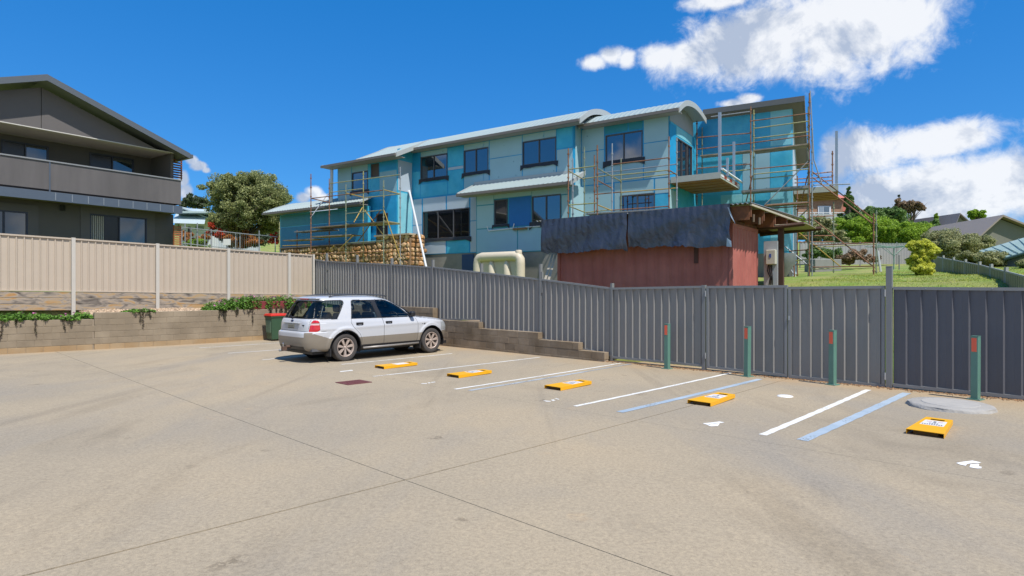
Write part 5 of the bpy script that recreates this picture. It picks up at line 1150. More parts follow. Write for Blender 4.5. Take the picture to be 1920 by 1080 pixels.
def tarp(label, xa, xb, yb0, yb1, seed, cling=False):
    rn = random.Random(seed); t = -.46; s0, s1 = KD.s_at(xa, t), KD.s_at(xb, t); zb0, zb1 = KD.z_at(xa, yb0, t), KD.z_at(xb, yb1, t); n, m_ = 70, 26; vs = []
    ph = [rn.uniform(0, 6) for _ in range(8)]; tab = [[rn.uniform(-1, 1) for _ in range(90)] for _ in range(4)]
    def vn(k, x):
        i_ = int(x) % 88; f_ = smooth(x - int(x)); return tab[k][i_] * (1 - f_) + tab[k][i_ + 1] * f_
    for i in range(n + 1):
        k = i / n; s = s0 + (s1 - s0) * k; zb = zb0 + (zb1 - zb0) * k + .05 * vn(0, k * 11) + .03 * vn(1, k * 37)
        for j in range(m_ + 1):
            q = j / m_; z = zr + .035 + (zb - zr - .035) * q
            fold = .05 * q * vn(2, k * 7 + q) + .018 * vn(3, k * 20 + 2 * q) * q + .015 * math.sin(7 * q + 5 * k + ph[4]) + .012 * math.sin(k * 88 + ph[5]) * (1 - q) ** 3
            vs.append(KD.w(s + .03 * q * math.sin(9 * q + ph[6]) * (k > .9), t - .01 + fold - .05 * q * (1 - q), z))
    N = len(vs); off = KD.e2.to_3d() * .004; vs += [p + off for p in vs]; m1 = m_ + 1
    fs = [(i * m1 + j, i * m1 + j + 1, (i + 1) * m1 + j + 1, (i + 1) * m1 + j) for i in range(n) for j in range(m_)]; fs += [tuple(N + a for a in f[::-1]) for f in fs]
    me = mesh_np('tarpaulin', [tuple(p) for p in vs], fs, True, mt_); o = link_mesh('tarpaulin', me); return tag(o, label, 'tarpaulin', 'black plastic tarpaulins')
tarp('black plastic tarpaulin hanging over the left half of the container, overhanging its left edge', 1015, 1175.5, 474, 468, 4); tarp('black plastic tarpaulin hanging over the right half of the container, with a white torn corner', 1178, 1369, 463, 461, 9)
mb = MB(); mb.add([KD.at(1364, 389, -.48), KD.at(1366, 388, -.50), KD.at(1379, 420, -.55), KD.at(1371, 407, -.53)], [(0, 1, 2, 3)]); mb.build('torn_corner', mat('pale_plastic', (.42, .50, .58), .3), bpy.data.objects['tarpaulin.001']); mb = MB(); mb.add([KD.at(1363, 446, -.55), KD.at(1371, 452, -.57), KD.at(1372, 463, -.58), KD.at(1362, 462, -.54)], [(0, 1, 2, 3)])
mb.build('torn_corner', mat('pale_plastic', (.42, .50, .58), .3), bpy.data.objects['tarpaulin.001'])
# concrete hopper under the scaffold, plank trestle and two leaning boards by the container
for i, (x0, y0, x1, y1) in enumerate(((1038, 470, 1022, 525), (1044, 470, 1028, 527))):
    mb = MB(); a, b = KD.at(x0, y0, .2), KD.at(x1, y1, -.4); d = KD.e1.to_3d() * .05; mb.hexa([b - d, b + d, b + d + V(0, .05, 0), b - d + V(0, .05, 0), a - d, a + d, a + d + V(0, .05, 0), a - d + V(0, .05, 0)])
    o = mb.build('leaning_board', mat('pale_timber', (.45, .40, .32), .8, var=.15)); tag(o, ('left' if i == 0 else 'right') + ' one of two pale boards leaning against the left end of the container', 'board', 'boards leaning on the container')
HP = thing('concrete_hopper', 'grey conical concrete hopper behind the gate under the lean-to', 'hopper', CD.w(CD.s_at(1465, -2.5), -2.5, 1.2)); p = CD.at(1466, 500, -2.5)
mb = MB(); mb.lathe([(.12, -.55), (.14, -.5), (.52, .15), (.54, .55), (.5, .55), (.48, .15), (.1, -.5)], Matrix.Translation((p.x, p.y, p.z)), 20); mb.build('cone', mat('hopper_steel', (.22, .24, .25), .6, .3, var=.2), HP, smooth='auto')
for k in range(3): mb = MB(); a = 2.1 * k; mb.tube((p.x + .5 * math.cos(a), p.y + .5 * math.sin(a), p.z + .2), (p.x + .55 * math.cos(a), p.y + .55 * math.sin(a), p.z - .9), .03, 6); mb.build('leg', m_rust, HP)
# ================================================================ charcoal house at the left
HD = Frame((-14.5, 25.9), (0.567, 0.823), (-0.823, 0.567))
m_char = mat('charcoal_render', (.112, .102, .095), .8, var=.07, scale=1, bump=.15, bscale=60); m_gabl = mat('charcoal_gable_sheet', (.125, .115, .114), .75, var=.06)
m_rofd = mat('charcoal_roof_steel', (.10, .11, .125), .45, var=.05); m_bfas = mat('blue_grey_fascia', (.085, .11, .15), .4, var=.08); m_scr = mat('grey_mesh_screen', (.115, .106, .105), .6, var=.4, scale=1.1, stretch=(1, 1, .15)); m_sof2 = mat('pale_soffit', (.58, .56, .52), .7, var=.03)
m_slat = mat('red_brown_slat', (.21, .07, .035), .6, var=.15); m_cur = mat('curtain', (.5, .48, .44), .8, var=.08)
CH = thing('charcoal_house', 'dark charcoal two-storey house with gable roof and long balcony', 'house', HD.w(-5, 3, 1.4))
tf_ = -.55; sa, za = HD.s_at(88, tf_), HD.z_at(88, 141, tf_); se, ze = HD.s_at(356, tf_), HD.z_at(356, 289, tf_); sl0 = 2 * sa - se
zroof = lambda s: za - (za - ze) * abs(s - sa) / (se - sa)
for sg, s_e in ((1, se), (-1, sl0)):
    mb = MB(); mb.hexa([HD.w(s, t, z + h) for h in (-.12, 0) for s, t, z in ((sa, tf_, za), (s_e, tf_, ze), (s_e, 14, ze), (sa, 14, za))]); r_ = mb.build('roof', m_rofd, CH)
    n = 24
    for i in range(0):
        pass
    mb = MB(); mb.hexa([HD.w(s, t, z + h) for h in (-.20, .03) for s, t, z in ((sa, tf_ - .04, za), (s_e, tf_ - .04, ze), (s_e, tf_ - .002, ze), (sa, tf_ - .002, za))]); mb.build('barge', mat('grey_barge_cap', (.10, .115, .135), .45, var=.04), r_)
    mb = MB(); HD.box(mb, min(s_e, s_e + sg * .12), max(s_e, s_e + sg * .12), tf_ - .05, 14, ze - .16, ze - .01); mb.build('gutter', m_rofd, r_)
zs = HD.z_at(205, 264, 0); sW = -.25
mb = MB(); half = lambda z: (za - .34 - z) / (za - ze) * (se - sa)
for (s0, s1) in ((sa - half(zs), sa - .01), (sa + .01, sa + half(zs))):
    mb = MB(); inner = sa - .01 if s1 < sa else sa + .01; outer = s0 if s1 < sa else s1
    mb.prism([HD.w(outer, 0, zs), HD.w(inner, 0, zs), HD.w(inner, 0, za - .34)], HD.e2.to_3d() * .1); mb.build('gable_panel', m_gabl, CH)
mb = MB(); HD.box(mb, sl0 + .4, sW, -.01, 1.9, zs - .035, zs - .003); mb.build('soffit', m_sof2, CH)
zfl = HD.z_at(340, 386, 0); zra = HD.z_at(340, 337.5, 0)
U1 = wr_(HD, 1.9, 2, 91, 268, 312); U2 = wr_(HD, 1.9, 168, 251, 292, 338)
wall('upper_wall', HD, sl0 + .5, sW - .1, 1.9, 2.1, zfl, zs - .04, m_char, CH, [U1, U2])
m_pane2 = mat('house_glass', (.015, .03, .05), .03, spec=.8, ior=1.75)
def slider(t, r_, cur):
    w = window(HD, t, *r_, CH, n=2, flap=False, mt_f=mat('navy_frame', (.03, .035, .06), .4), pane=m_pane2)
    if cur:
        mb = MB(); a = r_[0] + .06; 
        for k in range(7): mb.tube(HD.w(a + k * .07, t + .012, r_[2] + .06), HD.w(a + k * .07, t + .012, r_[3] - .07), .018, 6)
        mb.build('curtain', m_cur, w)
    return w
m_blind = mat('dark_blind_glass', (.022, .02, .02), .25)
def dark_left(w): [c_ for c_ in w.children if c_.name.startswith('pane')][0].material_slots[0].link = 'OBJECT'; [c_ for c_ in w.children if c_.name.startswith('pane')][0].material_slots[0].material = m_blind
dark_left(slider(1.9, U1, False)); dark_left(slider(1.9, U2, False))
mb = MB(); HD.box(mb, sW - .12, sW, .1, 2.1, zfl, zs + .35); mb.build('side_wall', m_char, CH)
mb = MB(); HD.box(mb, sl0 + .5, 0, -.06, 2.1, zfl - .32, zfl - .02); mb.build('balcony', m_char, CH); bal = bpy.data.objects['balcony.002'] if 'balcony.002' in bpy.data.objects else None
mb = MB(); HD.box(mb, sl0 + .5, .03, -.10, -.063, zfl - .36, zfl - .03); mb.build('balcony_fascia', m_bfas, CH)
mb = MB(); HD.box(mb, sl0 + .5, .03, -.09, -.01, zra - .05, zra); mb.build('handrail', mat('grey_handrail', (.24, .25, .26), .4), CH)
edges = [0, HD.s_at(92, 0), HD.s_at(92, 0) - 4.9, HD.s_at(92, 0) - 9]
for i in range(3):
    mb = MB(); HD.box(mb, edges[i + 1] + .03, edges[i] - .01, -.055, -.03, zfl + .05, zra - .055); mb.build('screen_panel', m_scr, CH)
    mb = MB(); HD.box(mb, edges[i + 1] - .02, edges[i + 1] + .02, -.08, -.02, zfl - .03, zra - .05); mb.build('baluster_post', m_bfas, CH)
for k in range(9): mb = MB(); a = edges[1] + (0 - edges[1]) * (k + .3) / 9; HD.box(mb, a, a + .02, -.112, -.101, zfl - .33, zfl - .05); mb.build('fascia_joint', mat('joint_grey', (.25, .28, .32), .5), CH)
mb = MB(); HD.box(mb, -.03, .0, -.02, 1.9, zfl + .05, zra - .03); mb.build('screen_panel', m_scr, CH)
# ground floor
gl = HD.s_at(325, .8); G1 = wr_(HD, .8, 168, 275, 405, 470); G2 = wr_(HD, .8, -40, 52, 394, 452)
wall('lower_wall', HD, sl0 + .5, gl, .8, 1.0, 1.2, zfl - .33, m_char, CH, [G1, G2]); mb = MB(); HD.box(mb, gl - .2, gl, 1.0, 12, 1.2, ze - .1); mb.build('side_wall', m_char, CH)
dark_left(slider(.8, G1, True)); slider(.8, G2, False)
for r_ in (G1, G2):
    mb = MB()
    for a0_, a1_, b0_, b1_ in split((r_[0] - .32, r_[1] + .32, r_[2], r_[3] + .28), [r_]): HD.box(mb, a0_, a1_, .77, .797, b0_, b1_)
    mb.build('window_surround', m_gabl, CH)
p = HD.w(HD.s_at(117, .75), .72, HD.z_at(117, 390, .75)); mb = MB(); mb.box(p, (.12, .12, .22)); mb.build('wall_lamp', m_flap, CH)
# timber slat screens
for (x0, x1, y0, y1, t, lab) in ((324, 342, 293, 334, .6, 0), (326, 340, 423, 459, .3, 1)):
    fr = HD; s0, s1 = fr.s_at(x0, t), fr.s_at(x1, t); z0, z1 = fr.z_at((x0 + x1) / 2, y1, t), fr.z_at((x0 + x1) / 2, y0, t)
    if lab: par = thing('slat_screen', 'orange timber slat screen at the corner of the charcoal house', 'screen', fr.w((s0 + s1) / 2, t, z0)); mtS = mat('orange_slat', (.36, .13, .05), .7, var=.15)
    else: par = CH; mtS = m_slat
    n = 9
    for k in range(n):
        z = z0 + (z1 - z0) * k / n; mb = MB(); fr.box(mb, s0, s1, t, t + .03, z, z + (z1 - z0) / n * .62); mb.build('slat', mtS, par)
    for a in (s0, s1 - .04): mb = MB(); fr.box(mb, a, a + .04, t + .032, t + .08, z0 - .1, z1 + .02); mb.build('slat_post', mtS, par)

# ================================================================ trees and shrubs
m_bark = mat('bark', (.10, .075, .055), .9, c2=(.17, .13, .10), scale=4, var=.3, bump=.8, bscale=12, bdist=.03)
def at_depth(px, py, Z): return Vector(((px - CX) / FPX * Z, Z, CAMH + (CY - py) / FPX * Z))
def terr_z(x, y): q = Vector((x, y)) - LOT.O; return terrain(q.dot(LOT.e1), q.dot(LOT.e2))
def tree(name, label, px, Z, y_top, y_bot, x0, x1, lm, leaf, nclump, per, seed, trunk=True, shape='round', cat='tree', group='trees behind the site', dens=.3, lobes=7):
    rn = random.Random(seed); base = at_depth(px, 500, Z); base.z = terr_z(base.x, base.y) - .05
    top = at_depth(px, y_top, Z).z; bz_ = max(at_depth(px, y_bot, Z).z, base.z + .02); cxw = at_depth((x0 + x1) / 2, 0, Z).x; rx = (x1 - x0) / 2 / FPX * Z; rz = (top - bz_) / 2; cz = (top + bz_) / 2
    o = thing(name, label, cat, base, 0, group); cl = []
    # irregular crown: lobes first, clumps inside the lobes
    lob = []
    for i in range(lobes):
        a = rn.uniform(0, 6.28); e = rn.uniform(-.9, 1.0); q = math.sqrt(max(0, 1 - e * e * .8))
        if shape == 'cone': k = (1 - (e + 1) / 2) * .9 + .08; lob.append((cxw + rx * k * .6 * math.cos(a), Z + rx * k * .6 * math.sin(a), cz + rz * e * .88, max(.18, k) * rx * .6, .32 * rz))
        elif shape == 'stack': k = (i + .5) / lobes; lob.append((cxw + rx * .32 * math.cos(a), Z + rx * .32 * math.sin(a), bz_ + (top - bz_) * (.08 + .80 * k), rx * (.72 if k > .55 else .62), rz * .26))
        elif shape == 'flat': lob.append((cxw + rx * .75 * math.cos(a), Z + rx * .6 * math.sin(a), cz + rz * (.45 + .4 * rn.random()), .42 * rx, .25 * rz))
        else: lob.append((cxw + rx * q * .62 * math.cos(a), Z + rx * q * .62 * math.sin(a), cz + rz * e * .62, rn.uniform(.34, .5) * rx, rn.uniform(.32, .46) * rz))
    for i in range(nclump):
        lx, ly, lz, lr, lh = lob[i % lobes] if rn.random() > .15 else rn.choice(lob)
        d = Vector((rn.gauss(0, 1), rn.gauss(0, 1), rn.gauss(0, 1))).normalized() * rn.uniform(.45, 1.05)
        cr_ = lr * rn.uniform(.22, .46); cl.append((lx + d.x * lr, ly + d.y * lr, lz + d.z * lh, cr_, cr_, cr_ * rn.uniform(.6, .95)))
    v, f = leaves(rn, cl, per, leaf, up=.25)
    link_mesh('crown', mesh_np('crown', v - np.array(base, dtype=np.float32), f, False, lm), o)
    if trunk:
        mb = MB(); h0 = max(.4, bz_ - base.z); tr = max(.05, .035 * (top - base.z)); fork = Vector((base.x + rn.uniform(-.2, .2), base.y, base.z + h0 * .75 + .2))
        mb.path([base, base.lerp(fork, .5) + Vector((rn.uniform(-.08, .08), 0, 0)), fork], [tr, tr * .8, tr * .7], 9)
        for (lx, ly, lz, lr, lh) in lob:
            m1 = fork.lerp(Vector((lx, ly, lz)), .5) + Vector((rn.uniform(-.2, .2), rn.uniform(-.2, .2), -.1)); mb.path([fork, m1, Vector((lx, ly, lz)), Vector((lx + rn.uniform(-.5, .5) * lr, ly, lz + lh * .8))], [tr * .55, tr * .36, tr * .2, tr * .06], 7)
            for _ in range(3):
                e = Vector((lx + rn.uniform(-1, 1) * lr, ly + rn.uniform(-1, 1) * lr, lz + rn.uniform(-.6, 1) * lh)); mb.path([m1, m1.lerp(e, .55) + Vector((0, 0, .1)), e], [tr * .2, tr * .13, tr * .04], 5)
        mb.build('trunk', m_bark, o, smooth='auto')
    return o
lm_ol = leaf_mat('olive_leaf', (.19, .24, .085), .45, .45, c2=(.34, .36, .15)); lm_dk = leaf_mat('dark_leaf', (.07, .10, .055), .4, .35, c2=(.11, .14, .075)); lm_br = leaf_mat('bright_leaf', (.20, .34, .030), .35, .45, c2=(.32, .46, .045)); lm_md = leaf_mat('mid_green_leaf', (.11, .20, .055), .4, .4, c2=(.17, .27, .075))
lm_lime = leaf_mat('lime_leaf', (.52, .56, .07), .3, .45, c2=(.70, .70, .12)); lm_gr = leaf_mat('grey_green_leaf', (.23, .29, .11), .45, .42, c2=(.39, .38, .19)); lm_bn = leaf_mat('brown_leaf', (.22, .15, .085), .4, .35, c2=(.30, .21, .13)); lm_red = leaf_mat('azalea_flower', (.55, .055, .03), .35, .35, c2=(.65, .13, .05)); lm_or = leaf_mat('rusty_shrub_leaf', (.45, .10, .035), .5, .35, c2=(.42, .22, .06))
tree('broad_tree', 'large round olive-green tree between the charcoal house and the unfinished house', 436, 44, 320, 446, 388, 548, lm_ol, 0.074, 400, 273, 5, lobes=22)
tree('gum_tree', 'dark distant gum tree behind the far pale-roofed house', 365, 95, 362, 410, 335, 392, lm_dk, 0.236, 90, 105, 6, lobes=8)
tree('azalea_shrub', 'bright red flowering azalea shrub behind the wire fence', 405, 42, 418, 448, 385, 424, lm_red, 0.074, 60, 126, 7, False, cat='shrub', group='shrubs in the left garden')
tree('azalea_shrub', 'low red and orange shrub beside the red azalea under the tree', 455, 42.5, 432, 466, 424, 486, lm_or, 0.074, 80, 115, 8, False, cat='shrub', group='shrubs in the left garden')
tree('garden_shrub', 'rusty and green shrub next to the slat screen', 365, 41, 428, 466, 342, 390, lm_or, 0.074, 80, 115, 9, False, cat='shrub', group='shrubs in the left garden')
tree('garden_shrub', 'small lime shrub low behind the wire fence', 375, 38, 448, 466, 350, 396, lm_br, 0.068, 50, 105, 10, False, cat='shrub', group='shrubs in the left garden')
tree('azalea_shrub', 'small red shrub behind the left end of the lower wing', 510, 44, 432, 462, 498, 526, lm_red, 0.074, 36, 94, 13, False, cat='shrub', group='shrubs in the left garden')
tree('garden_shrub', 'dark green hedge behind the trunk of the large olive tree', 470, 52, 420, 470, 410, 530, lm_dk, 0.105, 150, 126, 41, False, cat='shrub', group='shrubs in the left garden', lobes=10)
tree('gum_tree', 'hazy dark gum behind the hedge, left of the lower wing roof', 520, 98, 398, 440, 480, 560, lm_dk, 0.248, 90, 105, 42, lobes=8)
# right-hand garden and hillside
tree('conifer', 'dark conifer beside the brick house balcony', 1592, 66, 352, 432, 1566, 1618, lm_md, 0.161, 130, 105, 14, True, 'cone', lobes=16)
tree('hedge_shrub', 'bright green spreading shrub below the brick house balcony', 1590, 58, 408, 470, 1545, 1650, lm_br, 0.093, 220, 210, 15, False, cat='shrub', group='bright shrubs beyond the grey fence', lobes=12)
tree('hedge_shrub', 'bright green spreading shrub in the middle of the far hedge', 1672, 57, 402, 472, 1612, 1735, lm_br, 0.093, 280, 210, 16, False, cat='shrub', group='bright shrubs beyond the grey fence', lobes=14)
tree('hillside_tree', 'mid-green tree on the hillside behind the bright hedge', 1655, 70, 388, 440, 1610, 1702, lm_md, 0.174, 150, 105, 17, lobes=10)
tree('hillside_tree', 'tall dark pine on the hillside beside the umbrella-shaped gum', 1682, 82, 366, 430, 1664, 1704, lm_dk, 0.198, 80, 94, 18, True, 'cone', lobes=12)
tree('umbrella_gum', 'brown umbrella-shaped gum tree on the skyline', 1704, 80, 378, 432, 1678, 1738, lm_bn, 0.161, 80, 94, 19, True, 'flat', lobes=9)
tree('hillside_tree', 'feathery blue-green tree at the left of the hillside', 1632, 78, 380, 425, 1618, 1650, lm_dk, 0.174, 50, 84, 20, lobes=6)
tree('hillside_tree', 'small yellow-green pointed tree left of the lavender gabled house', 1755, 78, 402, 445, 1735, 1775, lm_br, 0.174, 60, 94, 22, True, 'cone', lobes=8)
tree('hillside_tree', 'dense low dark tree behind the hedge centre', 1725, 74, 412, 450, 1700, 1760, lm_md, 0.174, 80, 94, 23, lobes=8)
tree('hillside_tree', 'fresh green tree behind the tan-roofed house', 1835, 74, 392, 430, 1815, 1856, lm_br, 0.174, 60, 94, 24, lobes=7)
tree('olive_shrub', 'tall grey-green shrub mass behind the olive fence', 1790, 43, 428, 500, 1735, 1850, lm_gr, 0.068, 320, 252, 25, True, cat='shrub', group='shrubs behind the olive fence', lobes=14)
tree('olive_shrub', 'lower grey-green shrub over the olive fence below the green roof', 1845, 30, 468, 520, 1800, 1888, lm_gr, 0.056, 200, 231, 26, False, cat='shrub', group='shrubs behind the olive fence', lobes=9)
tree('olive_shrub', 'small yellow-green shrub at the right edge behind the olive fence', 1912, 26, 488, 520, 1890, 1945, lm_gr, 0.074, 60, 105, 27, False, cat='shrub', group='shrubs behind the olive fence', lobes=6)
tree('lime_shrub', 'clipped yellow-green shrub at the end of the olive fence', 1731, 23, 449, 530, 1706, 1755, lm_lime, 0.05, 300, 200, 28, False, 'stack', cat='shrub', group=None, lobes=9)
tree('garden_shrub', 'dark green clump under the right scaffold', 1555, 40, 455, 492, 1508, 1580, lm_md, 0.087, 80, 115, 29, False, cat='shrub', group=None, lobes=7)
tree('garden_shrub', 'grey-green tall bush behind the right scaffold', 1545, 52, 405, 490, 1500, 1590, lm_gr, 0.124, 120, 115, 30, False, cat='shrub', group=None, lobes=9)
tree('hedge_shrub', 'bright green shrub seen between house corner and right scaffold', 1500, 56, 392, 450, 1478, 1524, lm_br, 0.124, 60, 115, 31, False, cat='shrub', group='bright shrubs beyond the grey fence', lobes=6)
tree('brush_pile', 'heap of brown cut branches by the scaffold leg', 1604, 37, 470, 502, 1570, 1640, lm_bn, 0.081, 90, 105, 33, False, cat='brush pile', group=None, lobes=8)

# ================================================================ far houses
def gable_house(name, label, Z, x0, x1, y_eave, y_ridge, y_base, depth, wc, rc, yaw=0.0, xr=None, over=.4):
    a = at_depth(x0, y_base, Z); b = at_depth(x1, y_base, Z); w = b.x - a.x; fr = Frame((a.x, a.y), (math.cos(yaw), math.sin(yaw))); o = thing(name, label, 'house', fr.w(w / 2, depth / 2, a.z))
    ze_, zr_ = at_depth(0, y_eave, Z).z, at_depth(0, y_ridge, Z).z; sr = w / 2 if xr is None else at_depth(xr, 0, Z).x - a.x
    mb = MB(); mb.prism([fr.w(0, 0, a.z - 2), fr.w(w, 0, a.z - 2), fr.w(w, 0, ze_), fr.w(sr, 0, zr_ - .1), fr.w(0, 0, ze_)], fr.e2.to_3d() * depth); mb.build('wall', wc, o)
    for s_e in (-over, w + over):
        k = (zr_ - ze_) / abs((0 if s_e < 0 else w) - sr); zz_ = ze_ - k * over
        mb = MB(); mb.hexa([fr.w(s, t, z + h) for h in (.0, .14) for s, t, z in ((sr, -.5, zr_), (s_e, -.5, zz_), (s_e, depth + .4, zz_), (sr, depth + .4, zr_))]); mb.build('roof', rc, o)
    return o, fr, a, w
m_tanr = mat('tan_roof', (.30, .25, .21), .6, var=.06); m_grw = mat('khaki_wall', (.19, .19, .16), .8, var=.05); m_lav = mat('lavender_boards', (.36, .34, .40), .7, var=.05); m_dkr = mat('dark_tile_roof', (.24, .21, .22), .7, var=.1); m_brick = mat('brown_brick', (.27, .15, .09), .9, c2=(.33, .20, .13), scale=4, var=.2); m_redr = mat('red_tile_roof', (.50, .16, .12), .7, var=.1); m_pbr = mat('pale_blue_roof', (.42, .50, .52), .5, var=.04); m_wht = mat('white_weatherboard', (.60, .62, .66), .7, var=.04)
m_greenr = mat('green_roof_steel', (.30, .41, .34), .45, c2=(.36, .46, .40), scale=.5, var=.08); m_bluew = mat('blue_grey_wall', (.22, .27, .32), .8, var=.05)
o, fr, a, w = gable_house('tan_roof_house', 'house with broad tan gable roof and khaki wall at the right edge', 46, 1812, 1990, 462, 408, 500, 9, m_grw, m_tanr, R(-6), 1868)
mb = MB(); fr.box(mb, w * .05, w * .95, -.52, -.5, a.z, a.z + .01); 
o, fr, a, w = gable_house('lavender_house', 'small lavender weatherboard gable on the skyline left of the tan roof', 76, 1782, 1836, 432, 402, 470, 7, m_lav, m_dkr, R(8), 1796)
for k in range(5): mb = MB(); fr.box(mb, w * .3, w * .95, -.05, -.0, a.z + 1.6 + k * .42, a.z + 1.6 + k * .42 + .34); mb.build('weatherboard', mat('pale_board_siding', (.55, .55, .58), .7), o)
# green-roofed shed: mono-pitch towards the camera
GS = thing('green_roof_shed', 'low building with pale green steel roof beyond the olive fence', 'shed', at_depth(1900, 520, 31)); A, B, C_, D_ = at_depth(1836, 470, 36), at_depth(1990, 425, 33), at_depth(1990, 452, 27), at_depth(1880, 484, 29)
mb = MB(); mb.hexa([D_ - V(0, 0, .1), C_ - V(0, 0, .1), B - V(0, 0, .1), A - V(0, 0, .1), D_, C_, B, A]); rr = mb.build('roof', m_greenr, GS)
for k in range(9):
    u_ = (k + .5) / 9; p, q = D_.lerp(C_, u_), A.lerp(B, u_); mb = MB(); mb.tube(p + V(0, 0, .03), q + V(0, 0, .012), .022, 5); mb.build('roof_rib', m_greenr, rr)
mb = MB(); d1_, c1_ = D_ + V(.5, .35, -.12), C_ + V(.4, .35, -.12); mb.hexa([V(d1_.x, d1_.y, .4), V(c1_.x, c1_.y, .4), V(c1_.x, c1_.y + .2, .4), V(d1_.x, d1_.y + .2, .4), d1_, c1_, c1_ + V(0, .2, 0), d1_ + V(0, .2, 0)]); mb.build('wall', m_bluew, GS)
mb = MB(); mb.tube(D_ + V(0, -.06, -.08), C_ + V(0, -.06, -.08), .07, 6); mb.build('gutter', mat('dark_green_gutter', (.05, .09, .08), .5), GS)
# brick house with balcony
BH_ = thing('brick_house', 'brown brick house with white balcony and red roof behind the right scaffold', 'house', at_depth(1540, 420, 72)); Zb = 72
def frbox(par, nm, x0, x1, y0, y1, Z0, Z1, mt): a = at_depth(x0, y1, Z0); b = at_depth(x1, y0, Z0); mb = MB(); mb.hexa([V(x, y, z) for z in (a.z, b.z) for x, y in ((a.x, Z0), (b.x, Z0), (b.x, Z1), (a.x, Z1))]); return mb.build(nm, mt, par)
frbox(BH_, 'wall', 1490, 1580, 370, 440, Zb, Zb + 8, m_brick); dr = frbox(BH_, 'sliding_door', 1534, 1558, 386, 414, Zb - .1, Zb - .01, m_wht); frbox(dr, 'pane', 1545, 1555, 388, 413, Zb - .13, Zb - .102, mat('far_glass', (.10, .14, .18), .1)); frbox(dr, 'pane', 1536, 1544, 388, 413, Zb - .13, Zb - .102, m_bluew)
frbox(BH_, 'balcony', 1494, 1594, 414.5, 417, Zb - 2.2, Zb - .2, m_wht); frbox(BH_, 'handrail', 1494, 1593, 398, 399.3, Zb - 2.2, Zb - 2.1, m_wht)
for k in range(7): frbox(BH_, 'baluster_post', 1494 + 16.2 * k, 1495.2 + 16.2 * k, 399.3, 414.5, Zb - 2.2, Zb - 2.1, m_wht)
for k in range(6): frbox(BH_, 'balustrade_panel', 1496 + 16.2 * k, 1509 + 16.2 * k, 401, 413, Zb - 2.17, Zb - 2.12, mat('balustrade_glass', (.38, .40, .40), .3) if k < 5 else MATS['far_glass'])
mb = MB(); p = [at_depth(1485, 371, Zb - .6), at_depth(1588, 371, Zb - .6)]; mb.hexa([p[0], p[1], p[1] + V(0, 9, 0), p[0] + V(0, 9, 0), p[0] + V(1, 3, 1.6), p[1] + V(-1, 3, 1.6), p[1] + V(-1, 6, 1.6), p[0] + V(1, 6, 1.6)]); mb.build('roof', m_redr, BH_)
mb = MB(); mb.prism([at_depth(1576, 396, Zb + 2), at_depth(1606, 396, Zb + 2), at_depth(1600, 372, Zb + 2), at_depth(1586, 370, Zb + 2)], V(0, 5, 0)); mb.build('roof', m_redr, BH_)
# far pale-roofed house at the left
o, fr, a, w = gable_house('pale_roof_house', 'white house with pale blue roof behind the azaleas', 56, 336, 412, 418, 392, 452, 8, m_wht, m_pbr, R(-4), 348, .5)
mb = MB(); frL = at_depth(322, 418, 55); frbox(o, 'verandah_roof', 322, 392, 396, 399, 54.2, 57, m_pbr); frbox(o, 'window', 352, 357, 425, 436, 55.9, 55.97, m_flap); frbox(o, 'window', 366, 382, 424, 430, 55.8, 55.9, m_bluew)
mb = MB(); mb.hexa([at_depth(322, 418, 53.5), at_depth(383, 420, 53.5), at_depth(383, 420, 53.5) + V(0, .1, .15), at_depth(322, 418, 53.5) + V(0, .1, .15), at_depth(334, 391, 58), at_depth(386, 394, 58), at_depth(386, 394, 58) + V(0, .2, .1), at_depth(334, 391, 58) + V(0, .2, .1)]); mb.build('roof_plane', m_pbr, o)

# ================================================================ garden fences and fittings
TFc = thing('wire_fence', 'galvanised steel temporary fence in front of the red shrubs', 'fence', at_depth(420, 462, 36)); Zt = 36
line = lambda x: 425.5 + (x - 335) * .105
for x, ext in ((341, 0), (347, -8), (358, 0), (370, -11), (384, 3), (396, -2), (442, 0), (450, -1), (486, -9), (516, 2)):
    Zx = Zt + (x - 335) * .02; mb = MB(); p = at_depth(x, line(x) + ext, Zx); mb.tube((p.x, p.y, 2.0), p, .035, 6); mb.build('post', m_galv, TFc)
for (x0, x1, dy) in ((340, 486, 0), (340, 486, 30), (486, 520, -.5)): mb = MB(); mb.tube(at_depth(x0, line(x0) + dy, Zt), at_depth(x1, line(x1) + dy, Zt + 3), .025, 6); mb.build('rail', m_galv, TFc)
for k in range(34):
    x = 342 + k * 4.3; mb = MB(); Zx = Zt + (x - 335) * .02; mb.tube(at_depth(x, line(x), Zx), at_depth(x, line(x) + 32, Zx), .006, 4); mb.build('wire', m_galv, TFc)
NB = thing('notice_board', 'small blank white notice board on the wire fence', 'sign', at_depth(425, 462, 35.5)); frbox(NB, 'board', 418.5, 432, 448, 459.5, 35.6, 35.66, mat('white_notice', (.66, .68, .68), .6)); frbox(NB, 'stake', 424, 425, 459.5, 470, 35.6, 35.66, m_galv)
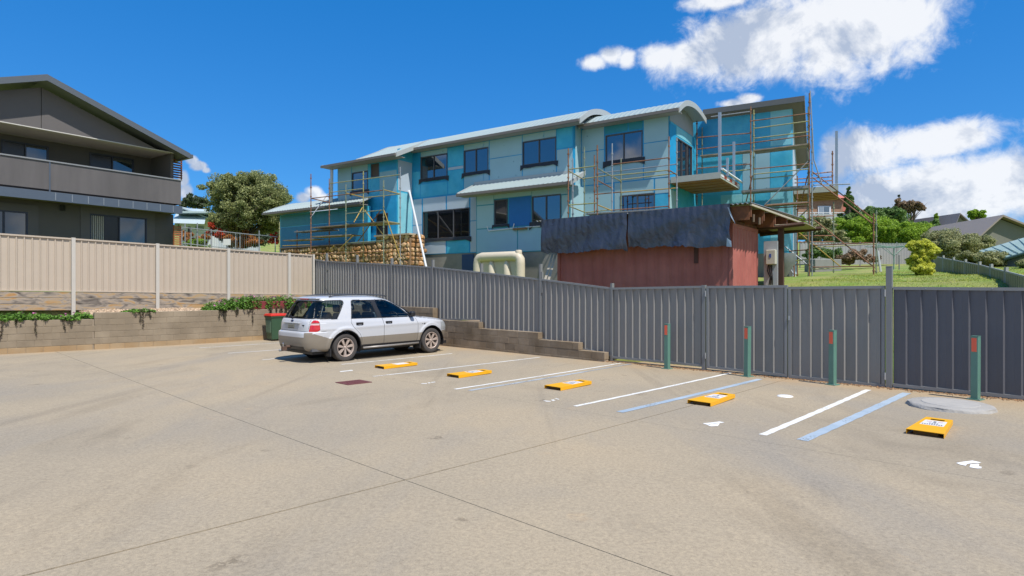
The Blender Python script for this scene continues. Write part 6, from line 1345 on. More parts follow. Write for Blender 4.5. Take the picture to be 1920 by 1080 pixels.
# grey paling-style steel fence across the back of the yard
def far_fence(name, label, pts, ht, mt, pmt, pitch, group=None):
    o = thing(name, label, 'fence', pts[0], 0, group)
    for a, b in zip(pts, pts[1:]):
        d = (b - a); ln = Vector((d.x, d.y)).length; e = Vector((d.x, d.y)) / ln; nrm_ = Vector((e.y, -e.x)); n = max(1, int(round(ln / 2.4)))
        for i in range(n):
            s0, s1 = ln * i / n, ln * (i + 1) / n; zf_ = lambda q: a.z + d.z * q / ln
            W = lambda q, dd, z: V(a.x + e.x * q - nrm_.x * dd, a.y + e.y * q - nrm_.y * dd, z)
            sheet('panel', W, profile_sheet(None, s0 + .04, s1 - .04, 0, pitch, .035, .36, .14), lambda q: zf_(q), lambda q: zf_(q) + ht, mt, o)
            mb = MB(); p = W(s0, 0, zf_(s0)); mb.box((p.x, p.y, p.z + (ht + .12) / 2 - .1), (.07, .07, ht + .32)); mb.build('post', pmt, o)
            mb = MB(); mb.tube(W(s0 + .04, -.01, zf_(s0) + ht), W(s1 - .04, -.01, zf_(s1) + ht), .03, 4); mb.build('top_rail', pmt, o)
    return o
A = at_depth(1500, 497, 46); B = at_depth(1714, 495, 51); far_fence('grey_fence', 'pale grey ribbed steel fence across the back of the grass yard', [A, B], 1.75, mat('pale_grey_fence', (.30, .30, .31), .5, var=.05), m_fence_post, .35)
p0 = V(19.7, 27.6, 1.24); p1 = V(15.8, 20.0, .55); p2 = V(11.3, 13.0, .02)
far_fence('olive_fence', 'olive brown ribbed steel fence running down the right side of the yard', [p0, p1, p2], 1.82, mat('olive_fence_steel', (.25, .245, .155), .5, var=.06), mat('olive_fence_post', (.30, .31, .30), .45), .30)
# clothes hoist
hb = at_depth(1676, 511, 33); CHo = thing('clothes_hoist', 'green rotary clothes hoist on the grass yard', 'clothes hoist', hb); m_hg = mat('hoist_green', (.16, .30, .24), .5); ht_ = at_depth(1676, 463, 33).z
mb = MB(); mb.tube((hb.x, hb.y, hb.z - .3), (hb.x, hb.y, ht_), .03, 8); mb.build('mast', m_hg, CHo)
tips = []
for k in range(4):
    a = R(20 + 90 * k); tip = V(hb.x + 1.75 * math.cos(a), hb.y + 1.75 * math.sin(a), ht_ + .12); tips.append(tip); mb = MB(); mb.tube((hb.x, hb.y, ht_ - .05), tip, .02, 6); mb.build('arm', m_hg, CHo)
    mb = MB(); mb.tube((hb.x, hb.y, ht_ - .5), V(hb.x, hb.y, ht_).lerp(tip, .45), .012, 6); mb.build('stay', m_hg, CHo)
for f in (.4, .6, .8, 1.0):
    for k in range(4):
        c = V(hb.x, hb.y, ht_); mb = MB(); mb.tube(c.lerp(tips[k], f), c.lerp(tips[(k + 1) % 4], f), .006, 4); mb.build('line', m_hg, CHo)
p = at_depth(1686, 514, 31); mb = MB(); mb.tube((p.x, p.y, p.z - .3), at_depth(1686, 478, 31), .03, 8); tag(mb.build('steel_post', m_fence_post), 'short grey steel post standing beside the clothes hoist', 'post')
mb = MB(); p, q = at_depth(1652, 514, 29), at_depth(1646, 470, 29); mb.tube(p, q, .05, 6); tag(mb.build('white_prop', m_pvc), 'thin white prop leaning on the outer scaffold leg', 'prop')
mb = MB(); p = at_depth(1528, 486, 33); q = at_depth(1578, 503, 33); mb.hexa([V(x, y, z) for z in (q.z - .3, p.z) for x, y in ((p.x, 33), (q.x, 33), (q.x, 34.2), (p.x, 34.2))]); tag(mb.build('garden_bed_wall', mat('grey_sleeper', (.26, .26, .25), .85, var=.15), bevel=.02), 'low grey garden bed wall behind the right scaffold legs', 'garden wall')
# grass tufts on the yard
gr2 = np.random.RandomState(5); n = 150000; sx = gr2.uniform(2, 22, n); tx = gr2.uniform(1.2, 34, n); keep = gr2.uniform(size=n) < np.clip(9 / (tx + 3), .12, 1); sx, tx = sx[keep], tx[keep]; gvv = np.empty((len(sx), 3, 3), np.float32)
for i in range(len(sx)):
    p = LOT.w(float(sx[i]), float(tx[i]), 0); z = terrain(float(sx[i]), float(tx[i])); h = gr2.uniform(.025, .06); a = gr2.uniform(0, 6.28); w_ = gr2.uniform(.005, .011); dx_, dy_ = gr2.normal(0, .04, 2)
    gvv[i] = ((p.x - w_ * math.cos(a), p.y - w_ * math.sin(a), z), (p.x + w_ * math.cos(a), p.y + w_ * math.sin(a), z), (p.x + dx_, p.y + dy_, z + h))
gm = link_mesh('grass', mesh_np('grass', gvv.reshape(-1, 3), np.arange(len(sx) * 3).reshape(-1, 3), False, leaf_mat('grass_blade', (.22, .33, .04), .4, .35, c2=(.40, .43, .09)))); tag(gm, 'rough green grass on the sloping yard behind the gates', 'grass', kind='stuff')
# ================================================================ white station-wagon car
cdir = Vector((.6747, .738)).normalized(); crt = Vector((cdir.y, -cdir.x))
cpos = Vector((-3.34, 16.27)) - crt * .86
cz_ = (g(-4.26, 15.26) + g(-2.41, 17.29)) / 2 + .006
CAR = thing('parked_car', 'white station-wagon car with taupe lower cladding parked in the bay', 'car', (cpos.x, cpos.y, cz_), math.atan2(cdir.y, cdir.x))
TC = mw(CAR)
m_cw = mat('white_car_paint', (.51, .525, .555), .28, spec=.5, coat=.8); m_tp = mat('taupe_cladding', (.235, .205, .165), .42, var=.06, scale=4)
m_blk = mat('black_trim', (.018, .018, .02), .45); m_int = mat('car_interior', (.10, .102, .11), .8); m_seat = mat('car_seat', (.09, .11, .15), .85, var=.1)
m_red = mat('tail_light_red', (.50, .008, .012), .12, spec=.7, coat=.6); m_clr = mat('tail_light_clear', (.62, .42, .42), .12, coat=.6); m_tyre = mat('tyre', (.055, .05, .048), .85, var=.2, scale=12); m_rim = mat('dusty_alloy', (.60, .50, .44), .4, .5, var=.15, scale=9)
m_plate = mat('number_plate', (.42, .40, .30), .45); m_chr = mat('chrome', (.55, .56, .58), .15, 1.0)
mg = bpy.data.materials.new('tinted_car_glass'); mg.use_nodes = True; nt = mg.node_tree; nt.nodes.clear(); L = nt.links.new
go = nt.nodes.new('ShaderNodeBsdfGlossy'); go.inputs['Roughness'].default_value = .02; tr = nt.nodes.new('ShaderNodeBsdfTransparent'); tr.inputs['Color'].default_value = (.80, .89, .87, 1)
fr_ = nt.nodes.new('ShaderNodeFresnel'); fr_.inputs['IOR'].default_value = 1.5; mx = nt.nodes.new('ShaderNodeMixShader'); L(fr_.outputs[0], mx.inputs[0]); L(tr.outputs[0], mx.inputs[1]); L(go.outputs[0], mx.inputs[2])
ou = nt.nodes.new('ShaderNodeOutputMaterial'); L(mx.outputs[0], ou.inputs[0])
# control rings from sill to roof: z rear, z front, x rear, x front, half width
RG = np.array([
 [.285, .27, -2.30, 2.14, .840], [.34, .33, -2.43, 2.25, .895], [.50, .50, -2.485, 2.31, .925], [.66, .64, -2.495, 2.325, .938], [.765, .73, -2.485, 2.325, .942],
 [.80, .79, -2.425, 2.30, .942], [.92, .87, -2.42, 2.25, .938], [1.02, .935, -2.405, 2.14, .925], [1.07, .985, -2.385, 1.92, .908], [1.088, 1.035, -2.372, 1.55, .897], [1.10, 1.085, -2.36, 1.14, .888],
 [1.24, 1.25, -2.275, .87, .842], [1.40, 1.41, -2.165, .55, .785], [1.53, 1.545, -2.075, .22, .727], [1.60, 1.608, -2.045, .00, .680], [1.645, 1.65, -1.985, -.16, .590], [1.672, 1.675, -1.80, -.34, .42], [1.685, 1.685, -1.45, -.55, .18], [1.688, 1.688, -1.2, -.75, .0]])
sub = [4, 12, 13, 9, 4, 10, 8, 5, 3, 3, 12, 13, 11, 6, 4, 4, 4, 3]
def interp(RG):
    out = []; n = len(RG)
    for i in range(n - 1):
        a = RG[max(i - 1, 0)]; b = RG[i]; c = RG[i + 1]; d = RG[min(i + 2, n - 1)]
        m1 = (c - a) * .5 * (0.6 if i in (4, 5) else 1); m2 = (d - b) * .5 * (0.6 if i in (3, 4) else 1)
        lim = 3 * np.abs(c - b); m1 = np.clip(m1, -lim, lim); m2 = np.clip(m2, -lim, lim)
        for k in range(sub[i]):
            u_ = k / sub[i]; out.append((2 * u_**3 - 3 * u_**2 + 1) * b + (u_**3 - 2 * u_**2 + u_) * m1 + (-2 * u_**3 + 3 * u_**2) * c + (u_**3 - u_**2) * m2)
    out.append(RG[-1]); return np.array(out)
rings = interp(RG); NR = len(rings)
# theta sampling of a half ring: rear centre -> right side -> front centre, even steps on a reference ring
def half_ring(r, th):
    zr_, zf_, xr_, xf_, w = r; xc = (xr_ + xf_) / 2; Lh = (xf_ - xr_) / 2
    c, s = np.cos(th), np.sin(th); nr, nf = 6.5, 4.2
    n_ = np.where(c < 0, nr, nf); x = xc + Lh * np.sign(c) * np.abs(c) ** (2 / n_); y = w * np.abs(s) ** (2 / n_)
    k = (x - xc) / max(Lh, .05); y = y * (1 - .035 * np.abs(k) ** 3); zz__ = zr_ + (zf_ - zr_) * (x - xr_) / max(xf_ - xr_, .05)
    return x, y, zz__
thd = np.linspace(math.pi, 0, 20001); xd, yd, _ = half_ring(RG[4], thd); ds = np.r_[0, np.cumsum(np.hypot(np.diff(xd), np.diff(yd)))]
NH = 520; th = np.interp(np.linspace(0, ds[-1], NH + 1), ds, thd)
P3 = np.zeros((NR, 2 * NH, 3))
for i, r in enumerate(rings):
    x, y, z = half_ring(r, th)
    P3[i, :NH + 1, 0] = x; P3[i, :NH + 1, 1] = -y; P3[i, :NH + 1, 2] = z
    P3[i, NH + 1:, 0] = x[NH - 1:0:-1]; P3[i, NH + 1:, 1] = y[NH - 1:0:-1]; P3[i, NH + 1:, 2] = z[NH - 1:0:-1]
# side view features
WC = .357; XR_, XF_ = -1.421, 1.421
def smooth_np(x): x = np.clip(x, 0, 1); return x * x * (3 - 2 * x)
X, Y, Z_ = P3[..., 0], P3[..., 1], P3[..., 2]; side = smooth_np((np.abs(Y) - .62) / .2) * (Z_ < 1.07)
for xc in (XR_, XF_):
    r_ = np.hypot(X - xc, Z_ - WC); bump_ = .022 * smooth_np((.56 - r_) / .07) * side; P3[..., 1] += np.sign(Y) * bump_
crease = .010 * np.exp(-((Z_ - .86 - .02 * (X + 1)) / .05) ** 2) * side; P3[..., 1] += np.sign(Y) * crease          # shoulder line
V3 = P3.reshape(-1, 3)
# --- pull shell vertices onto the feature lines so that panel edges run clean
snapped = np.zeros(len(V3), bool)
def snap(line_, mask, thr=.0078, ax=0, closed=False):
    line_ = list(line_) + ([line_[0]] if closed else [])
    idx = np.where(mask & ~snapped)[0]; a = np.abs(V3[idx, ax]) if ax == 1 else V3[idx, ax]; z = V3[idx, 2]; best = np.full(len(idx), 9.0); na = a.copy(); nz_ = z.copy()
    for (a0, z0_), (a1, z1_) in zip(line_, line_[1:]):
        da, dz = a1 - a0, z1_ - z0_; u_ = np.clip(((a - a0) * da + (z - z0_) * dz) / (da * da + dz * dz + 1e-12), 0, 1); pa, pz = a0 + u_ * da, z0_ + u_ * dz; d = np.hypot(a - pa, z - pz); m_ = d < best
        best[m_] = d[m_]; na[m_] = pa[m_]; nz_[m_] = pz[m_]
    ok = best < thr; k = idx[ok]; V3[k, ax] = np.sign(V3[k, ax]) * na[ok] if ax == 1 else na[ok]; V3[k, 2] = nz_[ok]; snapped[k] = True
CLX = [-2.6, -2.25, -1.9, -1.2, 1.1, 1.5, 2.0, 2.4]; CLZ = [.70, .74, .62, .600, .615, .60, .62, .62]
QW = [(-2.215, 1.125), (-1.66, 1.105), (-1.40, 1.50), (-1.41, 1.545), (-1.47, 1.56), (-2.02, 1.55), (-2.07, 1.50)]
RW = [(-1.235, 1.10), (-.44, 1.09), (-.56, 1.51), (-.62, 1.545), (-1.10, 1.56), (-1.15, 1.53)]; FW = [(-.30, 1.09), (.62, 1.085), (.66, 1.12), (.40, 1.33), (.17, 1.47), (-.02, 1.54), (-.40, 1.555), (-.43, 1.52)]
def grow(poly, d):
    cx_ = sum(p[0] for p in poly) / len(poly); cz__ = sum(p[1] for p in poly) / len(poly); return [(x + d * np.sign(x - cx_), z + d * np.sign(z - cz__)) for x, z in poly]
TLS = [(-2.11 - .06 * ((z - .935) / .14) ** 6, z) for z in np.linspace(.795, 1.075, 15)]
sm = (np.abs(V3[:, 1]) > .55); rm = (V3[:, 0] < -1.95)
for xc in (XR_, XF_):
    for rr in (.425, .447): snap([(xc + rr * math.cos(a), WC + rr * math.sin(a)) for a in np.linspace(0, 2 * math.pi, 97)], sm, .0125)
for q_ in (QW, RW, FW): snap(q_, sm & (V3[:, 2] > 1.05), closed=True)
snap(TLS, sm, .0105); snap([(-2.6, .795), (-2.1, .795)], rm); snap([(-2.6, 1.075), (-2.1, 1.075)], rm)
snap(list(zip(CLX, CLZ)), sm); snap([(.66, .60), (.66, .80)], rm & ~sm, ax=1); snap([(0, .655), (.66, .655)], rm, ax=1); snap([(.72, .795), (.75, 1.075)], rm, .0105, ax=1)
for yy in (.955, 1.0): snap([(.70, yy), (.96, yy)], rm & (np.abs(V3[:, 1]) > .7), .0095, ax=1)
for yy in (.80, .775): snap([(0, yy), (.95, yy)], rm, ax=1)
snap([(.80, 1.125), (.66, 1.545)], rm & (V3[:, 2] > 1.1), ax=1); snap([(.90, 1.105), (.74, 1.56)], rm & (V3[:, 2] > 1.08), ax=1)
ii, jj = np.meshgrid(np.arange(NR - 1), np.arange(2 * NH), indexing='ij'); j2 = (jj + 1) % (2 * NH); M_ = 2 * NH
FQ = np.stack([ii * M_ + jj, ii * M_ + j2, (ii + 1) * M_ + j2, (ii + 1) * M_ + jj], -1).reshape(-1, 4)
FC = V3[FQ].mean(1); e1_ = V3[FQ[:, 2]] - V3[FQ[:, 0]]; e2_ = V3[FQ[:, 3]] - V3[FQ[:, 1]]; FN = np.cross(e1_, e2_); FN /= np.linalg.norm(FN, axis=1)[:, None] + 1e-9
def inpoly(x, z, poly):
    r_ = np.zeros(len(x), bool); n = len(poly)
    for i in range(n):
        x0, z0 = poly[i]; x1, z1 = poly[(i + 1) % n]; c = ((z0 > z) != (z1 > z)) & (x < (x1 - x0) * (z - z0) / (z1 - z0 + 1e-12) + x0); r_ ^= c
    return r_
def near(x, z, line_, w):
    d = np.full(len(x), 9.0)
    for (x0, z0), (x1, z1) in zip(line_, line_[1:]):
        dx, dz = x1 - x0, z1 - z0; u_ = np.clip(((x - x0) * dx + (z - z0) * dz) / (dx * dx + dz * dz), 0, 1); d = np.minimum(d, np.hypot(x - x0 - u_ * dx, z - z0 - u_ * dz))
    return d < w
fx, fy, fz = FC.T; isside = (np.abs(FN[:, 1]) > .55) & (np.abs(fy) > .5); isrear = (FN[:, 0] < -.45) & (fx < -1.7); isfront = FN[:, 0] > .3
cls = np.zeros(len(FC), int)     # 0 body
clad = (fz < np.interp(fx, [-2.6, -2.25, -1.9, -1.2, 1.1, 1.5, 2.0, 2.4], [.70, .74, .62, .600, .615, .60, .62, .62]))
cls[clad] = 1
cls[(isrear) & (np.abs(fy) < .66) & (fz > .655) & (fz < .80)] = 0; cls[isrear & (np.abs(fy) >= .66) & (fz < .775)] = 1
cls[(fz < .43) & (np.abs(fy) < .62) & (fx < -2.2)] = 2; cls[(fz < .40) & (np.abs(fx) < 1.0) & isside] = 2
QW = [(-2.215, 1.125), (-1.66, 1.105), (-1.40, 1.50), (-1.41, 1.545), (-1.47, 1.56), (-2.02, 1.55), (-2.07, 1.50)]
RW = [(-1.235, 1.10), (-.44, 1.09), (-.56, 1.51), (-.62, 1.545), (-1.10, 1.56), (-1.15, 1.53)]; FW = [(-.30, 1.09), (.62, 1.085), (.66, 1.12), (.40, 1.33), (.17, 1.47), (-.02, 1.54), (-.40, 1.555), (-.43, 1.52)]
PIL = [(-.46, 1.08), (-.28, 1.08), (-.40, 1.57), (-.64, 1.57)]
TRI = [(.62, 1.085), (.80, 1.085), (.66, 1.16), (.60, 1.19)]
s_ = isside & (fz > 1.05); cls[s_ & inpoly(fx, fz, PIL)] = 2; cls[s_ & inpoly(fx, fz, TRI)] = 2
brd = s_ & (near(fx, fz, QW + QW[:1], .018) | near(fx, fz, RW + RW[:1], .018) | near(fx, fz, FW + FW[:1], .02)); cls[brd] = 2
gq, grw, gfw = s_ & inpoly(fx, fz, QW), s_ & inpoly(fx, fz, RW), s_ & inpoly(fx, fz, FW)
rg = isrear & (fz > 1.125) & (fz < 1.545) & (np.abs(fy) < np.interp(fz, [1.12, 1.55], [.80, .66])); cls[isrear & (fz > 1.105) & (fz < 1.56) & (np.abs(fy) < np.interp(fz, [1.1, 1.56], [.90, .74]))] = 2
wsf = isfront & (fz > 1.115) & (fz < 1.56) & (np.abs(fy) < np.interp(fz, [1.1, 1.56], [.78, .60])); cls[isfront & (fz > 1.095) & (fz < 1.58) & (np.abs(fy) < np.interp(fz, [1.1, 1.58], [.80, .62]))] = 2
tl = (fz > .795) & (fz < 1.075) & (np.abs(fy) > .72 + (fz - .795) * .107) & (fx < -2.11 - .06 * ((fz - .935) / .14) ** 6)
RDL = [(-1.245, 1.09), (-1.265, .98), (-1.20, .86), (-1.03, .70), (-.97, .57), (-.965, .36)]; BL_ = [(-.30, 1.085), (-.265, .9), (-.255, .36)]; FDL = [(.74, 1.08), (.86, 1.0), (.90, .85), (.90, .5), (.86, .36)]; SILL = [(-.965, .36), (.86, .36)]
seam = isside & (near(fx, fz, RDL, .0065) | near(fx, fz, BL_, .0065) | near(fx, fz, FDL, .0065) | near(fx, fz, [(1.02, 1.04), (2.1, .90)], .006) & (fz > .85))
seam = np.zeros(len(FC), bool); seam0 = isrear & ((np.abs(np.abs(fy) - .715) < .006) & (fz > .80) & (fz < 1.10) | (np.abs(fz - .802) < .007) & (np.abs(fy) < .72))
hl = (fx > 1.86) & (fz > .66) & (fz < .86 + .06 * (2.3 - fx)) & (np.abs(fy) > .50) & (FN[:, 2] < .8)
gr_ = (fx > 2.0) & (np.abs(fy) < .45) & (fz > .62) & (fz < .80)
arch = np.zeros(len(FC), bool)
for xc in (XR_, XF_): arch |= (np.hypot(fx - xc, fz - WC) < .425) & (np.abs(fy) > .5)
archlip = np.zeros(len(FC), bool)
for xc in (XR_, XF_): r_ = np.hypot(fx - xc, fz - WC); archlip |= (r_ < .447) & (np.abs(fy) > .5)
cls[archlip & ~arch & isside] = 2
doorF = isside & (fx > -.28) & (fx < .9) & (fz > .36) & (fz < 1.09); doorR = isside & (fx < -.27) & (fx > -1.27) & (fz > .36) & (fz < 1.09)
right = fy < 0
used = arch.copy()
def emit(name, sel, mt, parent=CAR, off=0.0, label=None):
    global used
    sel = sel & ~used; used |= sel
    if not sel.any(): return None
    f = FQ[sel]; u, inv = np.unique(f.ravel(), return_inverse=True); v = V3[u].copy()
    if off:
        vn = np.zeros_like(v); np.add.at(vn, inv, np.repeat(FN[sel], 4, 0)); vn /= np.linalg.norm(vn, axis=1)[:, None] + 1e-9; v += vn * off
    me = mesh_np(name, v, inv.reshape(-1, 4), True, mt); o = link_mesh(name, me, parent)
    if label: o['label'] = label
    return o
for nm, sel in (('quarter_window', gq), ('rear_door_window', grw), ('front_door_window', gfw)): emit(nm, sel & right, mg, off=-.006); emit(nm, sel & ~right, mg, off=-.006)
emit('rear_window', rg, mg, off=-.006); emit('windscreen', wsf, mg, off=-.006)
for sd in (right, ~right):
    t_ = emit('tail_light', tl & sd & ~((fz > .955) & (fz < 1.0)), m_red, off=.006); emit('lens_band', tl & sd, m_clr, parent=t_, off=.006)
    emit('headlight', hl & sd, mat('headlight_lens', (.35, .37, .38), .08, coat=.6), off=.004)
emit('grille', gr_, m_blk)
emit('window_trim', cls == 2, m_blk)
emit('front_door', doorF & right & (cls == 0), m_cw); emit('rear_door', doorR & right & (cls == 0), m_cw); emit('front_door', doorF & ~right & (cls == 0), m_cw); emit('rear_door', doorR & ~right & (cls == 0), m_cw)
emit('cladding', cls == 1, m_tp, label='taupe lower cladding and bumpers'); emit('body', cls == 0, m_cw)
# interior lining: the same shell set 25 mm inside, cabin only, open at the glass
cab = (fz > 1.06) & ~(gq | grw | gfw | rg | wsf) & (fx < 1.2); f = FQ[cab]; u, inv = np.unique(f.ravel(), return_inverse=True); v = V3[u].copy(); vn = np.zeros_like(v); np.add.at(vn, inv, np.repeat(FN[cab], 4, 0)); vn /= np.linalg.norm(vn, axis=1)[:, None] + 1e-9
link_mesh('headlining', mesh_np('headlining', v - vn * .025, inv.reshape(-1, 4), True, mat('headlining', (.34, .34, .345), .9)), CAR)
CF = lambda x, y, z: TC @ Vector((x, y, z))
def cbox(mb, x0, x1, y0, y1, z0, z1, sx=0): mb.hexa([CF(x + (sx if z == z1 else 0), y, z) for z in (z0, z1) for x, y in ((x0, y0), (x1, y0), (x1, y1), (x0, y1))])
mb = MB(); cbox(mb, -2.30, 1.25, -.80, .80, .30, .36); cbox(mb, .95, 1.15, -.78, .78, .36, 1.07); cbox(mb, -2.28, -1.55, -.78, .78, .62, .66); mb.build('floor_pan', m_int, CAR)
mb = MB(); cbox(mb, .62, 1.10, -.76, .76, .86, 1.08); mb.build('dashboard', m_int, CAR, bevel=.03)
for x in (-.15, -1.05):
    for y in (-.38, .38):
        mb = MB(); cbox(mb, x - .05, x + .45, y - .25, y + .25, .50, .66); cbox(mb, x - .20, x - .03, y - .25, y + .25, .62, 1.22, -.12); s = mb.build('seat', m_seat, CAR, bevel=.04)
        mb = MB(); cbox(mb, x - .36, x - .25, y - .13, y + .13, 1.24, 1.44, -.03); mb.build('headrest', m_seat, s, bevel=.035)
mb = MB(); Mr = TC @ Matrix.Translation((.50, -.38, 1.05)) @ Matrix.Rotation(R(62), 4, 'Y'); mb.path([Mr @ Vector((.18 * math.cos(a), .18 * math.sin(a), 0)) for a in np.linspace(0, 2 * math.pi, 24, endpoint=False)], .015, 6, closed=True); mb.tube(Mr @ V(0, 0, 0), Mr @ V(0, 0, -.15), .05, 8); mb.build('steering_wheel', m_blk, CAR, smooth='auto')
mb = MB(); cbox(mb, -2.25, 2.15, -.72, .72, .22, .30); mb.build('underbody', m_blk, CAR)
for xc in (XR_, XF_):
    for sg in (-1, 1):
        mb = MB(); n = 28; vs = []
        for a in np.linspace(-.35, math.pi + .35, n):
            for yy in (sg * .93, sg * .52): vs.append(CF(xc + .432 * math.cos(a), yy, WC + .432 * math.sin(a)))
        mb.add(vs, [(2 * i, 2 * i + 1, 2 * i + 3, 2 * i + 2) for i in range(n - 1)]); mb.add([CF(xc + .43 * math.cos(a), sg * .52, WC + .43 * math.sin(a)) for a in np.linspace(0, 2 * math.pi, 24, endpoint=False)], [tuple(range(24))]); mb.build('wheel_arch_liner', m_blk, CAR, smooth='auto')
# wheels
def wheel(x, sg):
    M0 = TC @ Matrix.Translation((x, sg * .80, WC)) @ Matrix.Rotation(R(90) * -sg, 4, 'X')     # local +z points outwards
    mb = MB(); mb.lathe([(.24, -.10), (.30, -.118), (.335, -.112), (.352, -.085), (.357, -.03), (.357, .03), (.352, .085), (.338, .108), (.30, .118), (.262, .112), (.238, .098), (.232, .05)], M0, 56); w = mb.build('wheel', m_tyre, CAR, smooth='auto')
    w.name = 'wheel'; mb = MB(); mb.lathe([(.243, .10), (.240, .112), (.228, .113), (.219, .10), (.213, .05), (.213, -.09)], M0, 48); rim = mb.build('rim', m_rim, w, smooth='auto')
    mb = MB(); mb.lathe([(.0, .02), (.16, .02), (.165, .0), (.165, -.03)], M0, 32); mb.build('brake_disc', mat('brake_dark', (.06, .05, .045), .6, .4), w)
    mb = MB(); mb.lathe([(.212, -.02), (.0, -.02)], M0, 32); mb.build('barrel_back', m_blk, w)
    for k in range(7):
        a = 2 * math.pi * k / 7 + .2; Rz = Matrix.Rotation(a, 4, 'Z'); mb = MB()
        pts = [(.04, .020, .088), (.215, .040, .100)]
        (r0, h0, z0), (r1, h1, z1) = pts
        mb.hexa([M0 @ Rz @ Vector(p) for p in ((r0, -h0, z0 - .03), (r1, -h1, z1 - .03), (r1, h1, z1 - .03), (r0, h0, z0 - .03), (r0, -h0 * .8, z0), (r1, -h1 * .85, z1), (r1, h1 * .85, z1), (r0, h0 * .8, z0))]); mb.build('spoke', m_rim, w)
    mb = MB(); mb.lathe([(.0, .098), (.03, .097), (.036, .09), (.036, .05)], M0, 20); mb.build('hub_cap', m_rim, w, smooth='auto')
for x in (XR_, XF_):
    for sg in (-1, 1): wheel(x, sg)
# handles, mirrors, rails, badges, plate, tow bar
def yside(x, z):    # half width of the shell at a side-view point
    d = (V3[:, 0] - x) ** 2 + (V3[:, 2] - z) ** 2; d[V3[:, 1] > 0] = 9; return -V3[np.argmin(d), 1]
for x in (-1.02, -.10):
    for sg in (-1, 1):
        y = yside(x, .945); mb = MB(); cbox(mb, x - .11, x + .11, sg * y - .010, sg * y + .010, .905, .985); h = mb.build('door_handle', m_blk, CAR, bevel=.009)
        mb = MB(); cbox(mb, x - .085, x + .085, sg * (y + .028) - .011, sg * (y + .028) + .011, .945, .972); mb.build('grip', m_blk, h, bevel=.008)
        mb = MB(); cbox(mb, x - .05, x + .055, sg * (y + .0125) - .002, sg * (y + .0125) + .002, .918, .942); mb.build('recess', m_cw, h)
for sg in (-1, 1):
    y = yside(.70, 1.08); mb = MB(); cbox(mb, .62, .76, sg * (y + .13) - .09, sg * (y + .13) + .09, 1.075, 1.225); mi = mb.build('mirror', m_blk, CAR, bevel=.035)
    mb = MB(); mb.tube(CF(.72, sg * (y - .02), 1.09), CF(.70, sg * (y + .06), 1.11), .03, 8); mb.build('mirror_arm', m_blk, mi)
    pts = []
    for k in range(15):
        u_ = k / 14; x = -1.72 + 1.75 * u_; pts.append(CF(x, sg * (.60 - .015 * u_), 1.655 + .055 * math.sin(math.pi * min(1, u_ * 1.0)) ** .5))
    mb = MB(); mb.path(pts, .017, 8); mb.build('roof_rail', mat('dark_rail', (.05, .055, .065), .4), CAR, smooth=True)
    mb = MB(); mb.path([CF(-.93, sg * .95, .315), CF(-.2, sg * .965, .32), CF(.9, sg * .95, .325)], .028, 8); mb.build('side_step', mat('grey_step', (.30, .28, .26), .4, .3), CAR, smooth=True)
    for x0, x1 in ((XR_ - .47, XR_ - .43), (XF_ - .47, XF_ - .43)): mb = MB(); cbox(mb, x0, x1, sg * .84 - .10, sg * .84 + .10, .16, .36); mb.build('mud_flap', m_blk, CAR)
def dens(line_, st=.03):
    out = []
    for (x0, z0_), (x1, z1_) in zip(line_, line_[1:]):
        n = max(1, int(math.hypot(x1 - x0, z1_ - z0_) / st)); out += [(x0 + (x1 - x0) * k / n, z0_ + (z1_ - z0_) * k / n) for k in range(n)]
    return out + [line_[-1]]
for ln_ in (RDL, BL_, FDL, SILL, [(1.02, 1.035), (1.5, .985), (2.0, .92)]):
    for sg in (-1, 1):
        mb = MB(); mb.path([CF(x, sg * (yside(x, z) + .0005), z) for x, z in dens(ln_)], .0042, 5); mb.build('shut_line', m_blk, CAR)
def xrear(y, z): d = (V3[:, 1] - y) ** 2 + (V3[:, 2] - z) ** 2; d[V3[:, 0] > -1.5] = 9; return V3[np.argmin(d), 0]
for ln_ in ([(-.70, .803), (.70, .803)], [(.715, .81), (.715, 1.09)], [(-.715, .81), (-.715, 1.09)]): mb = MB(); mb.path([CF(xrear(y, z) - .0005, y, z) for y, z in dens(ln_)], .0045, 5); mb.build('shut_line', m_blk, CAR)
xr0 = xrear(0, .93); mb = MB(); cbox(mb, xr0 - .012, xr0 + .03, -.33, .33, .845, .985); mb.build('plate_recess', mat('recess_grey', (.40, .41, .42), .4), CAR, bevel=.006)
mb = MB(); cbox(mb, xr0 - .020, xr0 - .0125, -.17, .17, .865, .965); pl = mb.build('number_plate', m_plate, CAR)
mb = MB(); cbox(mb, xr0 - .0215, xr0 - .0203, -.15, .15, .868, .885); mb.build('plate_strip', m_blk, pl)
mb = MB(); 
for k in range(6): cbox(mb, xr0 - .0215, xr0 - .0203, -.13 + k * .046, -.105 + k * .046, .895, .945)
mb.build('plate_characters', mat('plate_ink', (.16, .15, .12), .6), pl)
mb = MB(); cbox(mb, xr0 - .035, xr0 + .02, -.42, .42, .99, 1.012); mb.build('tailgate_strip', mat('recess_grey', (.4, .41, .42), .4), CAR, bevel=.008)
mb = MB(); Mb = TC @ Matrix.Translation((xrear(0, 1.05) - .006, 0, 1.05)) @ Matrix.Rotation(R(-90), 4, 'Y') @ Matrix.Diagonal((.5, 1.15, 1, 1)); mb.lathe([(0, .012), (.05, .010), (.058, .003), (.058, -.02)], Mb, 28); bd_ = mb.build('badge', m_chr, CAR, smooth='auto')
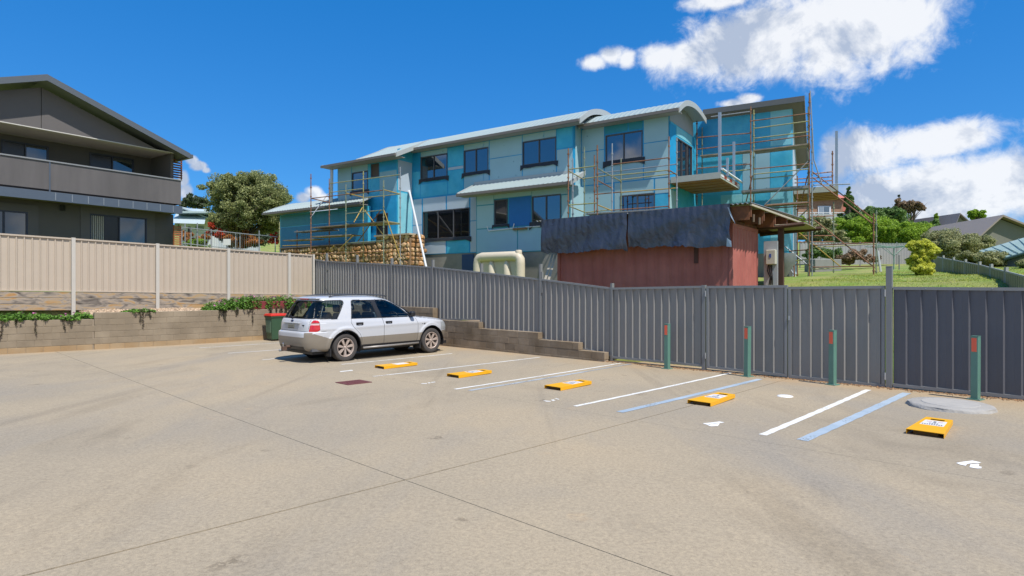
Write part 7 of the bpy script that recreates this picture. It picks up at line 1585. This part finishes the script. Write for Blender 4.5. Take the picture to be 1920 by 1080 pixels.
mb = MB(); Mb2 = Mb @ Matrix.Translation((0, 0, .0125)); mb.lathe([(0, .001), (.047, .001), (.047, -.003)], Mb2, 28); mb.build('badge_centre', mat('badge_blue', (.01, .02, .08), .3), bd_)
mb = MB(); xx = xrear(-.55, .94) - .004
for k in range(3): cbox(mb, xx, xx + .01, -.60 + k * .045, -.565 + k * .045, .935, .965)
mb.build('model_badge', m_blk, CAR)
mb = MB(); y = yside(1.12, .86); cbox(mb, 1.03, 1.10, -y - .004, -y + .01, .855, .868); mb.lathe([(0, .004), (.024, .004), (.024, -.01)], TC @ Matrix.Translation((1.15, -y, .862)) @ Matrix.Rotation(R(90), 4, 'X'), 16); mb.build('side_badge', m_chr, CAR)
mb = MB(); cbox(mb, -2.09, -2.03, -.20, .20, 1.585, 1.615); mb.build('brake_light', m_red, CAR, bevel=.008)
mb = MB(); cbox(mb, -2.085, -1.95, -.60, .60, 1.600, 1.630); mb.build('spoiler', m_cw, CAR, bevel=.012)
x0 = xrear(.0, 1.14); mb = MB(); mb.tube(CF(x0 - .02, .05, 1.13), CF(xrear(.42, 1.2) - .025, .42, 1.2), .012, 6); mb.tube(CF(x0 + .02, .05, 1.13), CF(x0 - .04, .05, 1.13), .03, 10); mb.build('wiper', m_blk, CAR)
mb = MB(); mb.tube(CF(-1.60, -.50, 1.66), CF(-1.78, -.50, 1.90), .006, 6); mb.build('aerial', m_blk, CAR)
mb = MB(); mb.tube(CF(-2.2, 0, .40), CF(-2.58, 0, .40), .035, 8); cbox(mb, -2.68, -2.56, -.035, .035, .31, .41); tb_ = mb.build('tow_bar', mat('rusty_steel', (.14, .09, .07), .7, .4, var=.3), CAR)
mb = MB(); mb.tube(CF(-2.64, 0, .41), CF(-2.64, 0, .47), .018, 8); mb.lathe([(0, .05), (.018, .044), (.025, .025), (.018, .006), (0, 0)], TC @ Matrix.Translation((-2.64, 0, .46)), 14); mb.build('tow_ball', m_chr, tb_, smooth='auto')
mb = MB(); mb.tube(CF(-2.3, .45, .28), CF(-2.52, .47, .27), .03, 10); mb.build('exhaust', m_galv, CAR)
